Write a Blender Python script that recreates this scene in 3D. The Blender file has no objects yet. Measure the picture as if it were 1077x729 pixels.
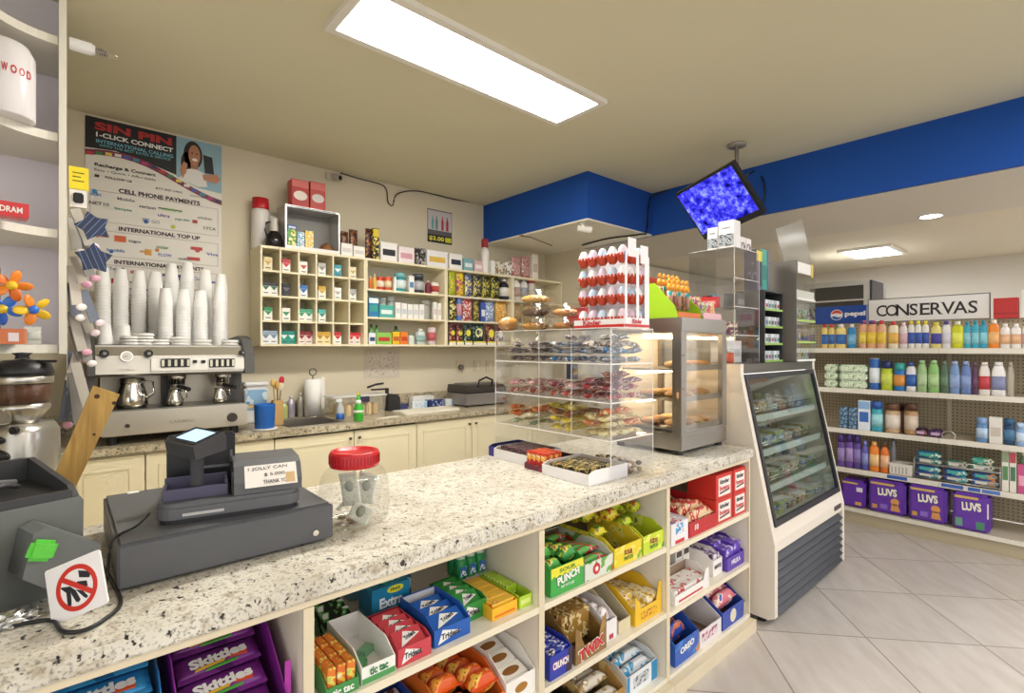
import bpy, bmesh, math, random
from mathutils import Vector, Matrix, Euler
RND = random.Random(7)
PI = math.pi
SC = bpy.context.scene
COL = SC.collection
H = 1.35                                   # camera height
FX, FY = .6617, .7498                      # camera forward in plan; X runs along the counter, Y towards the back wall
FOC = 537.0

# ---- measuring helpers: where a sight line meets a known plane of the room ----
def ray(px, py=366):
    u = (px - 538.5) / FOC
    return FX + FY * u, FY - FX * u, (366 - py) / FOC
def on_y(px, py, Y):
    a, b, c = ray(px, py); d = Y / b
    return Vector((a * d, Y, H + c * d))
def on_x(px, py, X):
    a, b, c = ray(px, py); d = X / a
    return Vector((X, b * d, H + c * d))
def on_z(px, py, Z):
    a, b, c = ray(px, py); d = (Z - H) / c
    return Vector((a * d, b * d, Z))

# ---- materials ----
MATS = {}
def lin(c):
    c /= 255.0
    return c / 12.92 if c <= .04045 else ((c + .055) / 1.055) ** 2.4
def rgb(h):
    if isinstance(h, str):
        h = h.lstrip('#'); h = (int(h[0:2], 16), int(h[2:4], 16), int(h[4:6], 16))
    return (lin(h[0]), lin(h[1]), lin(h[2]), 1)
def base_mat(name):
    m = bpy.data.materials.new(name); m.use_nodes = True
    return m, m.node_tree, m.node_tree.nodes['Principled BSDF']
def M(col, rough=.5, metal=0, noise=.0, nscale=20):
    k = ('p', col, rough, metal, noise, nscale)
    if k in MATS: return MATS[k]
    m, nt, b = base_mat('paint ' + str(col))
    b.inputs['Base Color'].default_value = rgb(col)
    b.inputs['Roughness'].default_value = rough
    b.inputs['Metallic'].default_value = metal
    if noise:
        tc = nt.nodes.new('ShaderNodeTexCoord'); n = nt.nodes.new('ShaderNodeTexNoise')
        n.inputs['Scale'].default_value = nscale; n.inputs['Detail'].default_value = 4
        mx = nt.nodes.new('ShaderNodeMix'); mx.data_type = 'RGBA'
        c = rgb(col)
        mx.inputs[6].default_value = tuple(min(1, v * (1 - noise)) for v in c[:3]) + (1,)
        mx.inputs[7].default_value = tuple(min(1, v * (1 + noise)) for v in c[:3]) + (1,)
        nt.links.new(tc.outputs['Object'], n.inputs['Vector'])
        nt.links.new(n.outputs['Fac'], mx.inputs[0]); nt.links.new(mx.outputs[2], b.inputs['Base Color'])
    MATS[k] = m
    return m
def PK(c1, c2, c3=None, scale=30, rough=.35, t1=.53, t2=.63):
    """printed packaging: three flat inks in patches"""
    k = ('k', c1, c2, c3, scale, rough, t1, t2)
    if k in MATS: return MATS[k]
    m, nt, b = base_mat('print ' + str(c1))
    tc = nt.nodes.new('ShaderNodeTexCoord'); n = nt.nodes.new('ShaderNodeTexNoise')
    n.inputs['Scale'].default_value = scale; n.inputs['Detail'].default_value = 1.5
    r = nt.nodes.new('ShaderNodeValToRGB'); r.color_ramp.interpolation = 'CONSTANT'
    e = r.color_ramp.elements
    e[0].position = 0; e[0].color = rgb(c1); e[1].position = t1; e[1].color = rgb(c2)
    x = e.new(t2); x.color = rgb(c3 or c1)
    nt.links.new(tc.outputs['Object'], n.inputs['Vector']); nt.links.new(n.outputs['Fac'], r.inputs['Fac'])
    nt.links.new(r.outputs['Color'], b.inputs['Base Color'])
    b.inputs['Roughness'].default_value = rough
    MATS[k] = m
    return m
def EM(col, s):
    k = ('e', col, s)
    if k in MATS: return MATS[k]
    m = bpy.data.materials.new('glow'); m.use_nodes = True; nt = m.node_tree
    nt.nodes.remove(nt.nodes['Principled BSDF'])
    e = nt.nodes.new('ShaderNodeEmission'); e.inputs['Color'].default_value = rgb(col); e.inputs['Strength'].default_value = s
    nt.links.new(e.outputs[0], nt.nodes['Material Output'].inputs[0])
    MATS[k] = m
    return m
def GL(tint='f4f6f4', amount=.10, rough=.03):
    r_, g_, b_ = (int(tint[i:i + 2], 16) for i in (0, 2, 4)); tint = '%02x%02x%02x' % tuple(255 - (255 - v) // 4 for v in (r_, g_, b_))
    """clear plastic or thin glass: mostly see-through with a fresnel sheen"""
    k = ('g', tint, amount, rough)
    if k in MATS: return MATS[k]
    m = bpy.data.materials.new('clear'); m.use_nodes = True; nt = m.node_tree
    nt.nodes.remove(nt.nodes['Principled BSDF'])
    t = nt.nodes.new('ShaderNodeBsdfTransparent'); t.inputs[0].default_value = rgb(tint)
    g = nt.nodes.new('ShaderNodeBsdfGlossy'); g.inputs['Roughness'].default_value = rough
    f = nt.nodes.new('ShaderNodeLayerWeight'); f.inputs[0].default_value = .35
    mr = nt.nodes.new('ShaderNodeMath'); mr.operation = 'MULTIPLY_ADD'
    mr.inputs[1].default_value = .19; mr.inputs[2].default_value = amount * .35
    mx = nt.nodes.new('ShaderNodeMixShader')
    nt.links.new(f.outputs['Facing'], mr.inputs[0]); nt.links.new(mr.outputs[0], mx.inputs[0])
    nt.links.new(t.outputs[0], mx.inputs[1]); nt.links.new(g.outputs[0], mx.inputs[2])
    nt.links.new(mx.outputs[0], nt.nodes['Material Output'].inputs[0])
    MATS[k] = m
    return m
def FOG(col='e8e8e4', a=.35):
    """cloudy plastic"""
    k = ('f', col, a)
    if k in MATS: return MATS[k]
    m, nt, b = base_mat('cloudy'); b.inputs['Base Color'].default_value = rgb(col); b.inputs['Roughness'].default_value = .25
    t = nt.nodes.new('ShaderNodeBsdfTransparent'); mx = nt.nodes.new('ShaderNodeMixShader'); mx.inputs[0].default_value = a
    nt.links.new(t.outputs[0], mx.inputs[1]); nt.links.new(b.outputs[0], mx.inputs[2])
    nt.links.new(mx.outputs[0], nt.nodes['Material Output'].inputs[0])
    MATS[k] = m
    return m
STEEL = M('c8c4bc', .28, 1); DSTEEL = M('8a8780', .35, 1); CHROME = M('dedcd6', .12, 1)
BLACK = M('17171a', .4); DGREY = M('46474a', .5); WHITE = M('f0eee8', .45)

# ---- mesh builder ----
class MB:
    def __init__(s): s.bm = bmesh.new(); s.mi = 0; s.mats = []
    def use(s, m):
        if m not in s.mats: s.mats.append(m)
        s.mi = s.mats.index(m); return s
    def _done(s, faces, smooth=False):
        for f in faces: f.material_index = s.mi; f.smooth = smooth
    def box(s, x0, x1, y0, y1, z0, z1, bev=0, mtx=None, seg=2):
        n0 = len(s.bm.faces); s.bm.faces.ensure_lookup_table()
        r = bmesh.ops.create_cube(s.bm, size=1)
        vs = r['verts']
        for v in vs:
            v.co = Vector((x0 + (v.co.x + .5) * (x1 - x0), y0 + (v.co.y + .5) * (y1 - y0), z0 + (v.co.z + .5) * (z1 - z0)))
        fs = set(f for v in vs for f in v.link_faces)
        if bev:
            es = list(set(e for v in vs for e in v.link_edges))
            rr = bmesh.ops.bevel(s.bm, geom=es, offset=bev, segments=seg, affect='EDGES', clamp_overlap=True)
            vs = list(set(v for f in rr['faces'] for v in f.verts)); fs = set(f for v in vs for f in v.link_faces)
        if mtx is not None:
            for v in vs: v.co = mtx @ v.co
        s._done(fs, False); return s
    def lathe(s, prof, c=(0, 0, 0), seg=20, mtx=None, smooth=True, sq=None):
        rings = []
        for (r, z) in prof:
            if r < 1e-5:
                p = Vector((c[0], c[1], c[2] + z)); rings.append([s.bm.verts.new(mtx @ p if mtx is not None else p)])
            else:
                ring = []
                for i in range(seg):
                    a = 2 * PI * i / seg; ca, sa = math.cos(a), math.sin(a)
                    ex, ey = (r, r) if sq is None else (r * sq[0], r * sq[1])
                    if sq is not None and len(sq) > 2:
                        n = sq[2]; q = (abs(ca) ** n + abs(sa) ** n) ** (-1 / n); ca, sa = ca * q, sa * q
                    p = Vector((c[0] + ex * ca, c[1] + ey * sa, c[2] + z))
                    ring.append(s.bm.verts.new(mtx @ p if mtx is not None else p))
                rings.append(ring)
        fs = []
        for a, b in zip(rings, rings[1:]):
            if len(a) == 1 and len(b) == 1: continue
            for i in range(seg):
                j = (i + 1) % seg
                if len(a) == 1: fs.append(s.bm.faces.new((a[0], b[j], b[i])))
                elif len(b) == 1: fs.append(s.bm.faces.new((a[i], a[j], b[0])))
                else: fs.append(s.bm.faces.new((a[i], a[j], b[j], b[i])))
        s._done(fs, smooth); return s
    def cyl(s, p, q, r, r2=None, seg=14, cap=True):
        p, q = Vector(p), Vector(q); d = q - p; L = d.length
        mtx = Matrix.Translation(p) @ d.to_track_quat('Z', 'Y').to_matrix().to_4x4()
        r2 = r if r2 is None else r2
        pr = [(r, 0), (r2, L)]
        if cap: pr = [(0, 0)] + pr + [(0, L)]
        s.lathe(pr, (0, 0, 0), seg, mtx, False)
        return s
    def tube(s, pts, r, seg=8):
        pts = [Vector(p) for p in pts]; rings = []
        for i, p in enumerate(pts):
            d = (pts[min(i + 1, len(pts) - 1)] - pts[max(i - 1, 0)]).normalized()
            up = Vector((0, 0, 1)) if abs(d.z) < .95 else Vector((1, 0, 0))
            a = d.cross(up).normalized(); b = d.cross(a).normalized()
            rings.append([s.bm.verts.new(p + a * r * math.cos(2 * PI * k / seg) + b * r * math.sin(2 * PI * k / seg)) for k in range(seg)])
        fs = []
        for A, B in zip(rings, rings[1:]):
            for k in range(seg): fs.append(s.bm.faces.new((A[k], A[(k + 1) % seg], B[(k + 1) % seg], B[k])))
        fs.append(s.bm.faces.new(rings[0])); fs.append(s.bm.faces.new(rings[-1][::-1]))
        s._done(fs, True); return s
    def prism(s, poly, h0, h1, axis='z', mtx=None):
        """poly of 2-D points pushed along an axis: z -> (a,b,h); x -> (h,a,b); y -> (a,h,b)"""
        def P(a, b, h):
            v = Vector((a, b, h)) if axis == 'z' else Vector((h, a, b)) if axis == 'x' else Vector((a, h, b))
            return mtx @ v if mtx is not None else v
        A = [s.bm.verts.new(P(a, b, h0)) for a, b in poly]; B = [s.bm.verts.new(P(a, b, h1)) for a, b in poly]
        fs = [s.bm.faces.new(A[::-1]), s.bm.faces.new(B)]
        n = len(poly)
        for i in range(n): fs.append(s.bm.faces.new((A[i], A[(i + 1) % n], B[(i + 1) % n], B[i])))
        s._done(fs); return s
    def ball(s, c, rx, ry=None, rz=None, seg=16, rings=10, mtx=None):
        ry = ry or rx; rz = rz or rx
        prof = [(math.sin(PI * i / rings), -math.cos(PI * i / rings)) for i in range(rings + 1)]
        m = Matrix.Translation(c) @ Matrix.Diagonal((rx, ry, rz, 1))
        if mtx is not None: m = mtx @ m
        s.lathe([(0 if i in (0, rings) else r, z) for i, (r, z) in enumerate(prof)], (0, 0, 0), seg, m); return s
    def pillow(s, w, h, t, nx=9, ny=12, crimp=.012, seed=0, wob=.12):
        """a sealed bag lying in XY, thickness along Z, crimped at both Y ends"""
        rd = random.Random(seed); bumps = [(rd.uniform(-.4, .4), rd.uniform(-.4, .4), rd.uniform(.12, .3), rd.uniform(-wob, wob * 1.3)) for _ in range(7)]
        def th(u, v):
            a = max(0, 1 - abs(2 * u) ** 3) ** .5; b = max(0, 1 - abs(2 * v) ** 4) ** .6
            q = a * b
            for bu, bv, br, ba in bumps: q += a * b * ba * math.exp(-((u - bu) ** 2 + (v - bv) ** 2) / br ** 2 * 2)
            return q * t / 2
        top, bot = [], []
        for j in range(ny + 1):
            v = j / ny - .5; y = v * (h - 2 * crimp)
            top.append([s.bm.verts.new((w * (i / nx - .5), y, th(i / nx - .5, v) + .0006)) for i in range(nx + 1)])
            bot.append([s.bm.verts.new((w * (i / nx - .5), y, -th(i / nx - .5, v) - .0006)) for i in range(nx + 1)])
        fs = []
        for j in range(ny):
            for i in range(nx):
                fs.append(s.bm.faces.new((top[j][i], top[j][i + 1], top[j + 1][i + 1], top[j + 1][i])))
                fs.append(s.bm.faces.new((bot[j][i], bot[j + 1][i], bot[j + 1][i + 1], bot[j][i + 1])))
        for j in range(ny):
            fs.append(s.bm.faces.new((top[j][0], top[j + 1][0], bot[j + 1][0], bot[j][0])))
            fs.append(s.bm.faces.new((top[j][nx], bot[j][nx], bot[j + 1][nx], top[j + 1][nx])))
        for i in range(nx):
            fs.append(s.bm.faces.new((top[0][i], bot[0][i], bot[0][i + 1], top[0][i + 1])))
            fs.append(s.bm.faces.new((top[ny][i], top[ny][i + 1], bot[ny][i + 1], bot[ny][i])))
        s._done(fs, True)
        for sg in (-1, 1):
            y0 = sg * (h / 2 - crimp); y1 = sg * h / 2
            s.box(-w / 2, w / 2, min(y0, y1), max(y0, y1), -.0007, .0007)
        return s
    def mesh(s, name):
        me = bpy.data.meshes.new(name)
        for m in s.mats: me.materials.append(m)
        bmesh.ops.recalc_face_normals(s.bm, faces=s.bm.faces)
        s.bm.to_mesh(me); s.bm.free(); return me

def tag(o, label=None, cat=None, group=None, kind=None):
    if label: o['label'] = label
    if cat: o['category'] = cat
    if group: o['group'] = group
    if kind: o['kind'] = kind
    return o
def O(name, mb, mat=None, parent=None, loc=(0, 0, 0), rot=(0, 0, 0), label=None, cat=None, group=None, kind=None, scale=None):
    me = mb if isinstance(mb, bpy.types.Mesh) else mb.mesh(name)
    if mat is not None and not len(me.materials): me.materials.append(mat)
    o = bpy.data.objects.new(name, me); COL.objects.link(o)
    if parent is not None: o.parent = parent
    o.location = loc; o.rotation_euler = rot
    if scale: o.scale = scale
    return tag(o, label, cat, group, kind)
def E(name, label, cat, loc=(0, 0, 0), rz=0, group=None, rot=None):
    o = bpy.data.objects.new(name, None); COL.objects.link(o); o.empty_display_size = .05
    o.location = loc; o.rotation_euler = rot or (0, 0, rz)
    return tag(o, label, cat, group)
def dup(root, loc=None, rot=None, label=None, group=None):
    r = root.copy(); COL.objects.link(r)
    if loc is not None: r.location = loc
    if rot is not None: r.rotation_euler = rot
    if label: r['label'] = label
    if group: r['group'] = group
    for ch in list(root.children):
        c = ch.copy(); COL.objects.link(c); c.parent = r
        for g in list(ch.children):
            d = g.copy(); COL.objects.link(d); d.parent = c
    return r
def MBm(mat): b = MB(); b.use(mat); return b
def BX(x0, x1, y0, y1, z0, z1, mat, bev=0): return MBm(mat).box(x0, x1, y0, y1, z0, z1, bev)

# ---- lettering ----
TXT = {}
def text_mesh(s, bold, serif=False):
    k = (s, bold, serif)
    if k in TXT: return TXT[k]
    cu = bpy.data.curves.new('letters', 'FONT'); cu.body = s; cu.size = 1; cu.extrude = .004; cu.offset = bold; cu.align_x = 'CENTER'; cu.resolution_u = 3
    ob = bpy.data.objects.new('letters', cu); COL.objects.link(ob)
    dg = bpy.context.evaluated_depsgraph_get()
    me = bpy.data.meshes.new_from_object(ob.evaluated_get(dg)); bpy.data.objects.remove(ob); bpy.data.curves.remove(cu)
    xs = [v.co.x for v in me.vertices]; ys = [v.co.y for v in me.vertices]
    cx, cy = (min(xs) + max(xs)) / 2, (min(ys) + max(ys)) / 2; sx = 1 / (max(xs) - min(xs)); sy = 1 / (max(ys) - min(ys))
    for v in me.vertices: v.co = Vector(((v.co.x - cx) * sx, (v.co.y - cy) * sy, v.co.z * .05))
    me.name = 'lettering'; TXT[k] = me
    return me
FRONT = (PI / 2, 0, 0)              # reads from -Y
FRONTX = (PI / 2, 0, -PI / 2)       # reads from -X
UP = (0, 0, 0)
def TX(s, w, h, mat, parent, loc, rot=FRONT, bold=.02):
    me = text_mesh(s, bold).copy(); me.materials.clear(); me.materials.append(mat)
    return O('lettering', me, None, parent, loc, rot, scale=(w, h, 1))

ORD = ['first', 'second', 'third', 'fourth', 'fifth', 'sixth', 'seventh', 'eighth', 'ninth', 'tenth', 'eleventh', 'twelfth', 'thirteenth', 'fourteenth',
       'fifteenth', 'sixteenth', 'seventeenth', 'eighteenth', 'nineteenth', 'twentieth']
# =====================================================================================
# camera, world, view
# =====================================================================================
cam = bpy.data.cameras.new('camera'); camo = bpy.data.objects.new('camera', cam); COL.objects.link(camo)
cam.sensor_width = 36; cam.lens = 36 * FOC / 1077; cam.clip_start = .02; cam.shift_y = 1.5 / 1077
camo.location = (0, 0, H)
camo.rotation_euler = (PI / 2, 0, -math.atan2(FX, FY))
SC.camera = camo
w = bpy.data.worlds.new('world'); SC.world = w; w.use_nodes = True
w.node_tree.nodes['Background'].inputs[0].default_value = (1, .98, .95, 1)
w.node_tree.nodes['Background'].inputs[1].default_value = .70
SC.view_settings.view_transform = 'Standard'; SC.view_settings.look = 'None'; SC.view_settings.gamma = 1; SC.view_settings.use_curve_mapping = False
SC.view_settings.exposure = 1.12
SC.cycles.use_denoising = True
SC.cycles.max_bounces = 12; SC.cycles.transparent_max_bounces = 24; SC.cycles.caustics_reflective = False; SC.cycles.caustics_refractive = False

ZC = 2.665; YW = 3.72; XB = 3.77; ZB = 2.305; XS = 2.93; YS = 2.47; XF = 7.35
WALLP = M('dad0b8', .8, 0, .02, 3); CEILP = M('dad4b6', .85, 0, .015, 2); BLUE = M('0e4ca6', .85, 0, .03, 3)
CREAM = M('ece2c2', .5); CREAMW = M('f0ecdc', .5); WALLG = M('d2cbbc', .8, 0, .02, 3)

def granite(name, warm, scale=1.0):
    m, nt, b = base_mat(name); N = nt.nodes.new; L = nt.links.new
    tc = N('ShaderNodeTexCoord')
    def noise(sc, det, rough=.6):
        n = N('ShaderNodeTexNoise'); n.inputs['Scale'].default_value = sc * scale; n.inputs['Detail'].default_value = det; n.inputs['Roughness'].default_value = rough
        L(tc.outputs['Object'], n.inputs['Vector']); return n
    def ramp(src, pts):
        r = N('ShaderNodeValToRGB'); e = r.color_ramp.elements
        e[0].position, e[0].color = pts[0]; e[1].position, e[1].color = pts[1]
        for p, c in pts[2:]: x = e.new(p); x.color = c
        L(src, r.inputs['Fac']); return r
    big = ramp(noise(7, 5).outputs['Fac'], [(.3, rgb(warm[0])), (.5, rgb(warm[1])), (.68, rgb(warm[2]))])
    mp = N('ShaderNodeMapping'); mp.inputs['Scale'].default_value = (1, .6, .8); mp.inputs['Rotation'].default_value = (0, 0, .5); nn = noise(78, 3, .55); L(tc.outputs['Object'], mp.inputs[0]); L(mp.outputs[0], nn.inputs['Vector'])
    sp = ramp(nn.outputs['Fac'], [(.335, (0, 0, 0, 1)), (.385, (1, 1, 1, 1))])
    sp2 = ramp(noise(150, 2, .5).outputs['Fac'], [(.34, (.16, .16, .16, 1)), (.46, (1, 1, 1, 1))])
    br = ramp(noise(38, 3).outputs['Fac'], [(.52, (0, 0, 0, 1)), (.66, (1, 1, 1, 1))])
    mx = N('ShaderNodeMix'); mx.data_type = 'RGBA'; L(br.outputs['Color'], mx.inputs[0]); L(big.outputs['Color'], mx.inputs[6]); mx.inputs[7].default_value = rgb(warm[3])
    m1 = N('ShaderNodeMix'); m1.data_type = 'RGBA'; L(sp.outputs['Color'], m1.inputs[0]); m1.inputs[6].default_value = rgb('2c2624'); L(mx.outputs[2], m1.inputs[7])
    m2 = N('ShaderNodeMix'); m2.data_type = 'RGBA'; m2.blend_type = 'MULTIPLY'; m2.inputs[0].default_value = .6; L(m1.outputs[2], m2.inputs[6]); L(sp2.outputs['Color'], m2.inputs[7])
    L(m2.outputs[2], b.inputs['Base Color']); b.inputs['Roughness'].default_value = .28
    return m
GRAN = granite('granite', ('c6bfb0', 'dad5c8', 'e6e2d6', 'b4a894'))
GRAN2 = granite('back granite', ('b0a48a', 'c4b79c', 'd2c8b0', '8e8470'), 1.1)

# floor: large pale tiles laid at an angle to the counter
def floor_mat():
    m, nt, b = base_mat('floor tile'); N = nt.nodes.new; L = nt.links.new
    tc = N('ShaderNodeTexCoord'); mp = N('ShaderNodeMapping')
    mp.inputs['Rotation'].default_value = (0, 0, 0)
    L(tc.outputs['Object'], mp.inputs['Vector'])
    br = N('ShaderNodeTexBrick'); br.offset = 0; br.squash = 1
    br.inputs['Scale'].default_value = 1; br.inputs['Mortar Size'].default_value = .0035; br.inputs['Brick Width'].default_value = .49; br.inputs['Row Height'].default_value = .49
    br.inputs['Color1'].default_value = rgb('cfc8c2'); br.inputs['Color2'].default_value = rgb('c8c1bb'); br.inputs['Mortar'].default_value = rgb('8f8780')
    L(mp.outputs['Vector'], br.inputs['Vector'])
    n = N('ShaderNodeTexNoise'); n.inputs['Scale'].default_value = 4; n.inputs['Detail'].default_value = 6
    sc = N('ShaderNodeMapping'); sc.inputs['Scale'].default_value = (1, 4, 1); L(tc.outputs['Object'], sc.inputs['Vector']); L(sc.outputs['Vector'], n.inputs['Vector'])
    r = N('ShaderNodeValToRGB'); r.color_ramp.elements[0].position = .35; r.color_ramp.elements[0].color = (.88, .86, .84, 1); r.color_ramp.elements[1].position = .65; r.color_ramp.elements[1].color = (1, 1, 1, 1)
    L(n.outputs['Fac'], r.inputs['Fac'])
    mx = N('ShaderNodeMix'); mx.data_type = 'RGBA'; mx.blend_type = 'MULTIPLY'; mx.inputs[0].default_value = 1
    L(br.outputs['Color'], mx.inputs[6]); L(r.outputs['Color'], mx.inputs[7]); L(mx.outputs[2], b.inputs['Base Color'])
    b.inputs['Roughness'].default_value = .3
    return m
def ST(name, mb, mat=None, loc=(0, 0, 0), rot=(0, 0, 0)): return O(name, mb, mat, None, loc, rot, kind='structure')
fl = MBm(floor_mat()); fl.box(-9, 9, -9, 9, -.05, 0)
FLOOR_O = on_z(860, 619, 0)
tile_dir = math.atan2(ray(611)[1], ray(611)[0])        # one set of joints runs this way
ST('floor', fl, None, (FLOOR_O.x, FLOOR_O.y, 0), (0, 0, tile_dir))
ST('ceiling', BX(-1.4, XB, -1.6, YW + .1, ZC, ZC + .06, CEILP))
ST('wall_back', BX(-1.4, XB + .1, YW, YW + .1, 0, ZC, WALLP))
ST('wall_left', BX(-1.5, -1.4, 1.2, YW + .1, 0, ZC, WALLP))
ST('wall_side', BX(3.74, 3.74 + .1, 3.22, YW, 0, ZB, WALLP))
ST('ceiling_soffit', MB().use(BLUE).box(XS, XB, YS, YW, ZB + .012, ZC).use(CREAMW).box(XS + .004, XB, YS + .004, YW, ZB, ZB + .012))
ST('ceiling_beam', MB().use(BLUE).box(XB, XB + .03, -1.6, YS, ZB + .004, ZC).box(XB, XB + .03, YS, YW, ZB + .004, ZC).use(WALLG).box(XB + .03, 4.86, -1.6, 3.5, ZB, ZB + .1))
ST('ceiling_shop', BX(4.86, XF + .1, -1.6, 3.5, ZB + .012, ZB + .1, M('dcd2ba', .85)))
ST('wall_far', BX(XF, XF + .1, -1.6, 3.5, 0, ZB + .02, WALLG))
ST('wall_beyond', BX(3.84, XF, 3.4, 3.5, 0, ZB, WALLG))

# ---- lamps of the shop, then added fill panels out of view ----
def panel(name, x0, x1, y0, y1, z, strength, label, col='fffaf0', fr=.035):
    t = E(name, label, 'ceiling light', ((x0 + x1) / 2, (y0 + y1) / 2, z))
    a, b = (x1 - x0) / 2, (y1 - y0) / 2
    f = MBm(M('e6e2d8', .5))
    for (p, q, r, s) in ((-a, a, -b, -b + fr), (-a, a, b - fr, b), (-a, -a + fr, -b + fr, b - fr), (a - fr, a, -b + fr, b - fr)):
        f.box(p, q, r, s, -.025, -.001)
    O('frame', f, None, t)
    O('diffuser', BX(-a + fr, a - fr, -b + fr, b - fr, -.02, -.004, EM(col, strength)), None, t)
    return t
panel('panel_light', .80, 2.165, 1.69, 2.06, ZC, 21, 'long bright panel light on the ceiling over the counter')
panel('panel_light', 5.75, 6.35, 1.22, 1.66, ZB + .012, 28, 'small bright panel light on the ceiling past the blue beam', 'f4f6ff')
panel('panel_light', 5.2, 5.8, -.9, -.3, ZB + .012, 22, 'added square ceiling panel, unseen fill light for the toiletries aisle', 'f0f3ff')  # added panel out of view, brightens the shop shelves and floor
panel('panel_light', .4, 1.7, -.9, -.5, ZC, 6, 'added long ceiling panel, unseen fill light for the counter front', 'fff6e6')  # added behind the camera as fill for the open counter shelves
panel('panel_light', 2.4, 3.6, -.9, -.5, ZC, 12, 'added long ceiling panel, unseen fill light near the blue beam', 'fbf9f8')  # second fill panel added behind the camera, never in view
dl = E('downlight', 'round recessed downlight in the ceiling past the blue beam', 'ceiling light', on_z(980, 228, ZB))
dl.location.x = min(dl.location.x, 4.72)
O('trim', MBm(M('dcd8d0', .4)).lathe([(.062, -.001), (.078, -.001), (.075, -.008), (.06, -.004), (.062, -.001)], seg=28), None, dl)
O('lens', MBm(EM('ffffff', 25)).lathe([(0, -.003), (.06, -.003), (.06, -.001), (0, -.001)], seg=28), None, dl)
def area(n, loc, rot, sx, sy, e, col):
    l = bpy.data.lights.new(n, 'AREA'); l.shape = 'RECTANGLE'; l.size = sx; l.size_y = sy; l.energy = e; l.color = col
    o = bpy.data.objects.new(n, l); COL.objects.link(o); o.location = loc; o.rotation_euler = rot
# =====================================================================================
# the serving counter (open shelves towards the customers)
# =====================================================================================
CT = .867; CF = 1.084; CI = 1.80; CX0 = -.75; CX1 = 2.50
UPR = [.389, 1.076, 1.766]                      # upright boards between the bays
SH = {2: (.58, .325), 3: (.58, .325), 4: (.563, .318), 1: (.58, .325)}
BASEZ = .072
WOODE = M('ddd0b4', .5, 0, .04, 12); MELA = M('e9e2d2', .5)
top = O('counter_slab', MB().use(GRAN).box(CX0, CX1, CF - .012, CI, CT - .044, CT, .006), None, None, (0, 0, 0))
tag(top, 'long speckled granite slab on top of the serving counter', 'worktop')
def shelf_unit(x0, x1, bay, label):
    t = E('counter_shelf', label, 'shelf unit', ((x0 + x1) / 2, CF, 0))
    cx = (x0 + x1) / 2
    def B(name, a, b, c, d, e, f, mats): 
        O(name, BX(a - cx, b - cx, c - CF, d - CF, e, f, mats), None, t)
    th = .011
    for a, b in ((x0, x0 + th), (x1 - th, x1)):
        O('side_board', MB().use(MELA).box(a - cx, b - cx, .008, .56, 0, CT - .062).use(WOODE).box(a - cx, b - cx, 0, .008, 0, CT - .062), None, t)
    B('top_rail', x0 + .0, x1, CF, CF + .56, CT - .060, CT - .046, WOODE)
    B('back_board', x0 + th, x1 - th, CF + .545, CF + .56, 0, CT - .062, M('ded9d6', .6))
    for z in SH[bay]:
        O('shelf', MB().use(MELA).box(x0 + th - cx, x1 - th - cx, .008, .545, z - .02, z).use(M('e9dfc6', .5)).box(x0 + th - cx, x1 - th - cx, .001, .008, z - .02, z), None, t)
    B('base_board', x0 + th, x1 - th, CF + .001, CF + .545, BASEZ - .03, BASEZ, MELA)
    B('plinth', x0 + .001, x1 - .001, CF - .03, CF - .002, 0, BASEZ - .018, WOODE)
    return t
shelf_unit(-.30, UPR[0], 1, 'open counter shelf bay holding the purple and blue candy bags')
shelf_unit(UPR[0], UPR[1], 2, 'open counter shelf bay holding the gum cartons')
shelf_unit(UPR[1], UPR[2], 3, 'open counter shelf bay holding sour candy and chocolate bar cartons')
shelf_unit(UPR[2], 2.485, 4, 'open counter shelf bay nearest the glass fridge')
O('front_cladding', BX(CX0, -.302, CF, CF + .02, 0, CT - .046, MELA), None, None, label='plain cream front board of the counter beside the purple candy bay', cat='board')
bk = O('staff_side_cladding', BX(CX0, CX1 - .02, CI - .03, CI - .015, 0, CT - .046, CREAM), None)
tag(bk, 'cream back board of the serving counter on the staff side', 'board')

# =====================================================================================
# back counter with cream doors
# =====================================================================================
BT = .87; BF = 3.10
sl = MB().use(GRAN2)
SKX0, SKX1, SKY0, SKY1 = on_y(303, 440, 3.2).x, on_y(352, 440, 3.2).x + .06, 3.2, 3.55
sl.box(-1.38, SKX0, BF, YW - .001, BT - .038, BT, .004); sl.box(SKX1, 3.735, BF, YW - .001, BT - .038, BT, .004)
sl.box(SKX0, SKX1, BF, SKY0, BT - .038, BT); sl.box(SKX0, SKX1, SKY1, YW - .001, BT - .038, BT)
sl.box(-1.38, 3.735, YW - .02, YW - .001, BT, BT + .11, .003)
tag(O('back_worktop', sl), 'brown speckled granite worktop along the back wall', 'worktop')
sk = MBm(STEEL)
for b in ((SKX0, SKX0 + .004, SKY0, SKY1, BT - .17, BT + .001), (SKX1 - .004, SKX1, SKY0, SKY1, BT - .17, BT + .001), (SKX0, SKX1, SKY0, SKY0 + .004, BT - .17, BT + .001), (SKX0, SKX1, SKY1 - .004, SKY1, BT - .17, BT + .001)): sk.box(*b)
sk.box(SKX0, SKX1, SKY0, SKY1, BT - .175, BT - .17)
t = O('sink', sk, label='small steel sink let into the back worktop', cat='sink')
O('drain', MBm(DSTEEL).lathe([(0, 0), (.03, 0), (.028, .004), (0, .004)]), None, t, ((SKX0 + SKX1) / 2, (SKY0 + SKY1) / 2, BT - .17))
def bx(px): return on_y(px, 460, BF + .02).x
seams = [-.62, bx(65), bx(153), bx(289), bx(372.5), bx(438.5), bx(496.5), bx(560), 3.70]
unit_edges = [(0, 1), (1, 2), (2, 3), (3, 5), (5, 7), (7, 8)]
names = ['cream base cabinet under the coffee grinder', 'cream base cabinet under the steam side of the espresso machine', 'cream base cabinet below the cash register display',
         'cream double door base cabinet below the sink', 'cream double door base cabinet below the white cutting board', 'cream base cabinet below the panini grill']
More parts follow.
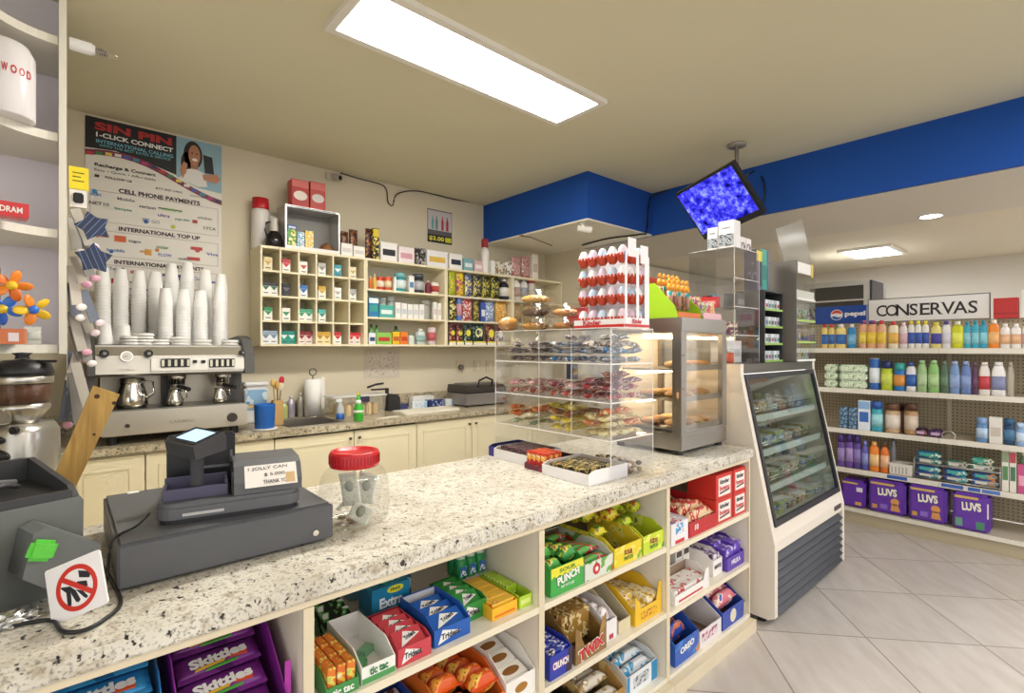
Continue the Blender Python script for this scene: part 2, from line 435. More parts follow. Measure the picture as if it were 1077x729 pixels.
def door(t, x0, x1, cx, knob):
    d = MBm(CREAM); d.box(x0 + .003 - cx, x1 - .003 - cx, -.018, -.001, -.62, -.012, .002)
    o = O('door', d, None, t, (0, 0, .83))
    f = MBm(CREAM); w0, w1 = x0 + .055 - cx, x1 - .055 - cx
    for b in ((w0, w1, -.56, -.55), (w0, w1, -.075, -.065), (w0, w0 + .01, -.55, -.075), (w1 - .01, w1, -.55, -.075)):
        f.box(b[0], b[1], -.022, -.0185, b[2], b[3])
    f.box(w0 + .02, w1 - .02, -.021, -.0185, -.53, -.095, .002)
    O('panel_moulding', f, None, o)
    if knob is not None:
        O('knob', MBm(M('6a6458', .35, .9)).cyl((0, 0, 0), (0, -.014, 0), .005).ball((0, -.019, 0), .010, .007, .010), None, o, (knob - cx, -.0185, -.055))
for (a, b), n in zip(unit_edges, names):
    x0, x1 = seams[a], seams[b]; cx = (x0 + x1) / 2
    t = E('base_cabinet', n, 'cabinet', (cx, BF + .04, 0))
    O('body', BX(x0 + .001 - cx, x1 - .001 - cx, 0, YW - BF - .06, .1, (.68 if a == 3 else BT - .04), CREAM), None, t)
    O('kick_board', BX(x0 + .001 - cx, x1 - .001 - cx, .05, YW - BF - .06, 0, .098, M('8a8270', .6)), None, t)
    if b - a == 2:
        m = seams[a + 1]; door(t, x0, m, cx, m - .03); door(t, m, x1, cx, m + .03)
    else: door(t, x0, x1, cx, None)

# =====================================================================================
# hutch of cream shelves on the back wall
# =====================================================================================
HF = 3.48; HB = YW - .002; HZ0, HZ1 = 1.362, 2.005
def hx(px): return on_y(px, 366, HF).x
RX0, RX1 = hx(276) - .012, hx(384.5)
t = E('cigarette_rack', 'cream wall rack of twenty four pigeonholes holding cigarette packs', 'rack', (RX0, HF, HZ0))
L = RX1 - RX0; D = HB - HF; hh = HZ1 - HZ0
f = MBm(CREAM); f.box(0, .012, 0, D, 0, hh).box(L - .012, L, 0, D, 0, hh).box(.012, L - .012, 0, D, 0, .014).box(.012, L - .012, 0, D, hh - .016, hh)
f.use(M('d8d2bc', .6)).box(.012, L - .012, D - .008, D, .014, hh - .016)
O('carcass', f, None, t)
PX = (L - .012) / 6; PZ = hh / 4
for i in range(1, 6): O('divider', BX(i * PX + .001, i * PX + .011, .001, D - .009, .0145, hh - .0165, CREAM), None, t)
for k in range(1, 4):
    g = MBm(CREAM)
    for i in range(6): g.box(i * PX + .0125, (i + 1) * PX + .0005, .001, D - .009, k * PZ - .006, k * PZ + .006)
    O('shelf', g, None, t)
CELL = lambda r, c: (RX0 + c * PX + .0125, RX0 + (c + 1) * PX, HZ0 + hh - (r + 1) * PZ + (.0065 if r < 3 else .0145))
HSH = [1.784, 1.578]
def open_hutch(x0, x1, label):
    t = E('wall_shelf', label, 'shelf unit', (x0, HF, HZ0)); L = x1 - x0
    f = MBm(CREAM); f.box(0, .014, 0, D, 0, hh).box(L - .014, L, 0, D, 0, hh).box(.014, L - .014, 0, D, 0, .014).box(.014, L - .014, 0, D, hh - .016, hh)
    f.use(M('dcd6c2', .6)).box(.014, L - .014, D - .008, D, .014, hh - .016)
    O('carcass', f, None, t)
    for z in HSH: O('shelf', BX(.0145, L - .0145, .002, D - .009, z - .014 - HZ0, z - HZ0, CREAM), None, t)
open_hutch(RX1 + .001, hx(469.2), 'open cream wall shelf of medicines beside the cigarette rack')
open_hutch(hx(469.2) + .001, hx(539.5), 'open cream wall shelf crowded with yellow and black packs')
open_hutch(hx(539.5) + .001, 3.735, 'short cream wall shelf in the corner under the blue soffit')

# =====================================================================================
# glass fronted fridge at the end of the counter
# =====================================================================================
FX0, FX1, FYB = 2.56, 3.60, 1.74; FTZ = 1.268
t = E('display_fridge', 'white sloping glass front fridge with dark louvred base', 'fridge', ((FX0 + FX1) / 2, 1.0, 0))
cx = (FX0 + FX1) / 2; a, b = FX0 - cx, FX1 - cx
PROF = [(.03, .035), (.0, .05), (-.0, .40), (.015, .47), (.165, 1.215), (.165, FTZ), (.74, FTZ), (.74, .035)]   # y (from the front), z
FRW = M('e6ddd0', .4)
O('side_panel', MBm(FRW).prism(PROF, a, a + .035, 'x'), None, t)
O('side_panel', MBm(FRW).prism(PROF, b - .035, b, 'x'), None, t)
O('top_panel', MB().use(DSTEEL).box(a + .036, b - .036, .166, .739, FTZ - .05, FTZ - .001), None, t)
O('back_panel', BX(a + .036, b - .036, .70, .739, .06, FTZ - .051, M('c8c4ba', .5)), None, t)
fb = MBm(FRW).prism([(.004, .36), (.004, .41), (.017, .475), (.05, .475), (.05, .36)], a + .036, b - .036, 'x'); fr = O('front_band', fb, None, t)
O('badge', BX(b - .17, b - .06, -.001, .006, .385, .41, M('4a4038', .4)), None, fr)
lv = MBm(M('3e4045', .45))
for k in range(7):
    z = .055 + k * .043
    lv.prism([(.03, z), (-.004, z + .002), (-.004, z + .006), (.022, z + .026), (.022, z + .043), (.03, z + .043)], a + .037, b - .037, 'x')
lv.box(a + .037, b - .037, .031, .05, .045, .358)
O('louvre_panel', lv, None, t)
O('deck', BX(a + .036, b - .036, .055, .70, .42, .455, M('d8d6d0', .4)), None, t)
sl_ = math.atan2(.15, 1.215 - .47)
gm = Matrix.Translation((0, .012, .475)) @ Matrix.Rotation(-sl_, 4, 'X')
GLEN = math.hypot(.15, 1.215 - .475)
g = MBm(M('26282c', .35))
for (p, q, r, s) in ((a + .037, b - .037, .002, .03), (a + .037, b - .037, GLEN - .026, GLEN), (a + .037, a + .062, .03, GLEN - .026), (b - .062, b - .037, .03, GLEN - .026)):
    g.box(p, q, -.004, .014, r, s, 0, gm)
gf = O('door_frame', g, None, t)
O('glass', MBm(GL('bcd0cb', .16, .02)).box(a + .06, b - .06, .003, .007, .028, GLEN - .024, 0, gm), None, gf)
FSH = [.635, .81, .985]
for k, z in enumerate(FSH):
    y0 = .06 + (z - .475) * .2
    s = O('shelf', MB().use(GL('e6f2ee', .25)).box(a + .037, b - .037, y0, .68, z - .008, z), None, t)
    O('price_rail', BX(a + .037, b - .037, y0 - .012, y0 - .0015, z - .022, z + .012, M('d6dcd8', .3)), None, s)
    O('guard_wire', MBm(CHROME).tube([(a + .04, y0 + .004, z + .045), (b - .04, y0 + .004, z + .045)], .003).tube([(a + .04, y0 + .004, z + .03), (b - .04, y0 + .004, z + .03)], .002), None, s)
O('lamp_tube', BX(a + .05, b - .05, .20, .23, 1.195, 1.213, EM('fffaf0', .9)), None, t)
for sx in (a + .05, b - .05):
    for sy in (.08, .66): O('foot', MBm(BLACK).cyl((sx, sy, 0), (sx, sy, .05), .02), None, t)

# =====================================================================================
# pegboard shelving with toiletries in the shop
# =====================================================================================
GX = 4.63; GBX = 5.06; GY0, GY1 = -.35, 2.25; GSH = [1.345, 1.03, .713, .406]; GD = .115
def pegboard():
    m, nt, b = base_mat('pegboard'); N = nt.nodes.new; L = nt.links.new
    tc = N('ShaderNodeTexCoord'); sep = N('ShaderNodeSeparateXYZ'); L(tc.outputs['Object'], sep.inputs[0])
    ds = []
    for ax in ('Y', 'Z'):
        a = N('ShaderNodeMath'); a.operation = 'MULTIPLY'; a.inputs[1].default_value = 40; L(sep.outputs[ax], a.inputs[0])
        f = N('ShaderNodeMath'); f.operation = 'FRACT'; L(a.outputs[0], f.inputs[0])
        s = N('ShaderNodeMath'); s.operation = 'SUBTRACT'; s.inputs[1].default_value = .5; L(f.outputs[0], s.inputs[0])
        p = N('ShaderNodeMath'); p.operation = 'POWER'; p.inputs[1].default_value = 2; L(s.outputs[0], p.inputs[0]); ds.append(p)
    ad = N('ShaderNodeMath'); ad.operation = 'ADD'; L(ds[0].outputs[0], ad.inputs[0]); L(ds[1].outputs[0], ad.inputs[1])
    lt = N('ShaderNodeMath'); lt.operation = 'LESS_THAN'; lt.inputs[1].default_value = .035; L(ad.outputs[0], lt.inputs[0])
    mx = N('ShaderNodeMix'); mx.data_type = 'RGBA'; L(lt.outputs[0], mx.inputs[0]); mx.inputs[6].default_value = rgb('b4a78e'); mx.inputs[7].default_value = rgb('5c5344')
    L(mx.outputs[2], b.inputs['Base Color']); b.inputs['Roughness'].default_value = .6
    return m
GM = M('cfc5b0', .5); GML = M('e2ddd0', .4)
t = E('gondola_shelving', 'long pegboard shop shelving stocked with bottles and nappies', 'shelf unit', (GBX, (GY0 + GY1) / 2, 0))
cy = (GY0 + GY1) / 2
O('pegboard', BX(-.012, 0, GY0 - cy, GY1 - cy, .12, 1.56, pegboard()), None, t)
YD = on_x(999, 430, GBX).y
for y in (YD, YD + 1.22, YD - .02 - 1.22 + .02):
    if GY0 - .01 <= y <= GY1: O('upright', BX(-.022, -.0125, y - .012 - cy, y + .012 - cy, .12, 1.56, GM), None, t)
O('base_deck', MB().use(GM).box(4.57 - GBX, -.023, GY0 - cy, GY1 - cy, GD - .02, GD).use(M('b5a98f', .5)).box(4.585 - GBX, 4.60 - GBX, GY0 - cy, GY1 - cy, 0, GD - .021).use(GML).box(4.565 - GBX, 4.569 - GBX, GY0 - cy, GY1 - cy, GD - .025, GD + .004), None, t)
for k, z in enumerate(GSH):
    for (y0, y1) in ((GY0, YD - .001), (YD + .001, GY1)):
        s = O('shelf', BX(GX - GBX, -.023, y0 - cy, y1 - cy, z - .022, z - .001, GM), None, t)
        O('price_rail', BX(GX - .008 - GBX, GX - .0005 - GBX, y0 - cy, y1 - cy, z - .034, z + .003, GML), None, s)
# blue price tickets on the fourth and top shelf rails
def ticket(px0, px1, z, col, parent_z):
    y0, y1 = on_x(px1, 400, GX - .009).y, on_x(px0, 400, GX - .009).y
    O('price_ticket', BX(GX - .0100 - GBX, GX - .0085 - GBX, y0 - cy, y1 - cy, z - .026, z - .002, M(col, .4)), None, t)
for p in ((933, 954, '2c58b0'), (990, 1013, '3a62b4'), (1018, 1031, '3a62b4'), (1033, 1052, '5a7cc0')): ticket(p[0], p[1], .406, p[2], 0)
# =====================================================================================
# cash drawer, till, jar, sign, terminal and board at the near end of the counter
# =====================================================================================
TILLG = M('5c5d61', .45, 0, .05, 60); TILLD = M('2a2b2f', .4); SLATE = M('727572', .5, 0, .05, 50)
t = E('cash_drawer', 'wide dark grey cash drawer under the till on the counter', 'cash drawer', (.297, 1.262, CT))
O('housing', MBm(TILLG).box(-.2145, .2145, .004, .455, .006, .094, .006), None, t)
O('drawer_front', MBm(M('56575b', .45, 0, .05, 60)).box(-.2145, .2145, -.004, .0035, .008, .0925, .003), None, t)
O('lock', MBm(CHROME).cyl((.17, -.004, .03), (.17, -.008, .03), .007), None, t)
O('paper_label', BX(-.165, -.14, .43, .4555, .0945, .0952, M('e8e6e0', .6)), None, t)
for x in (-.19, .19): 
    for y in (.03, .43): O('foot', MBm(BLACK).cyl((x, y, 0), (x, y, .0065), .012), None, t)

t = E('till', 'black till printer with pole display standing on the cash drawer', 'till', (.150, 1.329, CT + .0945), math.radians(-10.7))
b = MBm(TILLG)
def rrect(x0, x1, y0, y1, r, n=5, corners=(1, 1, 1, 1)):
    out = []
    for (cx, cy, a0, c) in ((x1 - r, y1 - r, 0, corners[0]), (x0 + r, y1 - r, 90, corners[1]), (x0 + r, y0 + r, 180, corners[2]), (x1 - r, y0 + r, 270, corners[3])):
        if not c:
            out.append((x0 if a0 in (90, 180) else x1, y1 if a0 in (0, 90) else y0)); continue
        for i in range(n + 1):
            a = math.radians(a0 + 90 * i / n); out.append((cx + r * math.cos(a), cy + r * math.sin(a)))
    return out
b.use(TILLD).prism(rrect(.006, .29, .008, .23, .03), 0, .012).use(TILLG).prism(rrect(0, .297, 0, .235, .035), .012, .036).prism(rrect(.003, .294, .004, .232, .034), .036, .046)
O('body', b, None, t)
O('badge', BX(.05, .13, -.0012, .004, .018, .024, M('b8b8b6', .4)), None, t)
h = MBm(TILLG).prism([(.006, .047), (.004, .075), (.03, .108), (.06, .116), (.19, .112), (.225, .09), (.228, .047)], .150, .296, 'x')
h.use(TILLD).box(.1455, .1495, .02, .22, .047, .10)
hp = O('printer_cover', h, None, t)
note = MBm(M('e9e2dc', .7)); ln_a = math.atan2(.026, .033)
nm = Matrix.Translation((0, .0025, .072)) @ Matrix.Rotation(-ln_a, 4, 'X')
note.box(.172, .285, -.0015, -.0007, -.012, .044, 0, nm)
nt_ = O('paper_note', note, None, t)
INK = M('2a2530', .6)
for s, w_, h_, x, z in (('1 JOLLY CAN', .085, .010, .222, .034), ('$ 5.000', .045, .009, .236, .017), ('THANK YOU', .06, .010, .240, -.001)):
    p = nm @ Vector((x, -.0020, z)); TX(s, w_, h_, INK, nt_, p, (PI / 2 - ln_a, 0, math.radians(1)), .005)
O('coffee_stain', BX(.26, .28, -.0022, -.0016, -.008, .018, M('c9a97c', .8)), None, nt_).matrix_local = nm
tray = MBm(M('4d4a63', .5)).box(.012, .138, .03, .036, .047, .072).box(.012, .138, .095, .10, .047, .085).box(.012, .017, .037, .094, .047, .072).box(.133, .138, .037, .094, .047, .08)
O('coin_tray', tray, None, t)
O('back_screen', MBm(BLACK).box(.012, .158, .150, .170, .047, .175, .004), None, t)
O('screen_rail', MBm(M('6a6c70', .4)).box(.075, .15, .144, .1495, .09, .096).box(.146, .152, .144, .1495, .05, .13), None, t)
pl = MBm(TILLD).box(.064, .090, .040, .064, .047, .150, .004)
O('pole', pl, None, t)
hm = Matrix.Translation((.077, .045, .168)) @ Matrix.Rotation(math.radians(14), 4, 'X') @ Matrix.Rotation(math.radians(-8), 4, 'Y') @ Matrix.Rotation(math.radians(40), 4, 'Z')
hdo = O('display_head', MBm(M('3b3c40', .4)).prism([(-.042, -.012), (.036, -.024), (.042, .010), (.036, .020), (-.042, .020)], -.044, .044, 'y', hm), None, t)
O('display_bezel', MBm(BLACK).box(-.036, .034, -.038, .038, .0202, .0212, 0, hm), None, hdo)
O('display_screen', MBm(EM('a9c8ea', .95)).box(-.024, .026, -.030, .030, .0213, .0219, 0, hm), None, hdo)
O('display_neck', MBm(TILLD).cyl((.077, .049, .1495), (.077, .046, .158), .018), None, hdo)

# power lead of the till
def cable(name, pts, r, mat, label, cat='cable', n=6):
    pts = [Vector(p) for p in pts]; out = []
    for i in range(len(pts) - 1):
        p0 = pts[max(i - 1, 0)]; p1 = pts[i]; p2 = pts[i + 1]; p3 = pts[min(i + 2, len(pts) - 1)]
        for k in range(n):
            u = k / n
            out.append(.5 * ((2 * p1) + (p2 - p0) * u + (2 * p0 - 5 * p1 + 4 * p2 - p3) * u * u + (3 * p1 - p0 - 3 * p2 + p3) * u ** 3))
    out.append(pts[-1])
    return O(name, MBm(mat).tube(out, r), None, label=label, cat=cat)
cable('till_cable', [(.148, 1.40, .978), (.12, 1.36, .966), (.09, 1.33, .964), (.074, 1.30, .955), (.068, 1.29, .90), (.06, 1.28, .871), (.045, 1.36, .8705)], .0026, BLACK, 'thin black lead running from the till over the drawer edge')

# tip jar
JX, JY = .610, 1.352
t = E('tip_jar', 'clear plastic tip jar with red screw lid holding banknotes', 'jar', (JX, JY, CT), math.radians(20))
prof = [(0, .002), (.062, .0), (.076, .006), (.081, .02), (.0825, .06), (.082, .10), (.078, .128), (.066, .148), (.058, .156), (.058, .166)]
O('jar_body', MBm(GL('f2f2ec', .16, .04)).lathe(prof, seg=40, sq=(1, 1, 3.2)), None, t)
lidp = [(0, .160), (.058, .160), (.0655, .158), (.0665, .162), (.0665, .194), (.063, .199), (.056, .199), (.054, .194), (0, .193)]
ld = O('lid', MBm(M('c01420', .3)).lathe(lidp, seg=44), None, t)
rb = MBm(M('a8101c', .3))
for k in range(44):
    a = 2 * PI * (k + .5) / 44; rb.cyl((.0668 * math.cos(a), .0668 * math.sin(a), .166), (.0668 * math.cos(a), .0668 * math.sin(a), .19), .0017, seg=6)
O('grip_ribs', rb, None, ld)
def bill(w, h, curl, seed):
    m = MB(); nx, ny = 16, 8
    m.use(M('e2e3d8', .7))
    vs = {}
    for s_ in (0, 1):
        for i in range(nx + 1):
            for j in range(ny + 1):
                u, v = i / nx - .5, j / ny - .5
                y = curl * (u * u * 4) + .003 * math.sin(6 * v + seed) + s_ * .0006
                vs[s_, i, j] = m.bm.verts.new((w * u, y, h * v))
    fs = []
    for s_ in (0, 1):
        for i in range(nx):
            for j in range(ny):
                q = (vs[s_, i, j], vs[s_, i + 1, j], vs[s_, i + 1, j + 1], vs[s_, i, j + 1]); fs.append(m.bm.faces.new(q if s_ else q[::-1]))
    rim = [(i, 0) for i in range(nx)] + [(nx, j) for j in range(ny)] + [(i, ny) for i in range(nx, 0, -1)] + [(0, j) for j in range(ny, 0, -1)]
    for k in range(len(rim)):
        a, b_ = rim[k], rim[(k + 1) % len(rim)]
        fs.append(m.bm.faces.new((vs[(0,) + a], vs[(0,) + b_], vs[(1,) + b_], vs[(1,) + a])))
    m._done(fs, True)
    return m
notes = [((.004, -.040, .098), (.12, .2, math.radians(-44)), .050, .086, .002, 'tall banknote standing folded at the front of the tip jar'),
         ((-.028, -.012, .100), (.1, -.12, math.radians(-40)), .050, .092, .002, 'second banknote standing behind the front one in the tip jar'),
         ((-.018, -.040, .036), (-.3, .4, math.radians(-46)), .060, .048, .004, 'crumpled banknote low against the tip jar wall'),
         ((.03, .005, .050), (.4, .5, math.radians(20)), .05, .045, .008, 'banknote lying at the back of the tip jar bottom'),
         ((.0, .034, .05), (.5, .2, math.radians(60)), .05, .05, .008, 'folded banknote leaning at the far side of the tip jar')]
for k, (p, r, a, b_, c, lab) in enumerate(notes):
    pw = Matrix.Rotation(math.radians(20), 4, 'Z') @ Vector(p)
    o = O('banknote', bill(a, b_, c, k), None, None, (JX + pw.x, JY + pw.y, CT + pw.z), r, lab, 'banknote', 'banknotes in the tip jar')
    if k < 3:
        O('print_panel', BX(-a * .42, a * .42, -.0042, -.0034, -b_ * .43, b_ * .43, PK('cacbbd', 'b4b7a6', 'd8d9cd', 130)), None, o)
        O('portrait', MBm(M('858a78', .7)).lathe([(0, 0), (.012, 0), (.012, .0004), (0, .0004)], seg=20, mtx=Matrix.Rotation(PI / 2, 4, 'X') @ Matrix.Diagonal((1, 1.3, 1, 1))), None, o, (0, -.0044, b_ * .1))
cm = MBm(M('b9a06a', .3, .9)); rd = random.Random(3)
for k in range(9):
    a = rd.uniform(0, 6.28); r = rd.uniform(0, .04)
    O('coin', MBm(M(rd.choice(['b9a06a', 'c4c2bc', 'a97a4c']), .3, .9)).cyl((0, 0, 0), (0, 0, .0018), .0115, seg=18), None, None,
      (JX + r * math.cos(a), JY + r * math.sin(a), CT + .0045 + .0022 * k), (.0, .0, a), 'loose coin on the bottom of the tip jar under the banknotes', 'coin', 'coins in the tip jar')
cm.bm.free()

# old grey terminal at the very edge
t = E('card_terminal', 'bulky dark grey till terminal with an open top bay at the counter end', 'terminal', (-.128, 1.35, CT), math.radians(18))
o_ = Vector((-.10, 1.40, 0))
def lp(px, py, Y): v = on_y(px, py, Y); return (v.x - o_.x, v.z - CT)
hs = MBm(SLATE)
X0, X1 = -.30, .148
hs.prism([(X0, .0), (X1 - .05, 0), (X1 + .005, .09), (X1 + .006, .175), (X1 - .0, .185), (X0, .185)], -.05, .20, 'y')
O('housing', hs, None, t)
rm = MBm(M('3a3b3e', .45))
rm.prism([(-.05, .186), (.20, .186), (.20, .236), (.185, .238), (-.02, .206)], X1 - .012, X1 - .001, 'x')
rm.box(X0, X1 - .013, .185, .20, .186, .237).box(X0, X1 - .013, -.05, -.038, .186, .2)
rmo = O('bay_rim', rm, None, t)
O('bay_floor', BX(X0, X1 - .013, -.037, .184, .1865, .190, M('1b1c1f', .6)), None, t)
for k, pts in enumerate(([(X0, .05, .2), (-.05, .06, .215), (.05, .1, .212), (.1, .13, .2)], [(X0, .1, .198), (-.0, .02, .212), (.06, .04, .214), (.09, .08, .2)])):
    O('bay_cable', MBm(M('4a4a4c' if k else '77787a', .5)).tube(pts, .005), None, rmo)
fbk = MBm(M('757875', .5, 0, .05, 50))
fbk.prism([(-.31, 0), (-.03, 0), (.005, .06), (-.005, .14), (-.05, .170), (-.31, .165)], -.125, -.052, 'y')
O('foot_block', fbk, None, t)
fb2 = MBm(M('6a6d6c', .5, 0, .05, 50)).prism([(.04, .075), (.055, .150), (.075, .158), (.155, .10), (.15, .06), (.10, .02)], -.125, -.052, 'y')
O('side_block', fb2, None, t)
bpy.context.view_layer.update(); mw_ = t.matrix_world; p0_ = mw_ @ Vector((0, -.126, .1)); n_ = mw_.to_3x3() @ Vector((0, -1, 0)); r_ = Vector(ray(42, 578)); gp = Vector((0, 0, H)); gp = gp + r_ * ((p0_ - gp).dot(n_) / r_.dot(n_)) + n_ * .009
fo = MB().use(M('63c84a', .9, 0, .1, 120)); fo.box(-.020, .020, -.008, .008, -.018, .018, .006)
O('foam_pad', fo, None, None, gp, (0, .35, math.radians(18)), 'bright green foam pad stuck on the grey terminal', 'foam pad')
# warning sign
Rv = Vector((FY, -FX, 0)); Uv = Vector((0, 0, 1)); Fv = Vector((FX, FY, 0))
ang = math.radians(22.5); lean = math.radians(16)
e1 = (Rv * math.cos(ang) + Uv * math.sin(ang)); n0 = -Fv; e2 = (Uv * math.cos(ang) - Rv * math.sin(ang))
e2 = (e2 * math.cos(lean) + Fv * math.sin(lean) * .9).normalized(); e1 = (e1 - e2 * e1.dot(e2)).normalized(); n = e1.cross(e2)
ctr = Vector((0, 0, H)) + (Fv + Rv * (80.5 - 538.5) / FOC + Uv * (366 - 617.5) / FOC) * .905
mtx = Matrix((e1, e2, n)).transposed().to_4x4(); mtx.translation = ctr
sg = MBm(M('f0ecec', .35)); sw, sh_ = .053, .0475
sg.prism(rrect(-sw, sw, -sh_, sh_, .005), -.0015, .0015)
s = O('warning_sign', sg, None, None, label='white square plastic sign with a red crossed circle leaning on the terminal', cat='sign'); s.matrix_world = mtx
RED = M('cc2a18', .4)
ring = MBm(RED); prev = None
def annulus(mb, r0, r1, z0, z1, seg=48): mb.lathe([(r0, z0), (r1, z0), (r1, z1), (r0, z1), (r0, z0)], seg=seg, smooth=False)
annulus(ring, .031, .039, .0016, .0022)
O('red_ring', ring, None, s, (.002, -.001, 0))
ic = MBm(BLACK)
def sp(x, y):  # zoomed-photo coordinates of the drawing to sign plane
    dx, dy = (x - 350) / 6.627, -(y - 382) / 6.627
    v = (dx * math.cos(-ang) - dy * math.sin(-ang), dx * math.sin(-ang) + dy * math.cos(-ang))
    return (v[0] * .905 / FOC + .002, v[1] * .905 / FOC / .97 - .001)
for poly in ([(338, 275), (437, 275), (430, 315), (355, 318)], [(345, 345), (415, 335), (430, 370), (350, 375)], [(232, 390), (300, 378), (330, 470), (335, 498), (310, 500), (280, 420), (235, 398)],
             [(300, 380), (345, 400), (395, 455), (385, 472), (365, 470), (320, 425)], [(345, 395), (400, 400), (445, 430), (440, 445), (420, 440)]):
    q = [sp(*p) for p in poly]
    ic.prism(q[::-1], .0016, .0021)
O('pictogram', ic, None, s)
a_, b__ = sp(222, 338), sp(490, 405)
d = Vector((b__[0] - a_[0], b__[1] - a_[1])); nrm = Vector((-d.y, d.x)).normalized() * .0042
O('red_bar', MBm(RED).prism([(a_[0] - nrm.x, a_[1] - nrm.y), (b__[0] - nrm.x, b__[1] - nrm.y), (b__[0] + nrm.x, b__[1] + nrm.y), (a_[0] + nrm.x, a_[1] + nrm.y)], .0022, .0027), None, s)
cz = CT + .0042
cable('power_cable', [on_z(-30, 668, cz), on_z(30, 655, cz), on_z(55, 653, cz), on_z(66, 664, cz), on_z(88, 663, cz), on_z(112, 650, cz), on_z(127, 634, cz), on_z(118, 612, cz), on_z(108, 596, cz)], .0036, BLACK, 'thick black cable looping on the granite below the warning sign')
rd = random.Random(11)
fb_ = MBm(M('d6d6d6', .18, .9))
bm_ = fb_.bm; r_ = bmesh.ops.create_icosphere(bm_, subdivisions=3, radius=1)
for v in r_['verts']: 
    k = .75 + .5 * rd.random(); v.co = Vector((v.co.x * .034 * k, v.co.y * .02 * k, max(-.008, v.co.z * .014 * k)))
fp = on_z(12, 655, CT)
O('foil_ball', fb_, None, None, (fp.x + .006, fp.y - .012, CT + .009), (0, 0, .3), 'crumpled piece of silver foil lying at the counter end', 'foil')

# wooden board leaning behind the terminal
WOODM, nt, bb = base_mat('pine board'); N = nt.nodes.new
tc = N('ShaderNodeTexCoord'); mp = N('ShaderNodeMapping'); mp.inputs['Scale'].default_value = (30, 30, 3); nz = N('ShaderNodeTexNoise'); nz.inputs['Scale'].default_value = 2; nz.inputs['Detail'].default_value = 5; nz.inputs['Distortion'].default_value = .6
rp = N('ShaderNodeValToRGB'); rp.color_ramp.elements[0].position = .3; rp.color_ramp.elements[0].color = rgb('a87f3c'); rp.color_ramp.elements[1].position = .7; rp.color_ramp.elements[1].color = rgb('d2aa5c')
nt.links.new(tc.outputs['Object'], mp.inputs[0]); nt.links.new(mp.outputs[0], nz.inputs['Vector']); nt.links.new(nz.outputs['Fac'], rp.inputs[0]); nt.links.new(rp.outputs[0], bb.inputs['Base Color']); bb.inputs['Roughness'].default_value = .55
BYD = 1.70
tl, tr = on_y(98, 406, BYD), on_y(126, 415, BYD)
bl = on_y(66, 480, BYD); axis = Vector((bl.x - tl.x, 0, bl.z - tl.z)); wv = Vector((tr.x - tl.x, 0, tr.z - tl.z))
k = (CT + .004 - tl.z) / axis.z
q0 = tl + axis * k
poly = [(tl.x, tl.z), (tr.x, tr.z), (tr.x + axis.x * (k + wv.z / -axis.z * -1), CT + .002), (q0.x, CT + .002)]
c0 = Vector(((q0.x + tr.x) / 2, BYD, CT))
t = O('wooden_board', MBm(WOODM).prism([(p[0] - c0.x, p[1] - c0.z) for p in poly], 0, .02, 'y'), None, None, c0, (0, 0, 0), 'narrow pine board with dark knots leaning behind the grey terminal', 'board')
for (px, py, r) in ((102, 417, .006), (120, 424, .005), (99, 457, .0035)):
    v = on_y(px, py, BYD); O('knot', MBm(M('4a3218', .7)).cyl((v.x - c0.x, -.0008, v.z - c0.z), (v.x - c0.x, .002, v.z - c0.z), r, seg=14), None, t)
# =====================================================================================
# shelf tower at the near left, grinder, espresso machine, cups, poster
# =====================================================================================
TY = 2.30
t = E('shelf_tower', 'tall white shelf tower with rounded shelves above the coffee grinder', 'shelf unit', (0, TY, 1.33))
TW = M('eeebea', .5); TED = M('e6e2d4', .5)
O('end_panel', MB().use(TW).box(-.006, .013, .012, .34, 0, ZC - 1.33 - .001).use(TED).box(-.0065, .0135, 0, .0115, 0, ZC - 1.33 - .001), None, t)
O('back_panel', BX(-.75, -.0085, .30, .34, .001, ZC - 1.33 - .001, M('e9e4ee', .6)), None, t)
zs = [1.333, 1.722, 2.048, 2.375]
for k, z in enumerate(zs):
    pts = [(-.75, .298), (-.009, .298), (-.009, .01)]
    bulge = .24
    for i in range(1, 13):
        a = i / 12 * PI / 2; pts.append((-.009 - .20 * math.sin(a) * 1, .01 - bulge * (1 - math.cos(a))))
    pts += [(-.75, .01 - bulge)]
    O('shelf', MBm(TED).prism(pts[::-1], z - 1.33, z - 1.33 + .028), None, t)
O('left_worktop', BX(-1.38, -.03, 1.95, BF - .003, BT - .038, BT, GRAN2), None, label='granite return worktop under the coffee grinder', cat='worktop')
O('left_cabinet', BX(-1.37, -.06, 1.98, BF - .003, 0, BT - .039, CREAM), None, label='cream cabinet below the coffee grinder worktop', cat='cabinet')
def tz(k): return zs[k] + .0285
def Lp(px, Y): a, b, c = ray(px); return a / b * Y
# glass-like box with red letters on the third shelf
bx0 = Lp(37, 2.16)
t = E('gift_tin', 'white frosted cylinder with red letters on the upper tower shelf', 'container', (bx0 - .075, 2.27, tz(2)))
O('body', MBm(M('ece8ea', .25)).lathe([(0, 0), (.072, 0), (.074, .003), (.074, .20), (.06, .23), (.055, .235), (0, .235)], seg=32), None, t)
for i, ch in enumerate('HOLLYWOOD'):
    a = math.radians(-166 + i * 16.0)
    TX(ch, .015, .026, M('c03038', .4), t, (.0748 * math.cos(a), .0748 * math.sin(a), .135 - .0), (PI / 2, 0, a + PI / 2), .03)
O('red_carton', MBm(M('cf2f34', .4)).box(-.13, 0, 0, .06, 0, .045, .001), None, None, (Lp(31, 2.2), 2.18, tz(1)), (0, 0, .15), 'flat red carton lying on the middle tower shelf', 'carton')
TX('DRAM', .05, .018, WHITE, bpy.data.objects['red_carton'], (-.04, -.0006, .022), FRONT)
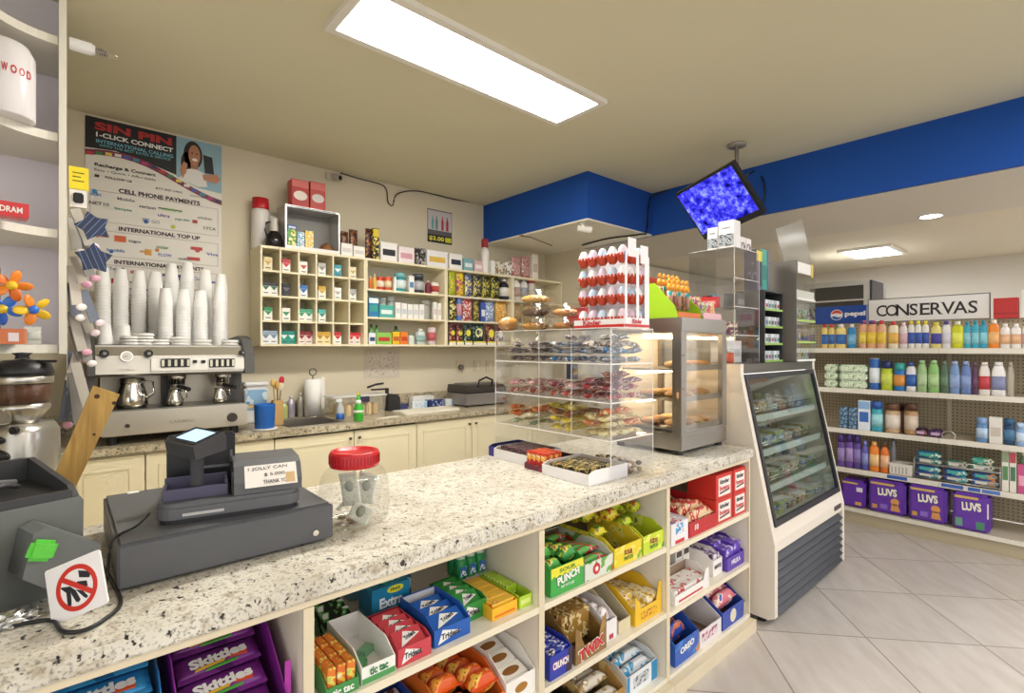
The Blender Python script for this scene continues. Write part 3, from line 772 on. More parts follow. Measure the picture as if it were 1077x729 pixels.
# propeller toys
def spinner(x, y, z, cols, label, tilt):
    t = E('propeller_toy', label, 'toy', (x, y, z), 0, 'propeller toys on the tower shelf', (tilt[0], tilt[1], tilt[2]))
    O('hub', MBm(M(cols[0], .35)).ball((0, 0, 0), .014, .014, .014), None, t)
    for k in range(5):
        a = 2 * PI * k / 5
        bl = MBm(M(cols[1 + k % (len(cols) - 1)], .35)).ball((0, 0, 0), .021, .005, .014, 14, 8, Matrix.Rotation(a, 4, 'Y') @ Matrix.Translation((.028, 0, 0)) @ Matrix.Rotation(.4, 4, 'X'))
        O('blade', bl, None, t)
    O('stem', MBm(M('2f6fd0', .4)).cyl((0, .014, 0), (0, .045, -.0), .006), None, t)
sz = tz(0)
spinner(Lp(14, 2.2), 2.13, sz + .175, ('f2c62a', 'f08a28', 'e8741c'), 'orange petal propeller toy with yellow hub, topmost in the toy cluster', (.1, 0, .2))
spinner(Lp(4, 2.2), 2.16, sz + .105, ('f2d038', '3f7fe0', '2a62c8'), 'blue petal propeller toy with yellow hub at the cluster edge', (.0, .3, -.3))
spinner(Lp(36, 2.2), 2.13, sz + .105, ('2f6fd0', 'f2c62a', 'f08a28'), 'yellow and orange propeller toy with blue hub nearest the panel', (.2, .5, .5))
st_ = MB().use(CHROME).lathe([(0, 0), (.04, 0), (.04, .004), (.004, .006), (.003, .24), (0, .24)], seg=16)
O('toy_stand', st_, None, None, (Lp(-2, 2.22), 2.26, sz), (0, 0, 0), 'thin wire stand the propeller toys hang from', 'stand')
t = O('small_carton', MBm(M('d87a48', .4)).box(-.07, 0, 0, .045, 0, .046, .001), None, None, (Lp(25, 2.1), 2.13, sz), (0, 0, -.1), 'small orange carton with a white face at the tower bottom', 'carton')
O('picture_panel', BX(-.035, -.012, -.0008, .001, .008, .034, M('efe4ea', .5)), None, t)
pb = MBm(FOG('dfe6dc', .5)).pillow(.04, .055, .02, seed=4)
O('plastic_pouch', pb, None, None, (Lp(33, 2.1), 2.20, sz + .028), (PI / 2 - .1, 0, .2), 'small clear pouch beside the orange carton', 'pouch')

# lamp holder on the panel edge
lz = 2.415
t = E('lamp_holder', 'white lamp holder with a clear coil bulb on the tower end panel', 'lamp', (.0205, 2.36, lz), 0)
O('socket', MBm(M('e8e6e4', .4)).cyl((0, 0, 0), (.062, 0, 0), .021, seg=20).cyl((.0625, 0, 0), (.07, 0, 0), .017, seg=20), None, t)
cp = [(.071 + .035 * i / 40, .010 * math.cos(i * .8), .010 * math.sin(i * .8)) for i in range(41)]
O('coil', MBm(M('8a8680', .3, .7)).tube(cp, .0018, 6), None, t)
O('bulb', MBm(GL('f4f2ea', .2)).lathe([(.014, .0705), (.0155, .08), (.0155, .115), (.010, .135), (0, .14)], seg=18, mtx=Matrix.Rotation(PI / 2, 4, 'Y')), None, t)
# yellow tag + small black gadget on the panel
yv = on_y(83, 185, 2.6)
t = O('price_tag', MBm(M('ecd62a', .5)).box(-.030, .030, 0, .003, -.045, .045), None, None, (.052, 2.642, yv.z), (0, 0, 0), 'bright yellow price tag on the tower end panel', 'tag')
for k in range(3): O('print_line', BX(-.02, .016 - .01 * (k % 2), -.0008, -.0002, .02 - k * .016, .024 - k * .016, M('5a5220', .6)), None, t)
gv = on_y(82, 206, 2.6)
t = O('hanging_blister_card', MBm(M('f0ece4', .5)).box(-.026, .026, 0, .003, -.035, .035), None, None, (.05, 2.642, gv.z), (0, 0, 0), 'white blister card with a black gadget below the yellow tag', 'blister card')
O('gadget', MBm(BLACK).box(-.016, .016, -.012, -.0005, -.02, .02, .004), None, t)
# strip of hanging trinkets beside the panel
strip = MBm(M('cfcac0', .4, .3)); strip.box(.0145, .0165, .13, .155, -.42, .30)
t = O('display_strip', strip, None, None, (0, TY, 1.60), (0, 0, 0), 'long grey hanging strip on the side of the shelf tower', 'display strip')
hooks = [(80, 222, 44), (88, 262, 36), (74, 282, 48), (88, 308, 40), (74, 330, 50), (88, 344, 46), (82, 398, 52), (68, 388, 70), (77, 232, 38), (84, 250, 34), (80, 272, 32), (76, 300, 40), (84, 322, 36), (78, 345, 42), (84, 366, 44), (74, 372, 60), (80, 385, 50), (70, 395, 66), (77, 402, 50), (72, 410, 44)]
for i, (px, py, ln) in enumerate(hooks):
    v = on_y(px, py, 2.34 + .027 * (i % 8)); d = v.y / ray(px)[1]; L_ = ln * d / FOC
    lab = f'{ORD[i]} little card with a pink disc from the top of the hanging strip'
    v.x = max(v.x, .030)
    t = E('hanging_trinket', lab, 'trinket', (v.x, v.y + .012, v.z), 0, 'trinket cards on the hanging strip', (0, (-.34 + .12 * (i % 3) if i % 8 < 6 else .12 * (i % 3)), .35))
    O('card', MBm(M(['b4aea2', '8d8a84', 'c9c0b4', '6f7684'][i % 4], .45)).box(-.016, .016, -.002, .002, -L_ * .8, .01, .001), None, t)
    O('disc', MBm(M(['e8d4da', 'd9a0b4', 'efe8e6'][i % 3], .35)).ball((.012, 0, -L_ * .85), .017, .007, .013, 12, 8), None, t)
PLAID, nt, bb = base_mat('dark blue plaid'); tc = nt.nodes.new('ShaderNodeTexCoord'); br = nt.nodes.new('ShaderNodeTexBrick'); br.offset = 0
for k_, v_ in (('Scale', 60), ('Mortar Size', .05), ('Brick Width', 1), ('Row Height', 1)): br.inputs[k_].default_value = v_
br.inputs['Color1'].default_value = rgb('1c2c4c'); br.inputs['Color2'].default_value = rgb('16203a'); br.inputs['Mortar'].default_value = rgb('6f86b8')
nt.links.new(tc.outputs['Object'], br.inputs['Vector']); nt.links.new(br.outputs['Color'], bb.inputs['Base Color'])
for i, (px, py, s_, r_) in enumerate(((96, 238, .052, .6), (97, 272, .055, -.35))):
    v = on_y(px + 2, py, 2.312); v.x = max(v.x, .055)
    m_ = MBm(PLAID)
    star = [(s_ * (1 if k % 2 == 0 else .62) * math.cos(2 * PI * k / 10), s_ * (1 if k % 2 == 0 else .62) * math.sin(2 * PI * k / 10)) for k in range(10)]
    m_.prism(star, -.006, .006, 'y')
    O('hanging_star', m_, None, None, (v.x, v.y, v.z), (0, r_, .2), ['dark blue plaid star ornament, the higher on the hanging strip', 'dark blue plaid star ornament, the lower on the hanging strip'][i], 'ornament', 'star ornaments')

# coffee grinder
gx, gy = -.092, 2.22
t = E('coffee_grinder', 'steel coffee grinder with a black lidded bean hopper under the shelf tower', 'coffee grinder', (gx, gy, BT), math.radians(-38)); t.scale = (.86, .86, 1)
GB = M('b9b6ae', .3, .85)
O('body', MBm(GB).lathe([(0, .012), (.088, .012), (.092, .02), (.09, .10), (.088, .22), (.075, .245), (0, .245)], seg=28, sq=(1, 1.15, 3)), None, t)
O('foot_plate', MBm(BLACK).lathe([(0, 0), (.085, 0), (.088, .0115), (0, .0115)], seg=28, sq=(1, 1.15, 3)), None, t)
for z, rx, rz in ((.205, .04, .014), (.155, .055, .024)):
    o = O('recess', MBm(BLACK).lathe([(0, -.003), (rx, -.003), (rx, .003), (0, .003)], seg=24, mtx=Matrix.Translation((-.01, -.105, z)) @ Matrix.Rotation(PI / 2, 4, 'X') @ Matrix.Diagonal((1, rz / rx, 1, 1))), None, t)
O('dial', MBm(BLACK).cyl((.062, -.096, .235), (.062, -.112, .235), .012), None, t)
O('collar', MBm(STEEL).lathe([(0, .246), (.045, .246), (.05, .26), (.078, .29), (.078, .305), (0, .305)], seg=28), None, t)
O('spout', MBm(CHROME).box(-.02, .02, -.115, -.06, .25, .30, .006), None, t)
O('bean_hopper', MB().use(GL('efe9df', .14)).lathe([(.073, .306), (.082, .33), (.084, .385), (.084, .395)], seg=28), None, t)
O('coffee_beans', MBm(M('5a3420', .5, 0, .4, 160)).lathe([(0, .307), (.070, .307), (.079, .33), (.080, .365), (.06, .372), (0, .37)], seg=28), None, t)
O('hopper_band', MBm(STEEL).lathe([(.0845, .37), (.0865, .372), (.0865, .39), (.0845, .392), (.0845, .37)], seg=28), None, t)
l_ = O('hopper_lid', MBm(BLACK).lathe([(0, .396), (.088, .396), (.089, .405), (.08, .43), (.05, .442), (0, .445)], seg=28), None, t)
O('lid_knob', MBm(BLACK).lathe([(.022, .4455), (.018, .455), (.030, .464), (0, .466)], seg=20), None, l_)
O('lid_handle', MBm(BLACK).box(.02, .115, -.012, .012, .434, .442, .003), None, l_)

# ------------------------------------------------------------------ espresso machine
EX0, EX1 = .10, .80; EY = 3.15; cxe = (EX0 + EX1) / 2; hw = (EX1 - EX0) / 2
t = E('espresso_machine', 'two group steel espresso machine with dark end cheeks on the back counter', 'espresso machine', (cxe, EY, BT + .001))
ES = M('c9c4ba', .3, .8); EDK = M('4c4a48', .4)
O('base', MBm(ES).box(-hw + .04, hw - .012, 0, .44, .045, .165, .006), None, t)
O('drip_grille', MB().use(DSTEEL).box(-hw + .06, hw - .03, .01, .24, .1655, .172), None, t)
for k in range(4):
    x = (-hw + .09) if k % 2 else (hw - .07); y = .05 if k < 2 else .38
    O('foot', MBm(BLACK).cyl((x, y, 0), (x, y, .0445), .022), None, t)
O('splash_panel', BX(-hw + .05, hw - .04, .25, .44, .1725, .335, M('bdb6a8', .35, .6)), None, t)
up = MBm(ES).prism([(.045, .336), (.0, .35), (.012, .44), (.05, .485), (.05, .492), (.44, .492), (.44, .336)], -hw + .022, hw - .03, 'x'); upo = O('upper_body', up, None, t)
ch = [(.03, .10), (.03, .34), (-.02, .345), (-.005, .45), (.05, .525), (.13, .545), (.44, .53), (.44, .05), (.25, .05), (.25, .17)]
O('end_cheek', MBm(EDK).prism(ch, -hw - .008, -hw + .0215, 'x'), None, t)
ch2 = [(.03, .335), (-.022, .342), (-.005, .45), (.05, .53), (.14, .55), (.44, .53), (.44, .05), (.26, .05), (.26, .33)]
O('end_cheek', MBm(EDK).prism(ch2, hw - .0295, hw + .02, 'x'), None, t)
def ep(px, py, yy=.004): v = on_y(px, py, EY + yy); return v.x - cxe, v.z - BT
for px, py, r in ((109.7, 372, .020), (156, 372, .020), (254, 371, .016)):
    x, z = ep(px, py)
    k_ = O('steam_knob', MBm(BLACK).cyl((x, .001, z), (x, -.03, z), r, r * .85, 18), None, t)
    O('knob_cap', MBm(DSTEEL).cyl((x, -.0305, z), (x, -.034, z), r * .4), None, k_)
x, z = ep(133, 375)
g_ = O('pressure_gauge', MBm(CHROME).cyl((x, .008, z), (x, -.01, z), .026, seg=24), None, t)
O('gauge_face', MBm(M('e9e6de', .4)).cyl((x, -.0105, z), (x, -.0112, z), .021, seg=24), None, g_)
O('gauge_needle', BX(x - .012, x + .004, -.0125, -.0116, z - .002, z, BLACK), None, g_)
O('front_fascia', MBm(M('d8d4ca', .3, .6)).prism([(-.0155, .362), (-.003, .362), (.0045, .425), (-.008, .425)], -.11, hw - .032, 'x'), None, upo)
for px0, px1 in ((169, 200), (220, 247)):
    x0, z0 = ep(px0, 386, -.018); x1, z1 = ep(px1, 378, -.018)
    p_ = O('button_panel', MBm(BLACK).box(x0, x1, -.024, -.0165, z0 - .004, z1 + .004, .003), None, t)
    for q in range(5):
        xx = x0 + .009 + q * (x1 - x0 - .018) / 4; O('button', BX(xx - .006, xx + .006, -.0265, -.0245, z0 + .002, z1 - .002, M('d9d6c4', .4)), None, p_)
for px in (205, 214): 
    x, z = ep(px, 380.5, -.018); O('switch', BX(x - .009, x + .009, -.024, -.0165, z - .008, z + .008, BLACK), None, t)
x, z = ep(133, 388.5); TX('CARIMALI', .07, .010, M('e9e6de', .3), t, (x, -.0035, z - .002), FRONT)
x, z = ep(191, 443); TX('CARIMALI', .11, .016, M('9a948a', .3), t, (x, -.0016, z), FRONT)
for px, py, r in ((244, 439, .026), (134, 448, .010)):
    x, z = ep(px, py); O('tap_knob', MBm(M('37332f', .4)).cyl((x, -.0005, z), (x, -.018, z), r, r * .9, 20), None, t)
for px in (186.6, 234):
    x, z = ep(px, 402, .12)
    gh = O('group_head', MBm(CHROME).lathe([(0, .285), (.036, .285), (.036, .31), (.042, .312), (.042, .336), (0, .336)], (x, .12, 0), 24), None, t)
    O('portafilter', MBm(STEEL).lathe([(0, .262), (.03, .265), (.033, .284), (0, .2845)], (x, .12, 0), 22), None, gh)
    O('filter_handle', MBm(BLACK).cyl((x, .088, .274), (x + .03, -.02, .262), .010, .012), None, gh)
for x in (-.02, .29): O('column', BX(x - .018 + (.0), x + .018, .20, .248, .1725, .335, EDK), None, t)
def pitcher(px, py_b, r, h, Y, label):
    v = on_y(px, py_b, Y); t = E('milk_pitcher', label, 'pitcher', (v.x, Y, BT + .1745), math.radians(-25), 'steel pitchers on the espresso machine')
    O('jug', MBm(CHROME).lathe([(0, .001), (r * .9, 0), (r, h * .12), (r * .97, h * .4), (r * .72, h * .78), (r * .78, h), (r * .75, h), (r * .69, h * .78), (r * .93, h * .4), (r * .92, h * .1), (0, h * .06)], seg=28), None, t)
    O('handle', MBm(CHROME).tube([(r * .75, 0, h * .9), (r * 1.35, 0, h * .85), (r * 1.45, 0, h * .5), (r * .95, 0, h * .3)], h * .045), None, t)
pitcher(139, 430, .068, .15, EY + .11, 'large steel milk pitcher at the steam side of the espresso machine')
pitcher(184, 431, .038, .085, EY + .085, 'small steel milk pitcher under the first coffee group')
pitcher(231, 428, .036, .08, EY + .085, 'small steel milk pitcher under the second coffee group')

# ------------------------------------------------------------------ cups stacked upside down on the machine
cupm = MBm(M('fbfaf8', .5))
cupm.lathe([(.0362, .004), (.0374, .002), (.0374, -.0005), (.0356, 0), (.035, .004), (.0245, .096), (.023, .0985), (0, .0985)], seg=18)
CUP = cupm.mesh('foam_cup')
stacks = [(106, 280, 3.50), (127, 282, 3.50), (146, 284, 3.50), (162, 286, 3.50), (180, 277, 3.50), (197, 278, 3.50), (216, 283, 3.50), (238, 288, 3.50),
          (174, 304, 3.35), (193, 305, 3.35), (211, 307, 3.35), (231, 300, 3.37), (103, 344, 3.30), (119, 344, 3.30)]
TZ = BT + .4925 + .0025
place = ['first', 'second', 'third', 'fourth', 'fifth', 'sixth', 'seventh', 'eighth']
for i, (px, py, Y) in enumerate(stacks):
    v = on_y(px, py, Y); v.x = min(max(v.x, EX0 + .066), EX1 - .072)
    if i not in (0, 8, 12): v.x = max(v.x, last_x + .0765)
    last_x = v.x; n_ = max(1, round((v.z - TZ - .0985) / .0175) + 1)
    if i < 8: lab, grp = f'white foam cup nested in the {place[i]} tall back stack from the shelf tower', f'cups of the {place[i]} back stack'
    elif i < 12: lab, grp = f'white foam cup nested in the {place[i - 8]} front stack from the shelf tower', f'cups of the {place[i - 8]} front stack'
    else: lab, grp = f'white foam cup in the {["outer", "inner"][i - 12]} short stack above the steam knobs', f'cups of the {["outer", "inner"][i - 12]} short stack'
    for k in range(n_):
        O('foam_cup', CUP, None, None, (v.x + .0007 * math.sin(k * 2.1 + i), Y, TZ + .0015 + k * .0175), (0, 0, k), lab, 'cup', grp)
lidme = MBm(M('f0eeea', .4)).lathe([(0, .001), (.046, 0), (.048, .003), (.044, .006), (.042, .013), (.036, .014), (.034, .010), (0, .010)], seg=22).mesh('cup_lid')
for i, (px, n_) in enumerate(((137, 3), (151, 4), (168, 2), (189, 3), (213, 2), (242, 2))):
    v = on_y(px, 360, 3.245)
    for k in range(n_): O('cup_lid', lidme, None, None, (v.x, 3.245, TZ + .001 + k * .0155), (0, 0, 0), f'white cup lid in the {ORD[i]} lid pile along the machine top edge', 'cup lid', f'cup lids of pile {ORD[i]}')

# ------------------------------------------------------------------ poster
PA = on_y(89.5, 120, YW); PB = on_y(233, 152, YW); PW = PB.x - PA.x; PT = 2.652; PH = 1.02
t = O('wall_poster', MBm(M('e6e2d8', .5)).box(0, PW, -.004, -.001, -PH, 0), None, None, (PA.x, YW, PT), (0, 0, 0), 'large white calling card poster with a black banner above the cups', 'poster')
def fp_(x, z): return (x * PW, -.0045, -z * PH)
def rect(name, x0, x1, z0, z1, col, d=0): O(name, BX(x0 * PW, x1 * PW, -.0052 - d, -.0043 - d, -z1 * PH, -z0 * PH, M(col, .5)), None, t)
def poly(name, pts, col, d=0): O(name, MBm(M(col, .5)).prism([(x * PW, -z * PH) for x, z in pts][::-1], -.0052 - d, -.0043 - d, 'y'), None, t)
poly('banner', [(0, 0), (.635, 0), (.635, .235), (.45, .20), (.2, .165), (0, .175)], '1b1a1e')
poly('photo_sky', [(.635, 0), (1, 0), (1, .30), (.8, .29), (.635, .24)], '8fb4c4')
def wave(o, th): return [(i / 12, .185 + o + .125 * (i / 12) ** 1.4 - .035 * math.sin(i / 12 * PI * 1.6)) for i in range(13)] + [(i / 12, .185 + o + th + .125 * (i / 12) ** 1.4 - .035 * math.sin(i / 12 * PI * 1.6)) for i in range(12, -1, -1)]
poly('flag_ribbon', wave(0, .03), '7b2f4a', .001)
fc = ['c23a3a', '3f8a4a', 'e8d25a', 'e9e6e0', '3a5ab0', '2a8aa0', 'b03a7a', '30305a']
for k in range(16):
    x = k / 16; z = .19 + .125 * x ** 1.4 - .035 * math.sin(x * PI * 1.6)
    rect('flag', x + .006, x + .05, z + .006, z + .022, fc[k % 8], .0018)
TXT_ = lambda s, x, z, w_, h_, col, b=.02, d=.0: TX(s, w_ * PW, h_ * PH, M(col, .5), t, (x * PW, -.0062 - d, -z * PH), FRONT, b)
TXT_('SIN PIN', .33, .045, .54, .045, 'b83232', .045); TXT_('1-CLICK CONNECT', .34, .092, .54, .026, 'eeeeee', .03); TXT_('INTERNATIONAL CALLING', .34, .128, .54, .020, '6fb8c8'); TXT_('WITH THE BEST RATES & SERVICE', .34, .15, .50, .014, '6fb8c8', .01)
TXT_('Recharge & Connect', .27, .262, .42, .024, '2a2a2c', .03); TXT_('Easy • Quick • Affordable', .27, .29, .42, .017, '55555a', .005); TXT_('FOLLOW US', .22, .322, .18, .013, '2a2a2c'); rect('follow_icon', .06, .09, .315, .329, '2a2a2c'); TXT_('877-605-3460', .58, .335, .20, .012, '55555a', .01); TXT_('www.sinpin.com', .86, .345, .24, .012, '55555a', .01)
TXT_('CELL PHONE PAYMENTS', .52, .385, .60, .026, '3a2030', .035); TXT_('INTERNATIONAL TOP UP', .52, .60, .60, .024, '3a2030', .035); TXT_('INTERNATIONAL PAYMENTS', .52, .79, .66, .024, '3a2030', .035)
for z0, z1 in ((.40, .57), (.62, .76), (.81, .97)):
    for (x0, x1, a, b_) in ((.03, .97, z0, z0 + .003), (.03, .97, z1, z1 + .003), (.03, .034, z0 + .003, z1), (.966, .97, z0 + .003, z1)): rect('frame_line', x0, x1, a, b_, 'b8a8a8')
logos = [('at&t', .07, .425, .07, '2a7ab8'), ('Mobile', .27, .43, .12, '888890'), ('verizon', .42, .455, .12, '333338'), ('metro', .60, .45, .15, '6aa03a'), ('NET10', .09, .475, .13, '333338'), ('Simple', .25, .49, .12, '3a9a8a'), ('ultra', .54, .49, .09, '5a3a9a'), ('page plus', .68, .50, .11, '2a8a8a'),
         ('GO', .48, .535, .06, '8a8a9a'), ('cricket', .86, .47, .12, '888890'), ('H2O', .41, .53, .05, '3a5ab0'), ('LYCA', .90, .53, .1, '55555a'), ('Digicel', .09, .655, .13, 'c23a3a'), ('tigo', .33, .665, .09, '33405a'), ('movistar', .53, .68, .09, '6a9a3a'), ('Claro', .78, .665, .08, 'b83232'),
         ('Viva', .92, .69, .10, '3a5ab0'), ('FLOW', .55, .725, .10, '3a5ab0'), ('orange', .40, .72, .07, 'd88a2a'), ('unefon', .70, .735, .1, '55555a'), ('bmobile', .2, .725, .12, '2a6ab0'), ('Telcel', .20, .83, .09, '3a4a8a'), ('lime', .33, .84, .06, 'b83232'), ('EMTEL', .63, .86, .13, '3a4a8a'), ('Cubacel', .83, .85, .12, '2a6ab0'),
         ('tigo', .34, .90, .09, '33405a'), ('CNT', .12, .91, .08, '3a6ab0'), ('Etisalat', .55, .91, .15, '7a7a80'), ('Kolbi', .80, .92, .1, 'b86a3a')]
for s, x, z, w_, c in logos: TXT_(s, x, z, w_, .018, c, .015)
for x0, x1, z0, z1, c in ((.19, .27, .64, .675, 'd2602a'), (.75, .84, .655, .675, 'b83232'), (.72, .82, .72, .74, 'c23a3a'), (.17, .27, .885, .912, 'b83232'), (.53, .67, .835, .85, '3a4a8a'), (.50, .68, .445, .452, '2a2a2c'), (.30, .42, .93, .945, '3a4aa0'), (.86, .96, .86, .872, '4a5a9a'), (.40, .45, .70, .735, 'd8a03a'), (.76, .80, .49, .51, 'b83a3a')): rect('logo_block', x0, x1, z0, z1, c)
for x, z, r, c in ((.06, .41, .022, '3a8ac8'), (.41, .54, .022, '2a5aa0'), (.61, .55, .022, 'b8c83a'), (.80, .675, .026, 'c23a3a'), (.17, .735, .018, '2a6ab0'), (.33, .84, .024, 'c23a3a'), (.25, .83, .018, '33405a'), (.49, .70, .02, 'd88a2a')):
    O('logo_disc', MBm(M(c, .5)).cyl((x * PW, -.0043, -z * PH), (x * PW, -.0053, -z * PH), r * PW * .8, seg=18), None, t)
# the printed woman holding a phone (flat print)
def disc(name, x, z, rx, rz, col, d):
    O(name, MBm(M(col, .5)).lathe([(0, 0), (1, 0), (1, .0008), (0, .0008)], seg=22, mtx=Matrix.Translation((x * PW, -.0043 - d, -z * PH)) @ Matrix.Rotation(PI / 2, 4, 'X') @ Matrix.Diagonal((rx * PW, rz * PH, 1, 1)), smooth=False), None, t)
disc('printed_hair', .765, .095, .075, .085, '2c1f1a', .001); disc('printed_hair', .72, .15, .05, .07, '2c1f1a', .001); disc('printed_neck', .775, .155, .03, .05, 'a8785a', .0018)
poly('printed_top', [(.66, .25), (.69, .195), (.75, .18), (.80, .18), (.86, .195), (.88, .275), (.8, .285)], 'e4e2de', .0026)
disc('printed_face', .775, .095, .047, .062, 'b98262', .0034); disc('printed_smile', .778, .122, .022, .009, 'f2ece6', .0042)
for x in (.757, .795): disc('printed_eye', x, .085, .007, .005, '2c1f1a', .0042)
poly('printed_arm', [(.66, .2), (.69, .145), (.72, .155), (.71, .21), (.68, .25)], 'b98262', .0034)
poly('printed_phone', [(.845, .08), (.92, .085), (.935, .19), (.86, .19)], '23242a', .0034); poly('printed_hand', [(.84, .205), (.96, .185), (.99, .215), (.95, .245), (.85, .235)], 'b98262', .0042)
# =====================================================================================
# goods: builders
# =====================================================================================
def mm(c, rough=.4):
    """colour spec -> material: a hex string, or a tuple of three for printed packs"""
    if isinstance(c, bpy.types.Material): return c
    if isinstance(c, tuple): return PK(*c) if len(c) > 3 else PK(c[0], c[1], c[2], 45)
    return M(c, rough)
def p_box(w, d, h, body, lab=None, lab2=None, inset=.12, name='carton'):
    o = O(name, MBm(mm(body)).box(-w / 2, w / 2, -d / 2, d / 2, 0, h, min(.0012, w * .03), seg=1))
    if lab: O('label_panel', BX(-w / 2 + w * inset, w / 2 - w * inset, -d / 2 - .0009, -d / 2 - .0001, h * .28, h * .62, mm(lab)), None, o)
    if lab2: O('label_band', BX(-w / 2 + .0012, w / 2 - .0012, -d / 2 - .0009, -d / 2 - .0001, h * .72, h * .97, mm(lab2)), None, o)
    return o
def p_bottle(r, h, body, cap, lab=None, ry=None, shoulder=.78, neck=.45, capr=.5, caph=.13, lab_z=(.18, .58), name='bottle', seg=18, n=2.6):
    ry = ry or r; q = (1, ry / r, n)
    zc = h * (1 - caph); zs = h * shoulder
    pr = [(0, 0), (r * .93, 0), (r, h * .03), (r, zs * .8), (r * .93, zs * .92), (r * neck * 1.15, zs + (zc - zs) * .5), (r * neck, zc - .0005), (0, zc - .0003)]
    o = O(name, MBm(mm(body)).lathe(pr, seg=seg, sq=q))
    if cap: O('cap', MBm(mm(cap)).lathe([(0, zc), (r * capr, zc), (r * capr * .96, h - h * .01), (r * capr * .85, h), (0, h)], seg=seg), None, o)
    if lab:
        e = 1 + .0007 / r
        O('label_panel', MBm(mm(lab)).lathe([(r * .99, h * lab_z[0]), (r * e, h * lab_z[0]), (r * e, h * lab_z[1]), (r * .99, h * lab_z[1])], seg=seg, sq=q), None, o)
    return o
def p_jar(r, h, body, lid, lab=None, name='jar', lidh=.22, ry=None):
    q = None if ry is None else (1, ry / r, 2.4); zl = h * (1 - lidh)
    o = O(name, MBm(mm(body)).lathe([(0, 0), (r * .95, 0), (r, h * .05), (r, zl * .9), (r * .86, zl), (0, zl)], seg=18, sq=q))
    O('lid', MBm(mm(lid)).lathe([(0, zl + .0003), (r * .95, zl + .0003), (r * .95, h * .98), (r * .88, h), (0, h)], seg=18, sq=q), None, o)
    if lab: O('label_panel', MBm(mm(lab)).lathe([(r * .99, h * .16), (r + .0007, h * .16), (r + .0007, h * .62), (r * .99, h * .62)], seg=18, sq=q), None, o)
    return o
def p_can(r, h, body, lab=None, lid='c8c6c0', name='can'):
    o = O(name, MBm(mm(body)).lathe([(0, 0), (r * .95, 0), (r, h * .03), (r, h * .95), (r * .93, h * .985), (0, h * .985)], seg=18))
    O('lid', MBm(mm(lid)).lathe([(0, h * .986), (r * .92, h * .986), (r * .92, h), (0, h)], seg=18), None, o)
    if lab: O('label_panel', MBm(mm(lab)).lathe([(r * .99, h * .22), (r + .0007, h * .22), (r + .0007, h * .7), (r * .99, h * .7)], seg=18), None, o)
    return o
SEED = [0]
def p_bag(w, h, t, mat_, lab=None, name='bag', lying=False):
    SEED[0] += 1
    b = MBm(mm(mat_)).pillow(w, h, t, seed=SEED[0])
    me = b.mesh(name)
    R = Matrix.Identity(4) if lying else Matrix.Translation((0, 0, h / 2)) @ Matrix.Rotation(PI / 2, 4, 'X')
    me.transform(R)
    o = O(name, me)
    if lab:
        l = MBm(mm(lab))
        l.lathe([(0, 0), (w * .30, 0), (w * .30, .0012), (0, .0012)], seg=20, mtx=(Matrix.Translation((0, -t * .5 - .0005, h * .55)) @ Matrix.Rotation(PI / 2, 4, 'X') if not lying else Matrix.Translation((0, 0, t * .5 + .0005))) @ Matrix.Diagonal((1, min(1.2, .22 * h / (w * .30)), 1, 1)), smooth=False)
        O('label_panel', l, None, o)
    return o
def place(o, loc, rz=0, label=None, cat=None, group=None, rot=None):
    o.location = loc; o.rotation_euler = rot or (0, 0, rz); return tag(o, label, cat, group)
def rowlabels(items, where, end):
    cnt, out, seen = {}, [], {}
    for it in items: cnt[it] = cnt.get(it, 0) + 1
    for it in items:
        seen[it] = seen.get(it, 0) + 1
        out.append(f'{it} {where}' if cnt[it] == 1 else f'{ORD[seen[it] - 1]} {it} from the {end} {where}')
    return out
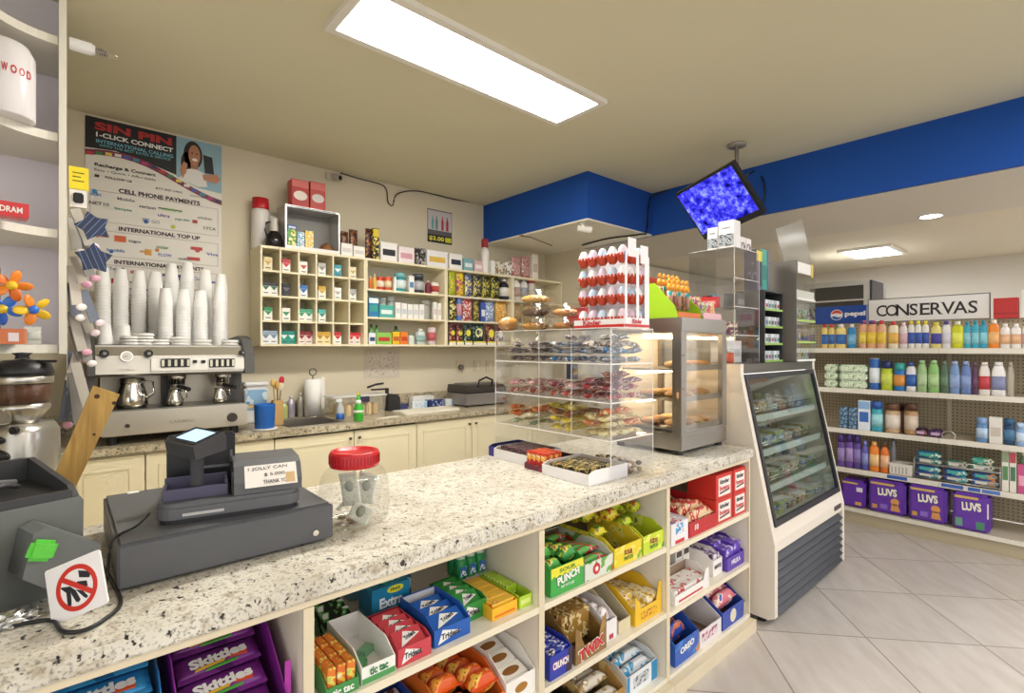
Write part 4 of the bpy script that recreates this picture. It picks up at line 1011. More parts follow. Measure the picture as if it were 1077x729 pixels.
def goods_row(items, where, end, group, z, plane, front, dmax=.2):
    """items: (kind, px0, px1, py_top, body, accent, label, description, category[, back offset]) measured along one shelf"""
    labs = rowlabels([i[7] for i in items], where, end)
    for it, lab in zip(items, labs):
        kind, p0, p1, py, body, acc, lb, desc, cat = it[:9]; back = it[9] if len(it) > 9 else 0
        if plane == 'y':
            a, b = on_y(p0, py, front + back), on_y(p1, py, front + back); wv = b.x - a.x; c = (a.x + b.x) / 2
        else:
            a, b = on_x(p0, py, front + back), on_x(p1, py, front + back); wv = a.y - b.y; c = (a.y + b.y) / 2
        h = max(.02, (a.z + b.z) / 2 - z - .0006); wv -= .0016
        if plane == 'x' and z < 1.3: h = min(h, .268)
        name = cat.replace(' ', '_')
        if kind == 'box': d = min(dmax, max(.02, wv * .8)); o = p_box(wv, d, h, body, acc, lb, name=name)
        elif kind == 'deep': d = dmax; o = p_box(wv, d, h, body, acc, lb, name=name)
        elif kind == 'bottle': d = min(wv, dmax) * .9; o = p_bottle(wv / 2, h, body, acc, lb, ry=d / 2, name=name)
        elif kind == 'flat': d = min(wv * .55, dmax); o = p_bottle(wv / 2, h, body, acc, lb, ry=d / 2, name=name, shoulder=.86, neck=.5, capr=.52, n=3)
        elif kind == 'spray': d = wv * .9; o = p_bottle(wv / 2, h, body, acc, lb, ry=d / 2, name=name, shoulder=.7, capr=.85, caph=.24, neck=.5)
        elif kind == 'cap': d = wv * .7; o = p_bottle(wv / 2, h, body, acc, lb, ry=d / 2, name=name, shoulder=.74, capr=.98, caph=.24, neck=.9, n=3)
        elif kind == 'inv': d = wv * .55; o = p_bottle(wv / 2, h, body, acc, lb, ry=d / 2, name=name, shoulder=.80, capr=.62, caph=.1, neck=.62, n=3)
        elif kind == 'jar': d = wv; o = p_jar(wv / 2, h, body, acc, lb, name=name)
        elif kind == 'can': d = wv; o = p_can(wv / 2, h, body, lb, acc or 'c8c6c0', name=name)
        elif kind == 'bag': d = min(.07, wv * .5); o = p_bag(wv, h, d * .8, body, lb, name=name)
        if plane == 'y': place(o, (c, front + back + d / 2 + .002, z + .0004), 0, lab, cat, group)
        else: place(o, (front + back + d / 2 + .002, c, z + .0004), -PI / 2, lab, cat, group)

# ------------------------------------------------------------------ cigarette packs in the pigeonholes
def cig(w, top, body, col):
    o = O('cigarette_pack', MBm(M(body, .4)).box(-w / 2, w / 2, -.011, .011, 0, .060, .001, seg=1))
    O('pack_lid', MBm(M(top, .4)).box(-w / 2, w / 2, -.011, .011, .0603, .085, .001, seg=1), None, o)
    c = MBm(M(col, .4)); c.prism([(-w / 2 + .003, .0585), (0, .032), (w / 2 - .003, .0585)], -.0118, -.0111, 'y'); O('chevron', c, None, o)
    O('print_line', BX(-w * .3, w * .3, -.0118, -.0111, .012, .018, M('55504a', .5)), None, o)
    return o
rows_ = [[('tan', 'e3cf98', 'e9ddb8', 'c9a860'), ('red topped', 'c23038', 'f1efe8', 'c23038'), ('red banded', 'f1efe8', 'f1efe8', 'c4242c'), ('pale grey', 'b8b6b0', 'f0eee8', '8a8884'), ('teal', '3aa2b4', '2f93a8', 'e9f0ee'), ('cream', 'f0e6c4', 'f2ead2', 'c9b77a')],
         [('black and white', '262626', 'f1efe8', '2d6a4a'), ('black', '202428', '2b2f36', '6a6a70'), ('blue', '2f6fb0', 'e9eef2', '2f6fb0'), ('gold topped', 'c9a43e', 'f2eee2', 'c9a43e'), ('plain white', 'f2f0ea', 'f2f0ea', 'b0aca4'), ('silver topped', 'b0b0b2', 'f2f0ea', '9a9a9e')],
         [('green topped', '2f8a58', 'f1efe8', '2f8a58'), ('green chevron', 'f1efe8', 'f1efe8', '2f8a58'), ('mint green', '4aa583', 'f1efe8', '3a9572'), ('turquoise', '4fb0a8', 'f1efe8', '2f8a80'), None, None],
         [('blue grey', '8fa3b8', 'e9ecee', '6f88a4'), ('dark teal', '1f8a80', '2a9a8c', 'e4efe9'), ('maroon', '8a2c36', 'e9d9d6', '8a2c36'), ('mustard', 'd0a23c', 'ecd9a4', 'b4862a'), ('red and white', 'c22a34', 'f1efe8', 'c22a34'), ('bright red', 'd02a30', 'f1e4e0', 'd02a30')]]
rn = ['top', 'second', 'third', 'bottom']
double = {(0, 5): 0, (1, 0): 1, (1, 3): 0, (1, 4): 0, (2, 0): 0, (2, 2): 1, (3, 0): 1, (3, 1): 1, (3, 2): 1, (3, 3): 1, (3, 5): 1, (2, 3): 0}
for r in range(4):
    for c in range(6):
        if rows_[r][c] is None: continue
        nm_, tp, bd, cl = rows_[r][c]; x0, x1, z = CELL(r, c); n_ = 2 if double.get((r, c)) else 1
        for k in range(n_):
            w_ = .052 if n_ == 1 else .048
            xx = x0 + (.040 if n_ == 1 else .0268) + k * .0488
            lab = f'{nm_} cigarette pack in the {ORD[c]} pigeonhole of the {rn[r]} rack row'
            if n_ == 2: lab = f'{["first", "second"][k]} {nm_} cigarette pack, {ORD[c]} pigeonhole of the {rn[r]} rack row'
            place(cig(w_, tp, bd, cl), (xx, HF + .035 + .012 * ((r * 3 + c) % 3), z + .0004), .05 * ((c + r) % 3 - 1), lab, 'cigarette pack', 'cigarette packs in the pigeonholes')
            if (r, c) == (0, 5):
                place(cig(w_, tp, bd, cl), (xx, HF + .036, z + .0864), .1, 'cream cigarette pack stacked highest in the sixth top pigeonhole', 'cigarette pack', 'cigarette packs in the pigeonholes') if z + .0864 + .086 < HZ1 - .02 else None

# ------------------------------------------------------------------ top of the hutch
ZT = HZ1 + .0006
v = on_y(277.5, 205, HF + .09); t = E('thermos', 'white thermos flask with a red cap at the end of the hutch top', 'thermos', (v.x + .002, HF + .17, ZT))
O('flask', MBm(M('e9e4e0', .35)).lathe([(0, 0), (.054, 0), (.056, .01), (.056, .24), (.050, .262), (0, .262)], seg=24), None, t)
O('cap', MBm(M('c2202c', .35)).lathe([(0, .2625), (.050, .2625), (.052, .27), (.050, .335), (0, .338)], seg=24), None, t)
O('pour_handle', MBm(M('d8d4cc', .4)).box(.045, .10, -.012, .012, .20, .235, .004), None, t)
v = on_y(288.5, 256, HF + .04); t = E('coffee_pot', 'round black coffee pot with a grey neck beside the thermos', 'coffee pot', (v.x + .002, HF + .055, ZT))
O('pot', MBm(M('1d1b1a', .15)).lathe([(0, 0), (.04, 0), (.052, .012), (.054, .045), (.045, .08), (.030, .098), (.028, .105)], seg=24), None, t)
O('neck', MBm(M('c9c4ba', .3)).lathe([(.029, .1055), (.027, .12), (.022, .17), (.026, .19), (.022, .192), (0, .192)], seg=20), None, t)
O('handle', MBm(M('1d1b1a', .4)).tube([(-.03, -.02, .16), (-.055, -.035, .15), (-.066, -.04, .10), (-.050, -.03, .06)], .006), None, t)
# small open fronted case
a, b = on_y(300, 262, HF + .005), on_y(357.5, 262, HF + .005); ch_ = on_y(300, 214, HF).z - ZT
t = E('display_box', 'small open fronted steel framed display case on the cigarette rack', 'display case', (a.x, HF + .005, ZT))
L = b.x - a.x; dd = .17
c_ = MBm(M('cfcdc8', .3, .6)); c_.box(0, .010, 0, dd, 0, ch_).box(L - .010, L, 0, dd, 0, ch_).box(.010, L - .010, 0, dd, ch_ - .012, ch_).use(M('eceae6', .4)).box(.010, L - .010, 0, dd, 0, .022).use(M('8c8a86', .5)).box(.010, L - .010, dd - .006, dd, .022, ch_ - .012)
O('case', c_, None, t)
O('top_print', BX(.03, L - .03, -.0012, -.0002, ch_ - .010, ch_ - .003, M('4a5f8a', .4)), None, t)
bz = ZT + .0225
for k, (x, w_, h_, c1, d_) in enumerate(((.022, .055, .11, ('4f9a4a', 'f2e14a', 'e9efe9'), 'green and yellow tea box in the small display case'), (.082, .05, .10, ('6fb0d0', 'f4f2ea', '3a70b0'), 'pale blue box in the small display case'), (.136, .055, .115, ('e6c42a', 'f4ecc0', 'c98a1c'), 'yellow box in the small display case'))):
    place(p_box(w_, .05, h_, c1, name='carton'), (a.x + x + w_ / 2, HF + .05, bz), 0, d_, 'box')
place(p_box(.06, .04, .03, '3a66a8', 'e4e8f0', name='carton'), (a.x + .05, HF + .05, bz + .1105), .1, 'small dark blue box lying on the green tea box', 'box')
lump = MBm(M('8a5a30', .7, 0, .2, 60)).lathe([(0, 0), (.045, 0), (.048, .012), (.036, .035), (.014, .05), (0, .052)], seg=22)
O('sugar_loaf', lump, None, None, (a.x + L - .075, HF + .06, bz), (0, 0, 0), 'brown dome of cane sugar in the small display case', 'sugar')
zt2 = ZT + ch_ + .0006
for px0, px1, py, c1, l1, d_ in ((307, 325.5, 187, 'b8322e', 'f0e6dc', 'dark red gift box with a white oval label on the small display case'), (326.5, 343, 190, 'c0443c', 'd9d2cc', 'red gift box with a clear glass picture on the small display case')):
    p0, p1 = on_y(px0, py, HF + .02), on_y(px1, py, HF + .02); h_ = p0.z - zt2; w_ = p1.x - p0.x - .003
    o = p_box(w_, .09, h_, c1, None, 'd8706a', name='gift_box'); place(o, ((p0.x + p1.x) / 2, HF + .07, zt2), 0, d_, 'gift box')
    O('label_panel', MBm(M(l1, .4)).lathe([(0, 0), (w_ * .4, 0), (w_ * .4, .0008), (0, .0008)], seg=24, mtx=Matrix.Translation((0, -.0452, h_ * .42)) @ Matrix.Rotation(PI / 2, 4, 'X') @ Matrix.Diagonal((1, .7, 1, 1)), smooth=False), None, o)
W1 = 'f0eee8'
goods_row([
    ('bag', 359, 367, 243, ('4a2a1c', '8a4a20', '2a1a14'), None, None, 'dark brown coffee pouch', 'pouch', .05), ('bag', 368, 377, 241, ('4a2a1c', '9a5a24', '2a1a14'), None, None, 'dark brown coffee pouch', 'pouch', .05),
    ('box', 359, 371, 256, W1, 'd8d4cc', None, 'low white card box', 'box'), ('box', 372, 384, 259, W1, 'd8d4cc', None, 'low white card box', 'box'),
    ('bag', 385, 392, 240, ('2c2622', '8a2a2a', 'b8a040'), None, None, 'dark patterned pouch', 'pouch', .03), ('box', 392.5, 399, 240, ('1f1f1f', 'e0c83a', 'f0ead8'), None, 'e0c83a', 'tall black and yellow box', 'box'),
    ('box', 400.5, 418, 255, 'f2f0ec', '2a2a2c', None, 'white box with black lettering', 'box'), ('box', 419.5, 436, 260, 'f0e4e6', 'd9a0b0', None, 'white box with a pink print', 'box'),
    ('box', 438, 448, 261, ('2a2624', 'b8b0a8', '6a5f58'), None, None, 'dark picture box', 'box'), ('box', 449, 471, 264, 'ece9ea', 'd9b24a', None, 'wide white box with a yellow patch', 'box'),
    ('box', 473, 486.5, 267, 'f1efe9', '1f2a3a', None, 'white box with a navy edge', 'box'), ('box', 488, 498, 272, '7fb0b8', 'e4eeee', None, 'pale teal box', 'box'), ('box', 499, 508, 274, 'd9b8b8', 'f1e9e6', None, 'pink carton', 'box'),
    ('spray', 509, 516, 251, 'efece6', 'a8303a', None, 'tall white bottle with a dark red top', 'bottle'), ('box', 517, 521, 274, 'f1efe9', None, None, 'narrow white carton', 'box'),
    ('box', 522, 530, 275, ('e0d8cc', '7a8a4a', 'b05a50'), None, None, 'mottled green carton', 'box'), ('box', 531, 539, 275, ('e9e2da', '4a4a5a', 'c8a070'), None, None, 'mottled grey carton', 'box'),
    ('bag', 540, 549, 270, ('d9a8a8', 'a8605a', 'f0e4e0'), None, None, 'pink snack pouch', 'pouch'), ('bag', 550, 559, 269, ('d0a09a', '8a4a44', 'f0e4e0'), None, None, 'pink snack pouch', 'pouch'), ('box', 560, 566, 268, 'ece4d8', 'c8b8a8', None, 'cream carton', 'box')],
    'on the hutch top', 'thermos end', 'goods on top of the hutch', ZT, 'y', HF + .01, .1)
goods_row([
    ('bottle', 388.5, 392.5, 290, 'd8742a', 'f0e0c0', None, 'orange pill bottle', 'bottle'), ('bottle', 393, 397, 288, 'e8c060', 'f2efe6', None, 'amber pill bottle', 'bottle'), ('can', 397.5, 405.5, 291, 'd0402c', 'f0e9e0', 'f2e4d0', 'red tin', 'tin'), ('can', 406, 413.5, 291, 'd85a2c', 'e8e0d8', 'f2d8b0', 'orange tin', 'tin'),
    ('box', 414.5, 417, 291, 'ecf0ee', None, None, 'narrow white carton', 'box'), ('jar', 417.8, 429.5, 287, '2f9aa0', '7fc0c4', 'e0eeee', 'big teal jar', 'jar'), ('box', 430.5, 436, 290, 'f1efe9', '5a8ab8', None, 'white pill carton', 'box'), ('jar', 437.5, 448.5, 288, '2a3036', '4a5058', 'b8b8bc', 'dark grey jar', 'jar'),
    ('bottle', 449.2, 454.8, 295, '7a2c3c', 'e8dcd8', None, 'maroon bottle', 'bottle'), ('can', 455.5, 463.5, 297, 'e9dfd8', 'f2f0ea', 'c04a44', 'white and red tin', 'tin')],
    'on the upper medicine shelf', 'cigarette rack', 'goods on the medicine shelves', HSH[0], 'y', HF + .025, .1)
goods_row([
    ('box', 388, 398.5, 313, '2f7fb4', '3aa090', 'e8f0f0', 'tall blue and teal box', 'box'), ('box', 399.2, 414.5, 321, '4fb0a4', 'e8f2ee', None, 'low teal box', 'box'), ('box', 416, 421.8, 318, W1, 'd0d4d8', None, 'white pill carton', 'box'), ('box', 422.4, 428.5, 319, W1, 'c8d0d8', None, 'white pill carton', 'box'),
    ('box', 429, 434.6, 320, W1, 'd0d4d8', None, 'white pill carton', 'box'), ('box', 435.2, 440.5, 320, W1, 'd8d4d0', None, 'white pill carton', 'box'), ('box', 441, 446.5, 320, W1, 'd8d4d0', None, 'white pill carton', 'box'), ('box', 456, 460, 318, W1, 'e0c8c8', None, 'white pill carton', 'box'), ('box', 460.6, 464.5, 319, W1, 'd8d4d0', None, 'white pill carton', 'box')],
    'on the middle medicine shelf', 'cigarette rack', 'goods on the medicine shelves', HSH[1], 'y', HF + .025, .1)
goods_row([('jar', 400, 408, 313, FOG('dfe6e2', .5), 'e4e4e0', None, 'clear tub', 'tub', .085), ('jar', 409, 417, 312, FOG('dfe6e2', .5), 'e4e4e0', None, 'clear tub', 'tub', .085), ('jar', 446, 455, 316, FOG('e4e4e2', .5), 'e9e9e6', None, 'clear tub', 'tub', .085)],
    'behind the middle medicine shelf cartons', 'cigarette rack', 'goods on the medicine shelves', HSH[1], 'y', HF + .03, .1)
goods_row([
    ('box', 388.2, 395.4, 350, 'e9ecf0', '24406a', None, 'white and navy box', 'box'), ('box', 396.2, 412, 350, '8fc85a', 'c03a2c', None, 'lime green box', 'box'), ('box', 413, 420.8, 349, 'eebf2a', 'c05a2a', None, 'yellow box', 'box'), ('box', 421.4, 429.5, 349, 'e8852c', 'c8442a', None, 'orange box', 'box'),
    ('bottle', 431, 437, 351, 'dfeae4', '6fb08a', None, 'small white bottle', 'bottle'), ('flat', 439, 448.5, 346, FOG('e6eef0', .7), 'f2f2f0', '9ab8b4', 'clear gel bottle', 'bottle'), ('can', 452.5, 460.5, 344, FOG('f0e0e4', .7), 'c04a54', 'c8606a', 'clear tub stack with red lids', 'tub')],
    'on the bottom medicine shelf', 'cigarette rack', 'goods on the medicine shelves', HZ0 + .0145, 'y', HF + .02, .1)
goods_row([('bottle', 389, 394, 341, '6fa860', '3f7a3a', None, 'green bottle', 'bottle', .07), ('bottle', 395, 400, 342, '6fa860', '3f7a3a', None, 'green bottle', 'bottle', .07), ('bottle', 415, 421, 343, '4f7a50', '2f5a3a', None, 'dark green bottle', 'bottle', .07)],
    'behind the bottom medicine shelf boxes', 'cigarette rack', 'goods on the medicine shelves', HZ0 + .0145, 'y', HF + .03, .1)
YB_ = lambda a, b, s=60: (a, 'e6d22e', b, s)
goods_row([
    ('bag', 473, 480.5, 285, ('9ab02e', 'e8d83a', '7a2a3a', 50), None, None, 'yellow green sweet pouch', 'pouch'), ('bag', 481, 489, 285, ('e0cc30', 'c85a7a', '2a2a2a', 50), None, None, 'yellow and pink pouch', 'pouch'), ('bag', 490, 498, 287, ('4a5a9a', 'e0cc30', 'e8e8e8', 50), None, None, 'blue and yellow pouch', 'pouch'),
    ('bag', 499, 507.5, 288, ('24284a', 'e0cc30', '9a9ac0', 50), None, None, 'navy and yellow pouch', 'pouch'), ('bag', 508.5, 517, 289, ('26261e', 'd8cc3a', '5a6a3a', 50), None, None, 'black and yellow pouch', 'pouch'), ('bag', 518, 526.5, 289, ('1e1e1c', 'd8cc3a', '4a5a2a', 50), None, None, 'black and yellow pouch', 'pouch'), ('bottle', 529, 537, 293, '2a2a34', 'e8e6e2', 'ece9e4', 'dark bottle with a white label', 'bottle')],
    'on the upper candy wall shelf', 'medicine side', 'goods on the candy wall shelves', HSH[0], 'y', HF + .025, .1)
goods_row([('bag', 474, 481, 313, ('2a2a20', 'd8c83a', 'ecebe4', 50), None, None, 'black and yellow pouch', 'pouch'), ('can', 482, 487, 312, '5a7ac0', 'e0e0e8', 'd8a0b0', 'blue tube', 'tube'), ('bag', 488, 498, 313, ('b03a3a', 'ece4e0', '6a2a2a', 50), None, None, 'red and white pouch', 'pouch'), ('bag', 499, 505, 316, ('4a3a2a', 'd8c83a', '2a2a2a', 50), None, None, 'small brown pouch', 'pouch'),
    ('box', 506, 511, 318, '3a56a8', 'e0e4f0', None, 'dark blue box', 'box'), ('bag', 512, 521.5, 317, ('7f9ac8', 'ecf0f4', '4a6ab0', 50), None, None, 'pale blue pouch', 'pouch'), ('bag', 523, 535, 316, ('d89a3a', 'f0d890', 'a86a20', 50), None, None, 'orange yellow pouch', 'pouch')],
    'on the middle candy wall shelf', 'medicine side', 'goods on the candy wall shelves', HSH[1], 'y', HF + .025, .1)
goods_row([('bag', 473.5, 480, 340, ('2a1c1a', 'c03a2a', 'd8d0c8', 60), None, 'e8dc3a', 'black and red pouch', 'pouch'), ('bag', 481, 488, 340, ('2a1c1a', 'b03a2a', 'd8d0c8', 60), None, 'e8dc3a', 'black and red pouch', 'pouch'), ('bag', 489, 497, 340, ('1c2422', '4a6a5a', 'd8d0c8', 60), None, 'e8dc3a', 'black and green pouch', 'pouch'), ('bag', 498, 511, 340, ('1a2a26', '3a5a4a', 'a8b0a8', 60), None, 'e8e4a0', 'wide black and green pouch', 'pouch'), ('bag', 512.5, 522, 341, ('2a1c1a', 'c0564a', 'ecebe4', 60), None, 'e8dc3a', 'black and red pouch', 'pouch'), ('bag', 523, 531, 342, ('2a1c1a', 'a83a34', 'ecebe4', 60), None, 'ece9d0', 'black and red pouch', 'pouch')],
    'on the bottom candy wall shelf', 'medicine side', 'goods on the candy wall shelves', HZ0 + .0145, 'y', HF + .02, .1)
for px0, px1, py in ((473, 480, 356.5), (481, 488, 357), (489.5, 497, 357), (498.5, 511, 357), (513, 522, 357.5), (523.5, 531, 358)):
    a, b = on_y(px0, py, HF + .004), on_y(px1, py, HF + .004)
    o = O('price_card', MBm(M('f0ede4', .5)).box(0, b.x - a.x, -.0005, .001, .0, .03), None, None, (a.x, HF + .006, HZ0 + .0148), (0, 0, 0), f'white and yellow price card leaning before the {ORD[[473, 481, 489.5, 498.5, 513, 523.5].index(px0)]} bottom candy pouch', 'price card', 'price cards on the bottom candy wall shelf')
    O('yellow_band', BX(0, b.x - a.x, -.0012, -.0006, .018, .030, M('e6dc3c', .5)), None, o)
goods_row([('bottle', 541.5, 549, 291, 'ece9e6', 'c8c4c0', 'c8a8a0', 'white bottle', 'bottle'), ('bottle', 550, 557, 292, 'e4e0dc', 'b8b4b0', 'a8b0c0', 'white bottle', 'bottle'), ('jar', 558.5, 565, 292, 'd8d0c8', 'a84a40', None, 'cream jar', 'jar')],
    'on the upper corner wall shelf', 'candy shelves', 'goods on the corner wall shelf', HSH[0], 'y', HF + .025, .1)
goods_row([('bag', 541.5, 551, 317, ('8a6a3a', 'c8a860', '4a3420', 50), None, None, 'brown snack pouch', 'pouch'), ('bag', 552.5, 562, 318, ('a07a44', 'd8b870', '5a4020', 50), None, None, 'brown snack pouch', 'pouch')],
    'on the middle corner wall shelf', 'candy shelves', 'goods on the corner wall shelf', HSH[1], 'y', HF + .025, .1)
# small price poster on the wall
a, b = on_y(449.5, 219, YW), on_y(475, 258, YW)
t = O('price_poster', MBm(M('5f5c62', .5)).box(0, b.x - a.x, -.004, -.001, b.z - a.z, 0), None, None, (a.x, YW, a.z), (0, 0, 0), 'small dark poster with bottles and a yellow price on the wall', 'poster')
w_, h_ = b.x - a.x, a.z - b.z
O('poster_frame', BX(0.004, w_ - .004, -.0048, -.0042, -h_ * .62, -h_ * .03, M('c9c4c8', .5)), None, t)
O('price_band', BX(0, w_, -.0048, -.0042, -h_, -h_ * .76, M('1c1b18', .5)), None, t)
for k, (c, x) in enumerate((('6fa8a8', .2), ('7a8a8a', .36), ('b8404c', .6), ('a8344a', .8))):
    O('printed_bottle', MBm(M(c, .5)).prism([(x * w_ - .012, -h_ * .6), (x * w_ + .012, -h_ * .6), (x * w_ + .012, -h_ * .32), (x * w_ + .005, -h_ * .26), (x * w_ + .005, -h_ * .18), (x * w_ - .005, -h_ * .18), (x * w_ - .005, -h_ * .26), (x * w_ - .012, -h_ * .32)], -.0056, -.0049, 'y'), None, t)
TX('$3.00', w_ * .62, h_ * .15, M('e6e04a', .5), t, (w_ * .36, -.0052, -h_ * .88), FRONT, .03)
O('yellow_block', BX(w_ * .72, w_ * .97, -.0056, -.0049, -h_ * .95, -h_ * .80, M('d8d23a', .5)), None, t)

# ------------------------------------------------------------------ back counter goods
ZK = BT + .0006
def bk_(px, Y): return on_y(px, 420, Y).x
# tub of sauce behind, blue canister, spoons
t = E('plastic_tub', 'white square tub with a blue picture label beside the espresso machine', 'tub', (bk_(269, 3.52) + .0, 3.56, ZK))
o = O('tub_body', MBm(M('e9e9ea', .4)).box(-.068, .068, -.06, .06, 0, .235, .012), None, t)
O('lid', MBm(M('f1f0ee', .4)).box(-.073, .073, -.065, .065, .2355, .262, .008), None, t)
O('label_panel', BX(-.062, .062, -.0612, -.0602, .085, .215, PK('8fb8dc', 'd8e6f0', '6fa0d0', 14)), None, t)
O('label_food', BX(-.05, .05, -.0622, -.0613, .10, .125, PK('d8b060', 'e8d8b0', 'b88a40', 60)), None, t)
x = bk_(278.5, 3.2)
t = E('blue_canister', 'bright blue plastic canister on the back counter edge', 'canister', (x, 3.20, ZK))
O('body', MBm(M('1f66c0', .4)).lathe([(0, .012), (.05, .012), (.053, .016), (.057, .145), (.0585, .15), (.054, .15), (.05, .03), (0, .03)], seg=26), None, t)
O('saucer', MBm(M('e8e6e2', .4)).lathe([(0, .001), (.06, 0), (.07, .008), (.068, .0115), (0, .0115)], seg=26), None, t)
t = E('utensil_pot', 'wooden utensil block holding spoons and a red spatula', 'utensil holder', (bk_(291.5, 3.36), 3.36, ZK))
O('block', MBm(M('c8a468', .6, 0, .08, 30)).box(-.03, .03, -.03, .03, 0, .15, .004).box(-.026, .026, -.026, .026, .15, .154), None, t)
zu = ZK + .1548
for k, (dx, dy, ln, col, hc, lab) in enumerate(((-.014, .0, .085, 'd8b46a', 'd8b46a', 'wooden spoon with a broad head'), (.016, .004, .10, 'c01c2c', '8a2a2a', 'red spatula'), (-.002, -.014, .07, 'c49a4a', '6a5a30', 'small wooden ladle'), (.012, -.016, .06, 'dcd0b0', 'a09060', 'pale plastic spoon'))):
    u = E('kitchen_utensil', lab + ' standing in the wooden utensil block', 'utensil', (bk_(291.5, 3.36) + dx, 3.36 + dy, zu), 0, 'utensils in the block', (0, dx * 6, 0))
    O('handle', MBm(M(hc, .5)).cyl((0, 0, 0), (0, 0, ln), .004), None, u)
    O('head', MBm(M(col, .5)).ball((0, 0, ln + .022), .017, .007, .026), None, u)
for k, (px, Y, hh_, rr, c, lab) in enumerate(((306, 3.64, .15, .024, 'c0b8cc', 'slim grey syrup bottle behind the sink'), (315.5, 3.64, .165, .022, 'a8a29a', 'steel shaker behind the sink'), (299, 3.62, .12, .022, 'b8c07a', 'pale green bottle behind the sink'))):
    o = p_bottle(rr, hh_, M(c, .25, .5 if k < 2 else 0), 'd8d6d0', None, name='syrup_bottle'); place(o, (bk_(px, Y), Y, ZK), 0, lab, 'bottle')
x = bk_(327.5, 3.64)
t = E('paper_towel_holder', 'white paper towel roll on an upright wire holder', 'paper towel', (x, 3.61, ZK))
O('base_plate', MBm(CHROME).lathe([(0, 0), (.06, 0), (.062, .006), (0, .008)], seg=24), None, t)
O('roll', MBm(M('f4f2ee', .8)).lathe([(.018, .009), (.056, .009), (.056, .262), (.018, .262)], seg=28), None, t)
O('finial', MBm(DSTEEL).cyl((0, 0, .009), (0, 0, .285), .005).tube([(.024 * math.cos(a), 0, .31 + .024 * math.sin(a)) for a in [k * PI / 9 for k in range(19)]], .005), None, t)
O('splash_board', MBm(M('efece4', .5)).box(0, .028, 0, .01, 0, .27, .002), None, None, (bk_(338, 3.66), 3.665, ZK), (0, 0, 0), 'narrow white panel standing behind the paper towel roll', 'panel')
t = E('spray_bottle', 'clear spray bottle with a blue base by the sink', 'bottle', (bk_(337, 3.60) + .035, 3.50, ZK) if False else (SKX1 + .035, 3.34, ZK))
O('base', MBm(M('2a5fae', .3)).lathe([(0, 0), (.026, 0), (.028, .006), (.027, .04), (0, .04)], seg=20), None, t)
O('body', MBm(FOG('dfe8ee', .5)).lathe([(.026, .0405), (.025, .07), (.012, .10), (.010, .115), (0, .115)], seg=20), None, t)
O('nozzle', MBm(M('e8eaec', .4)).box(-.028, .012, -.008, .008, .1155, .137, .003), None, t)
# bread box
xa, xb = bk_(350, 3.40), bk_(405, 3.40)
t = E('bread_tub', 'clear plastic tub of sliced bread with a lid', 'food tub', ((xa + xb) / 2, 3.47, ZK)); hwx = (xb - xa) / 2
bdy = MBm(FOG('f0ead8', .22)).prism([(-hwx + .015, 0), (hwx - .015, 0), (hwx, .135), (-hwx, .135)], -.085, .085, 'y'); O('tub_body', bdy, None, t)
O('lid', MBm(FOG('e8e8e6', .75)).box(-hwx - .008, hwx + .008, -.092, .092, .1355, .148, .004), None, t)
O('lid_clip', MBm(M('3a3450', .4)).box(-.03, .06, -.0995, -.0925, .10, .138, .003), None, t)
for k in range(6):
    lf = MBm(M(['dcb878', 'e4c68c', 'd4aa66'][k % 3], .8, 0, .1, 60)).box(-.017, .017, -.066, .066, 0, .085 - .006 * (k % 2), .008)
    O('bread_slice', lf, None, None, ((xa + xb) / 2 - .125 + k * .05, 3.47, ZK + .003), (0, 0, 0), f'{ORD[k]} thick bread slice from the sink side inside the clear tub', 'bread', 'bread slices in the tub')
# green bottle
t = E('green_bottle', 'small green glass bottle with a yellow cap in front of the bread tub', 'bottle', (bk_(378.5, 3.16), 3.18, ZK))
O('glass', MBm(M('3fae3a', .12)).lathe([(0, 0), (.029, 0), (.031, .006), (.031, .085), (.022, .115), (.0125, .135), (.012, .17), (0, .17)], seg=22), None, t)
O('label_panel', MBm(M('e4ecd8', .4)).lathe([(.030, .055), (.0317, .055), (.0317, .072), (.030, .072)], seg=22), None, t)
O('neck_label', MBm(M('e8eee6', .4)).lathe([(.0225, .1155), (.023, .1155), (.0135, .138), (.0125, .138)], seg=22), None, t)
O('cap', MBm(M('d8c83a', .4)).lathe([(0, .1705), (.0135, .1705), (.0135, .184), (0, .184)], seg=18), None, t)
# black sealer behind the bread tub
t = E('film_cutter', 'black plastic wrap cutter behind the bread tub', 'cutter', (bk_(412, 3.56), 3.56, ZK))
O('stand', MBm(M('2c2b2d', .4)).prism([(-.05, 0), (.045, 0), (.045, .10), (.02, .125), (-.05, .13)], -.05, .05, 'y'), None, t)
O('arm', MBm(M('2c2b2d', .4)).box(-.17, -.0305, -.012, .012, .160, .172, .004).tube([(-.2, 0, .185), (-.13, 0, .205), (-.07, 0, .21)], .008).box(-.05, -.03, -.012, .012, .1305, .172), None, t)
O('foot_bar', MBm(M('3c4470', .4)).box(.046, .13, -.02, .02, .0, .045, .004), None, t)
for k, (p0, p1, c, lab, hh_) in enumerate(((433, 449, ('eaf0f4', 'c0d4ea', 'f4f6f8'), 'white wrap box with pale blue ends on the back counter', .055), (450, 467, ('24346a', '3a4a8a', 'dfe4ee'), 'navy blue cling film box on the back counter', .06), (468, 477, ('eef0f2', 'd8dfe6', 'f4f6f8'), 'long white foil box next to the panini grill', .055))):
    x0, x1 = bk_(p0, 3.52), bk_(p1, 3.52)
    o = O('wrap_box', MBm(mm(c)).box(-(x1 - x0) / 2 + .002, (x1 - x0) / 2 - .002, -.03, .03, 0, hh_, .002)); place(o, ((x0 + x1) / 2, 3.54, ZK), 0, lab, 'wrap box')
    O('end_band', BX((x1 - x0) / 2 - .03, (x1 - x0) / 2 - .004, -.0312, -.0302, .003, hh_ - .003, M('9ac0e4' if k != 1 else '7a8ac0', .4)), None, o)
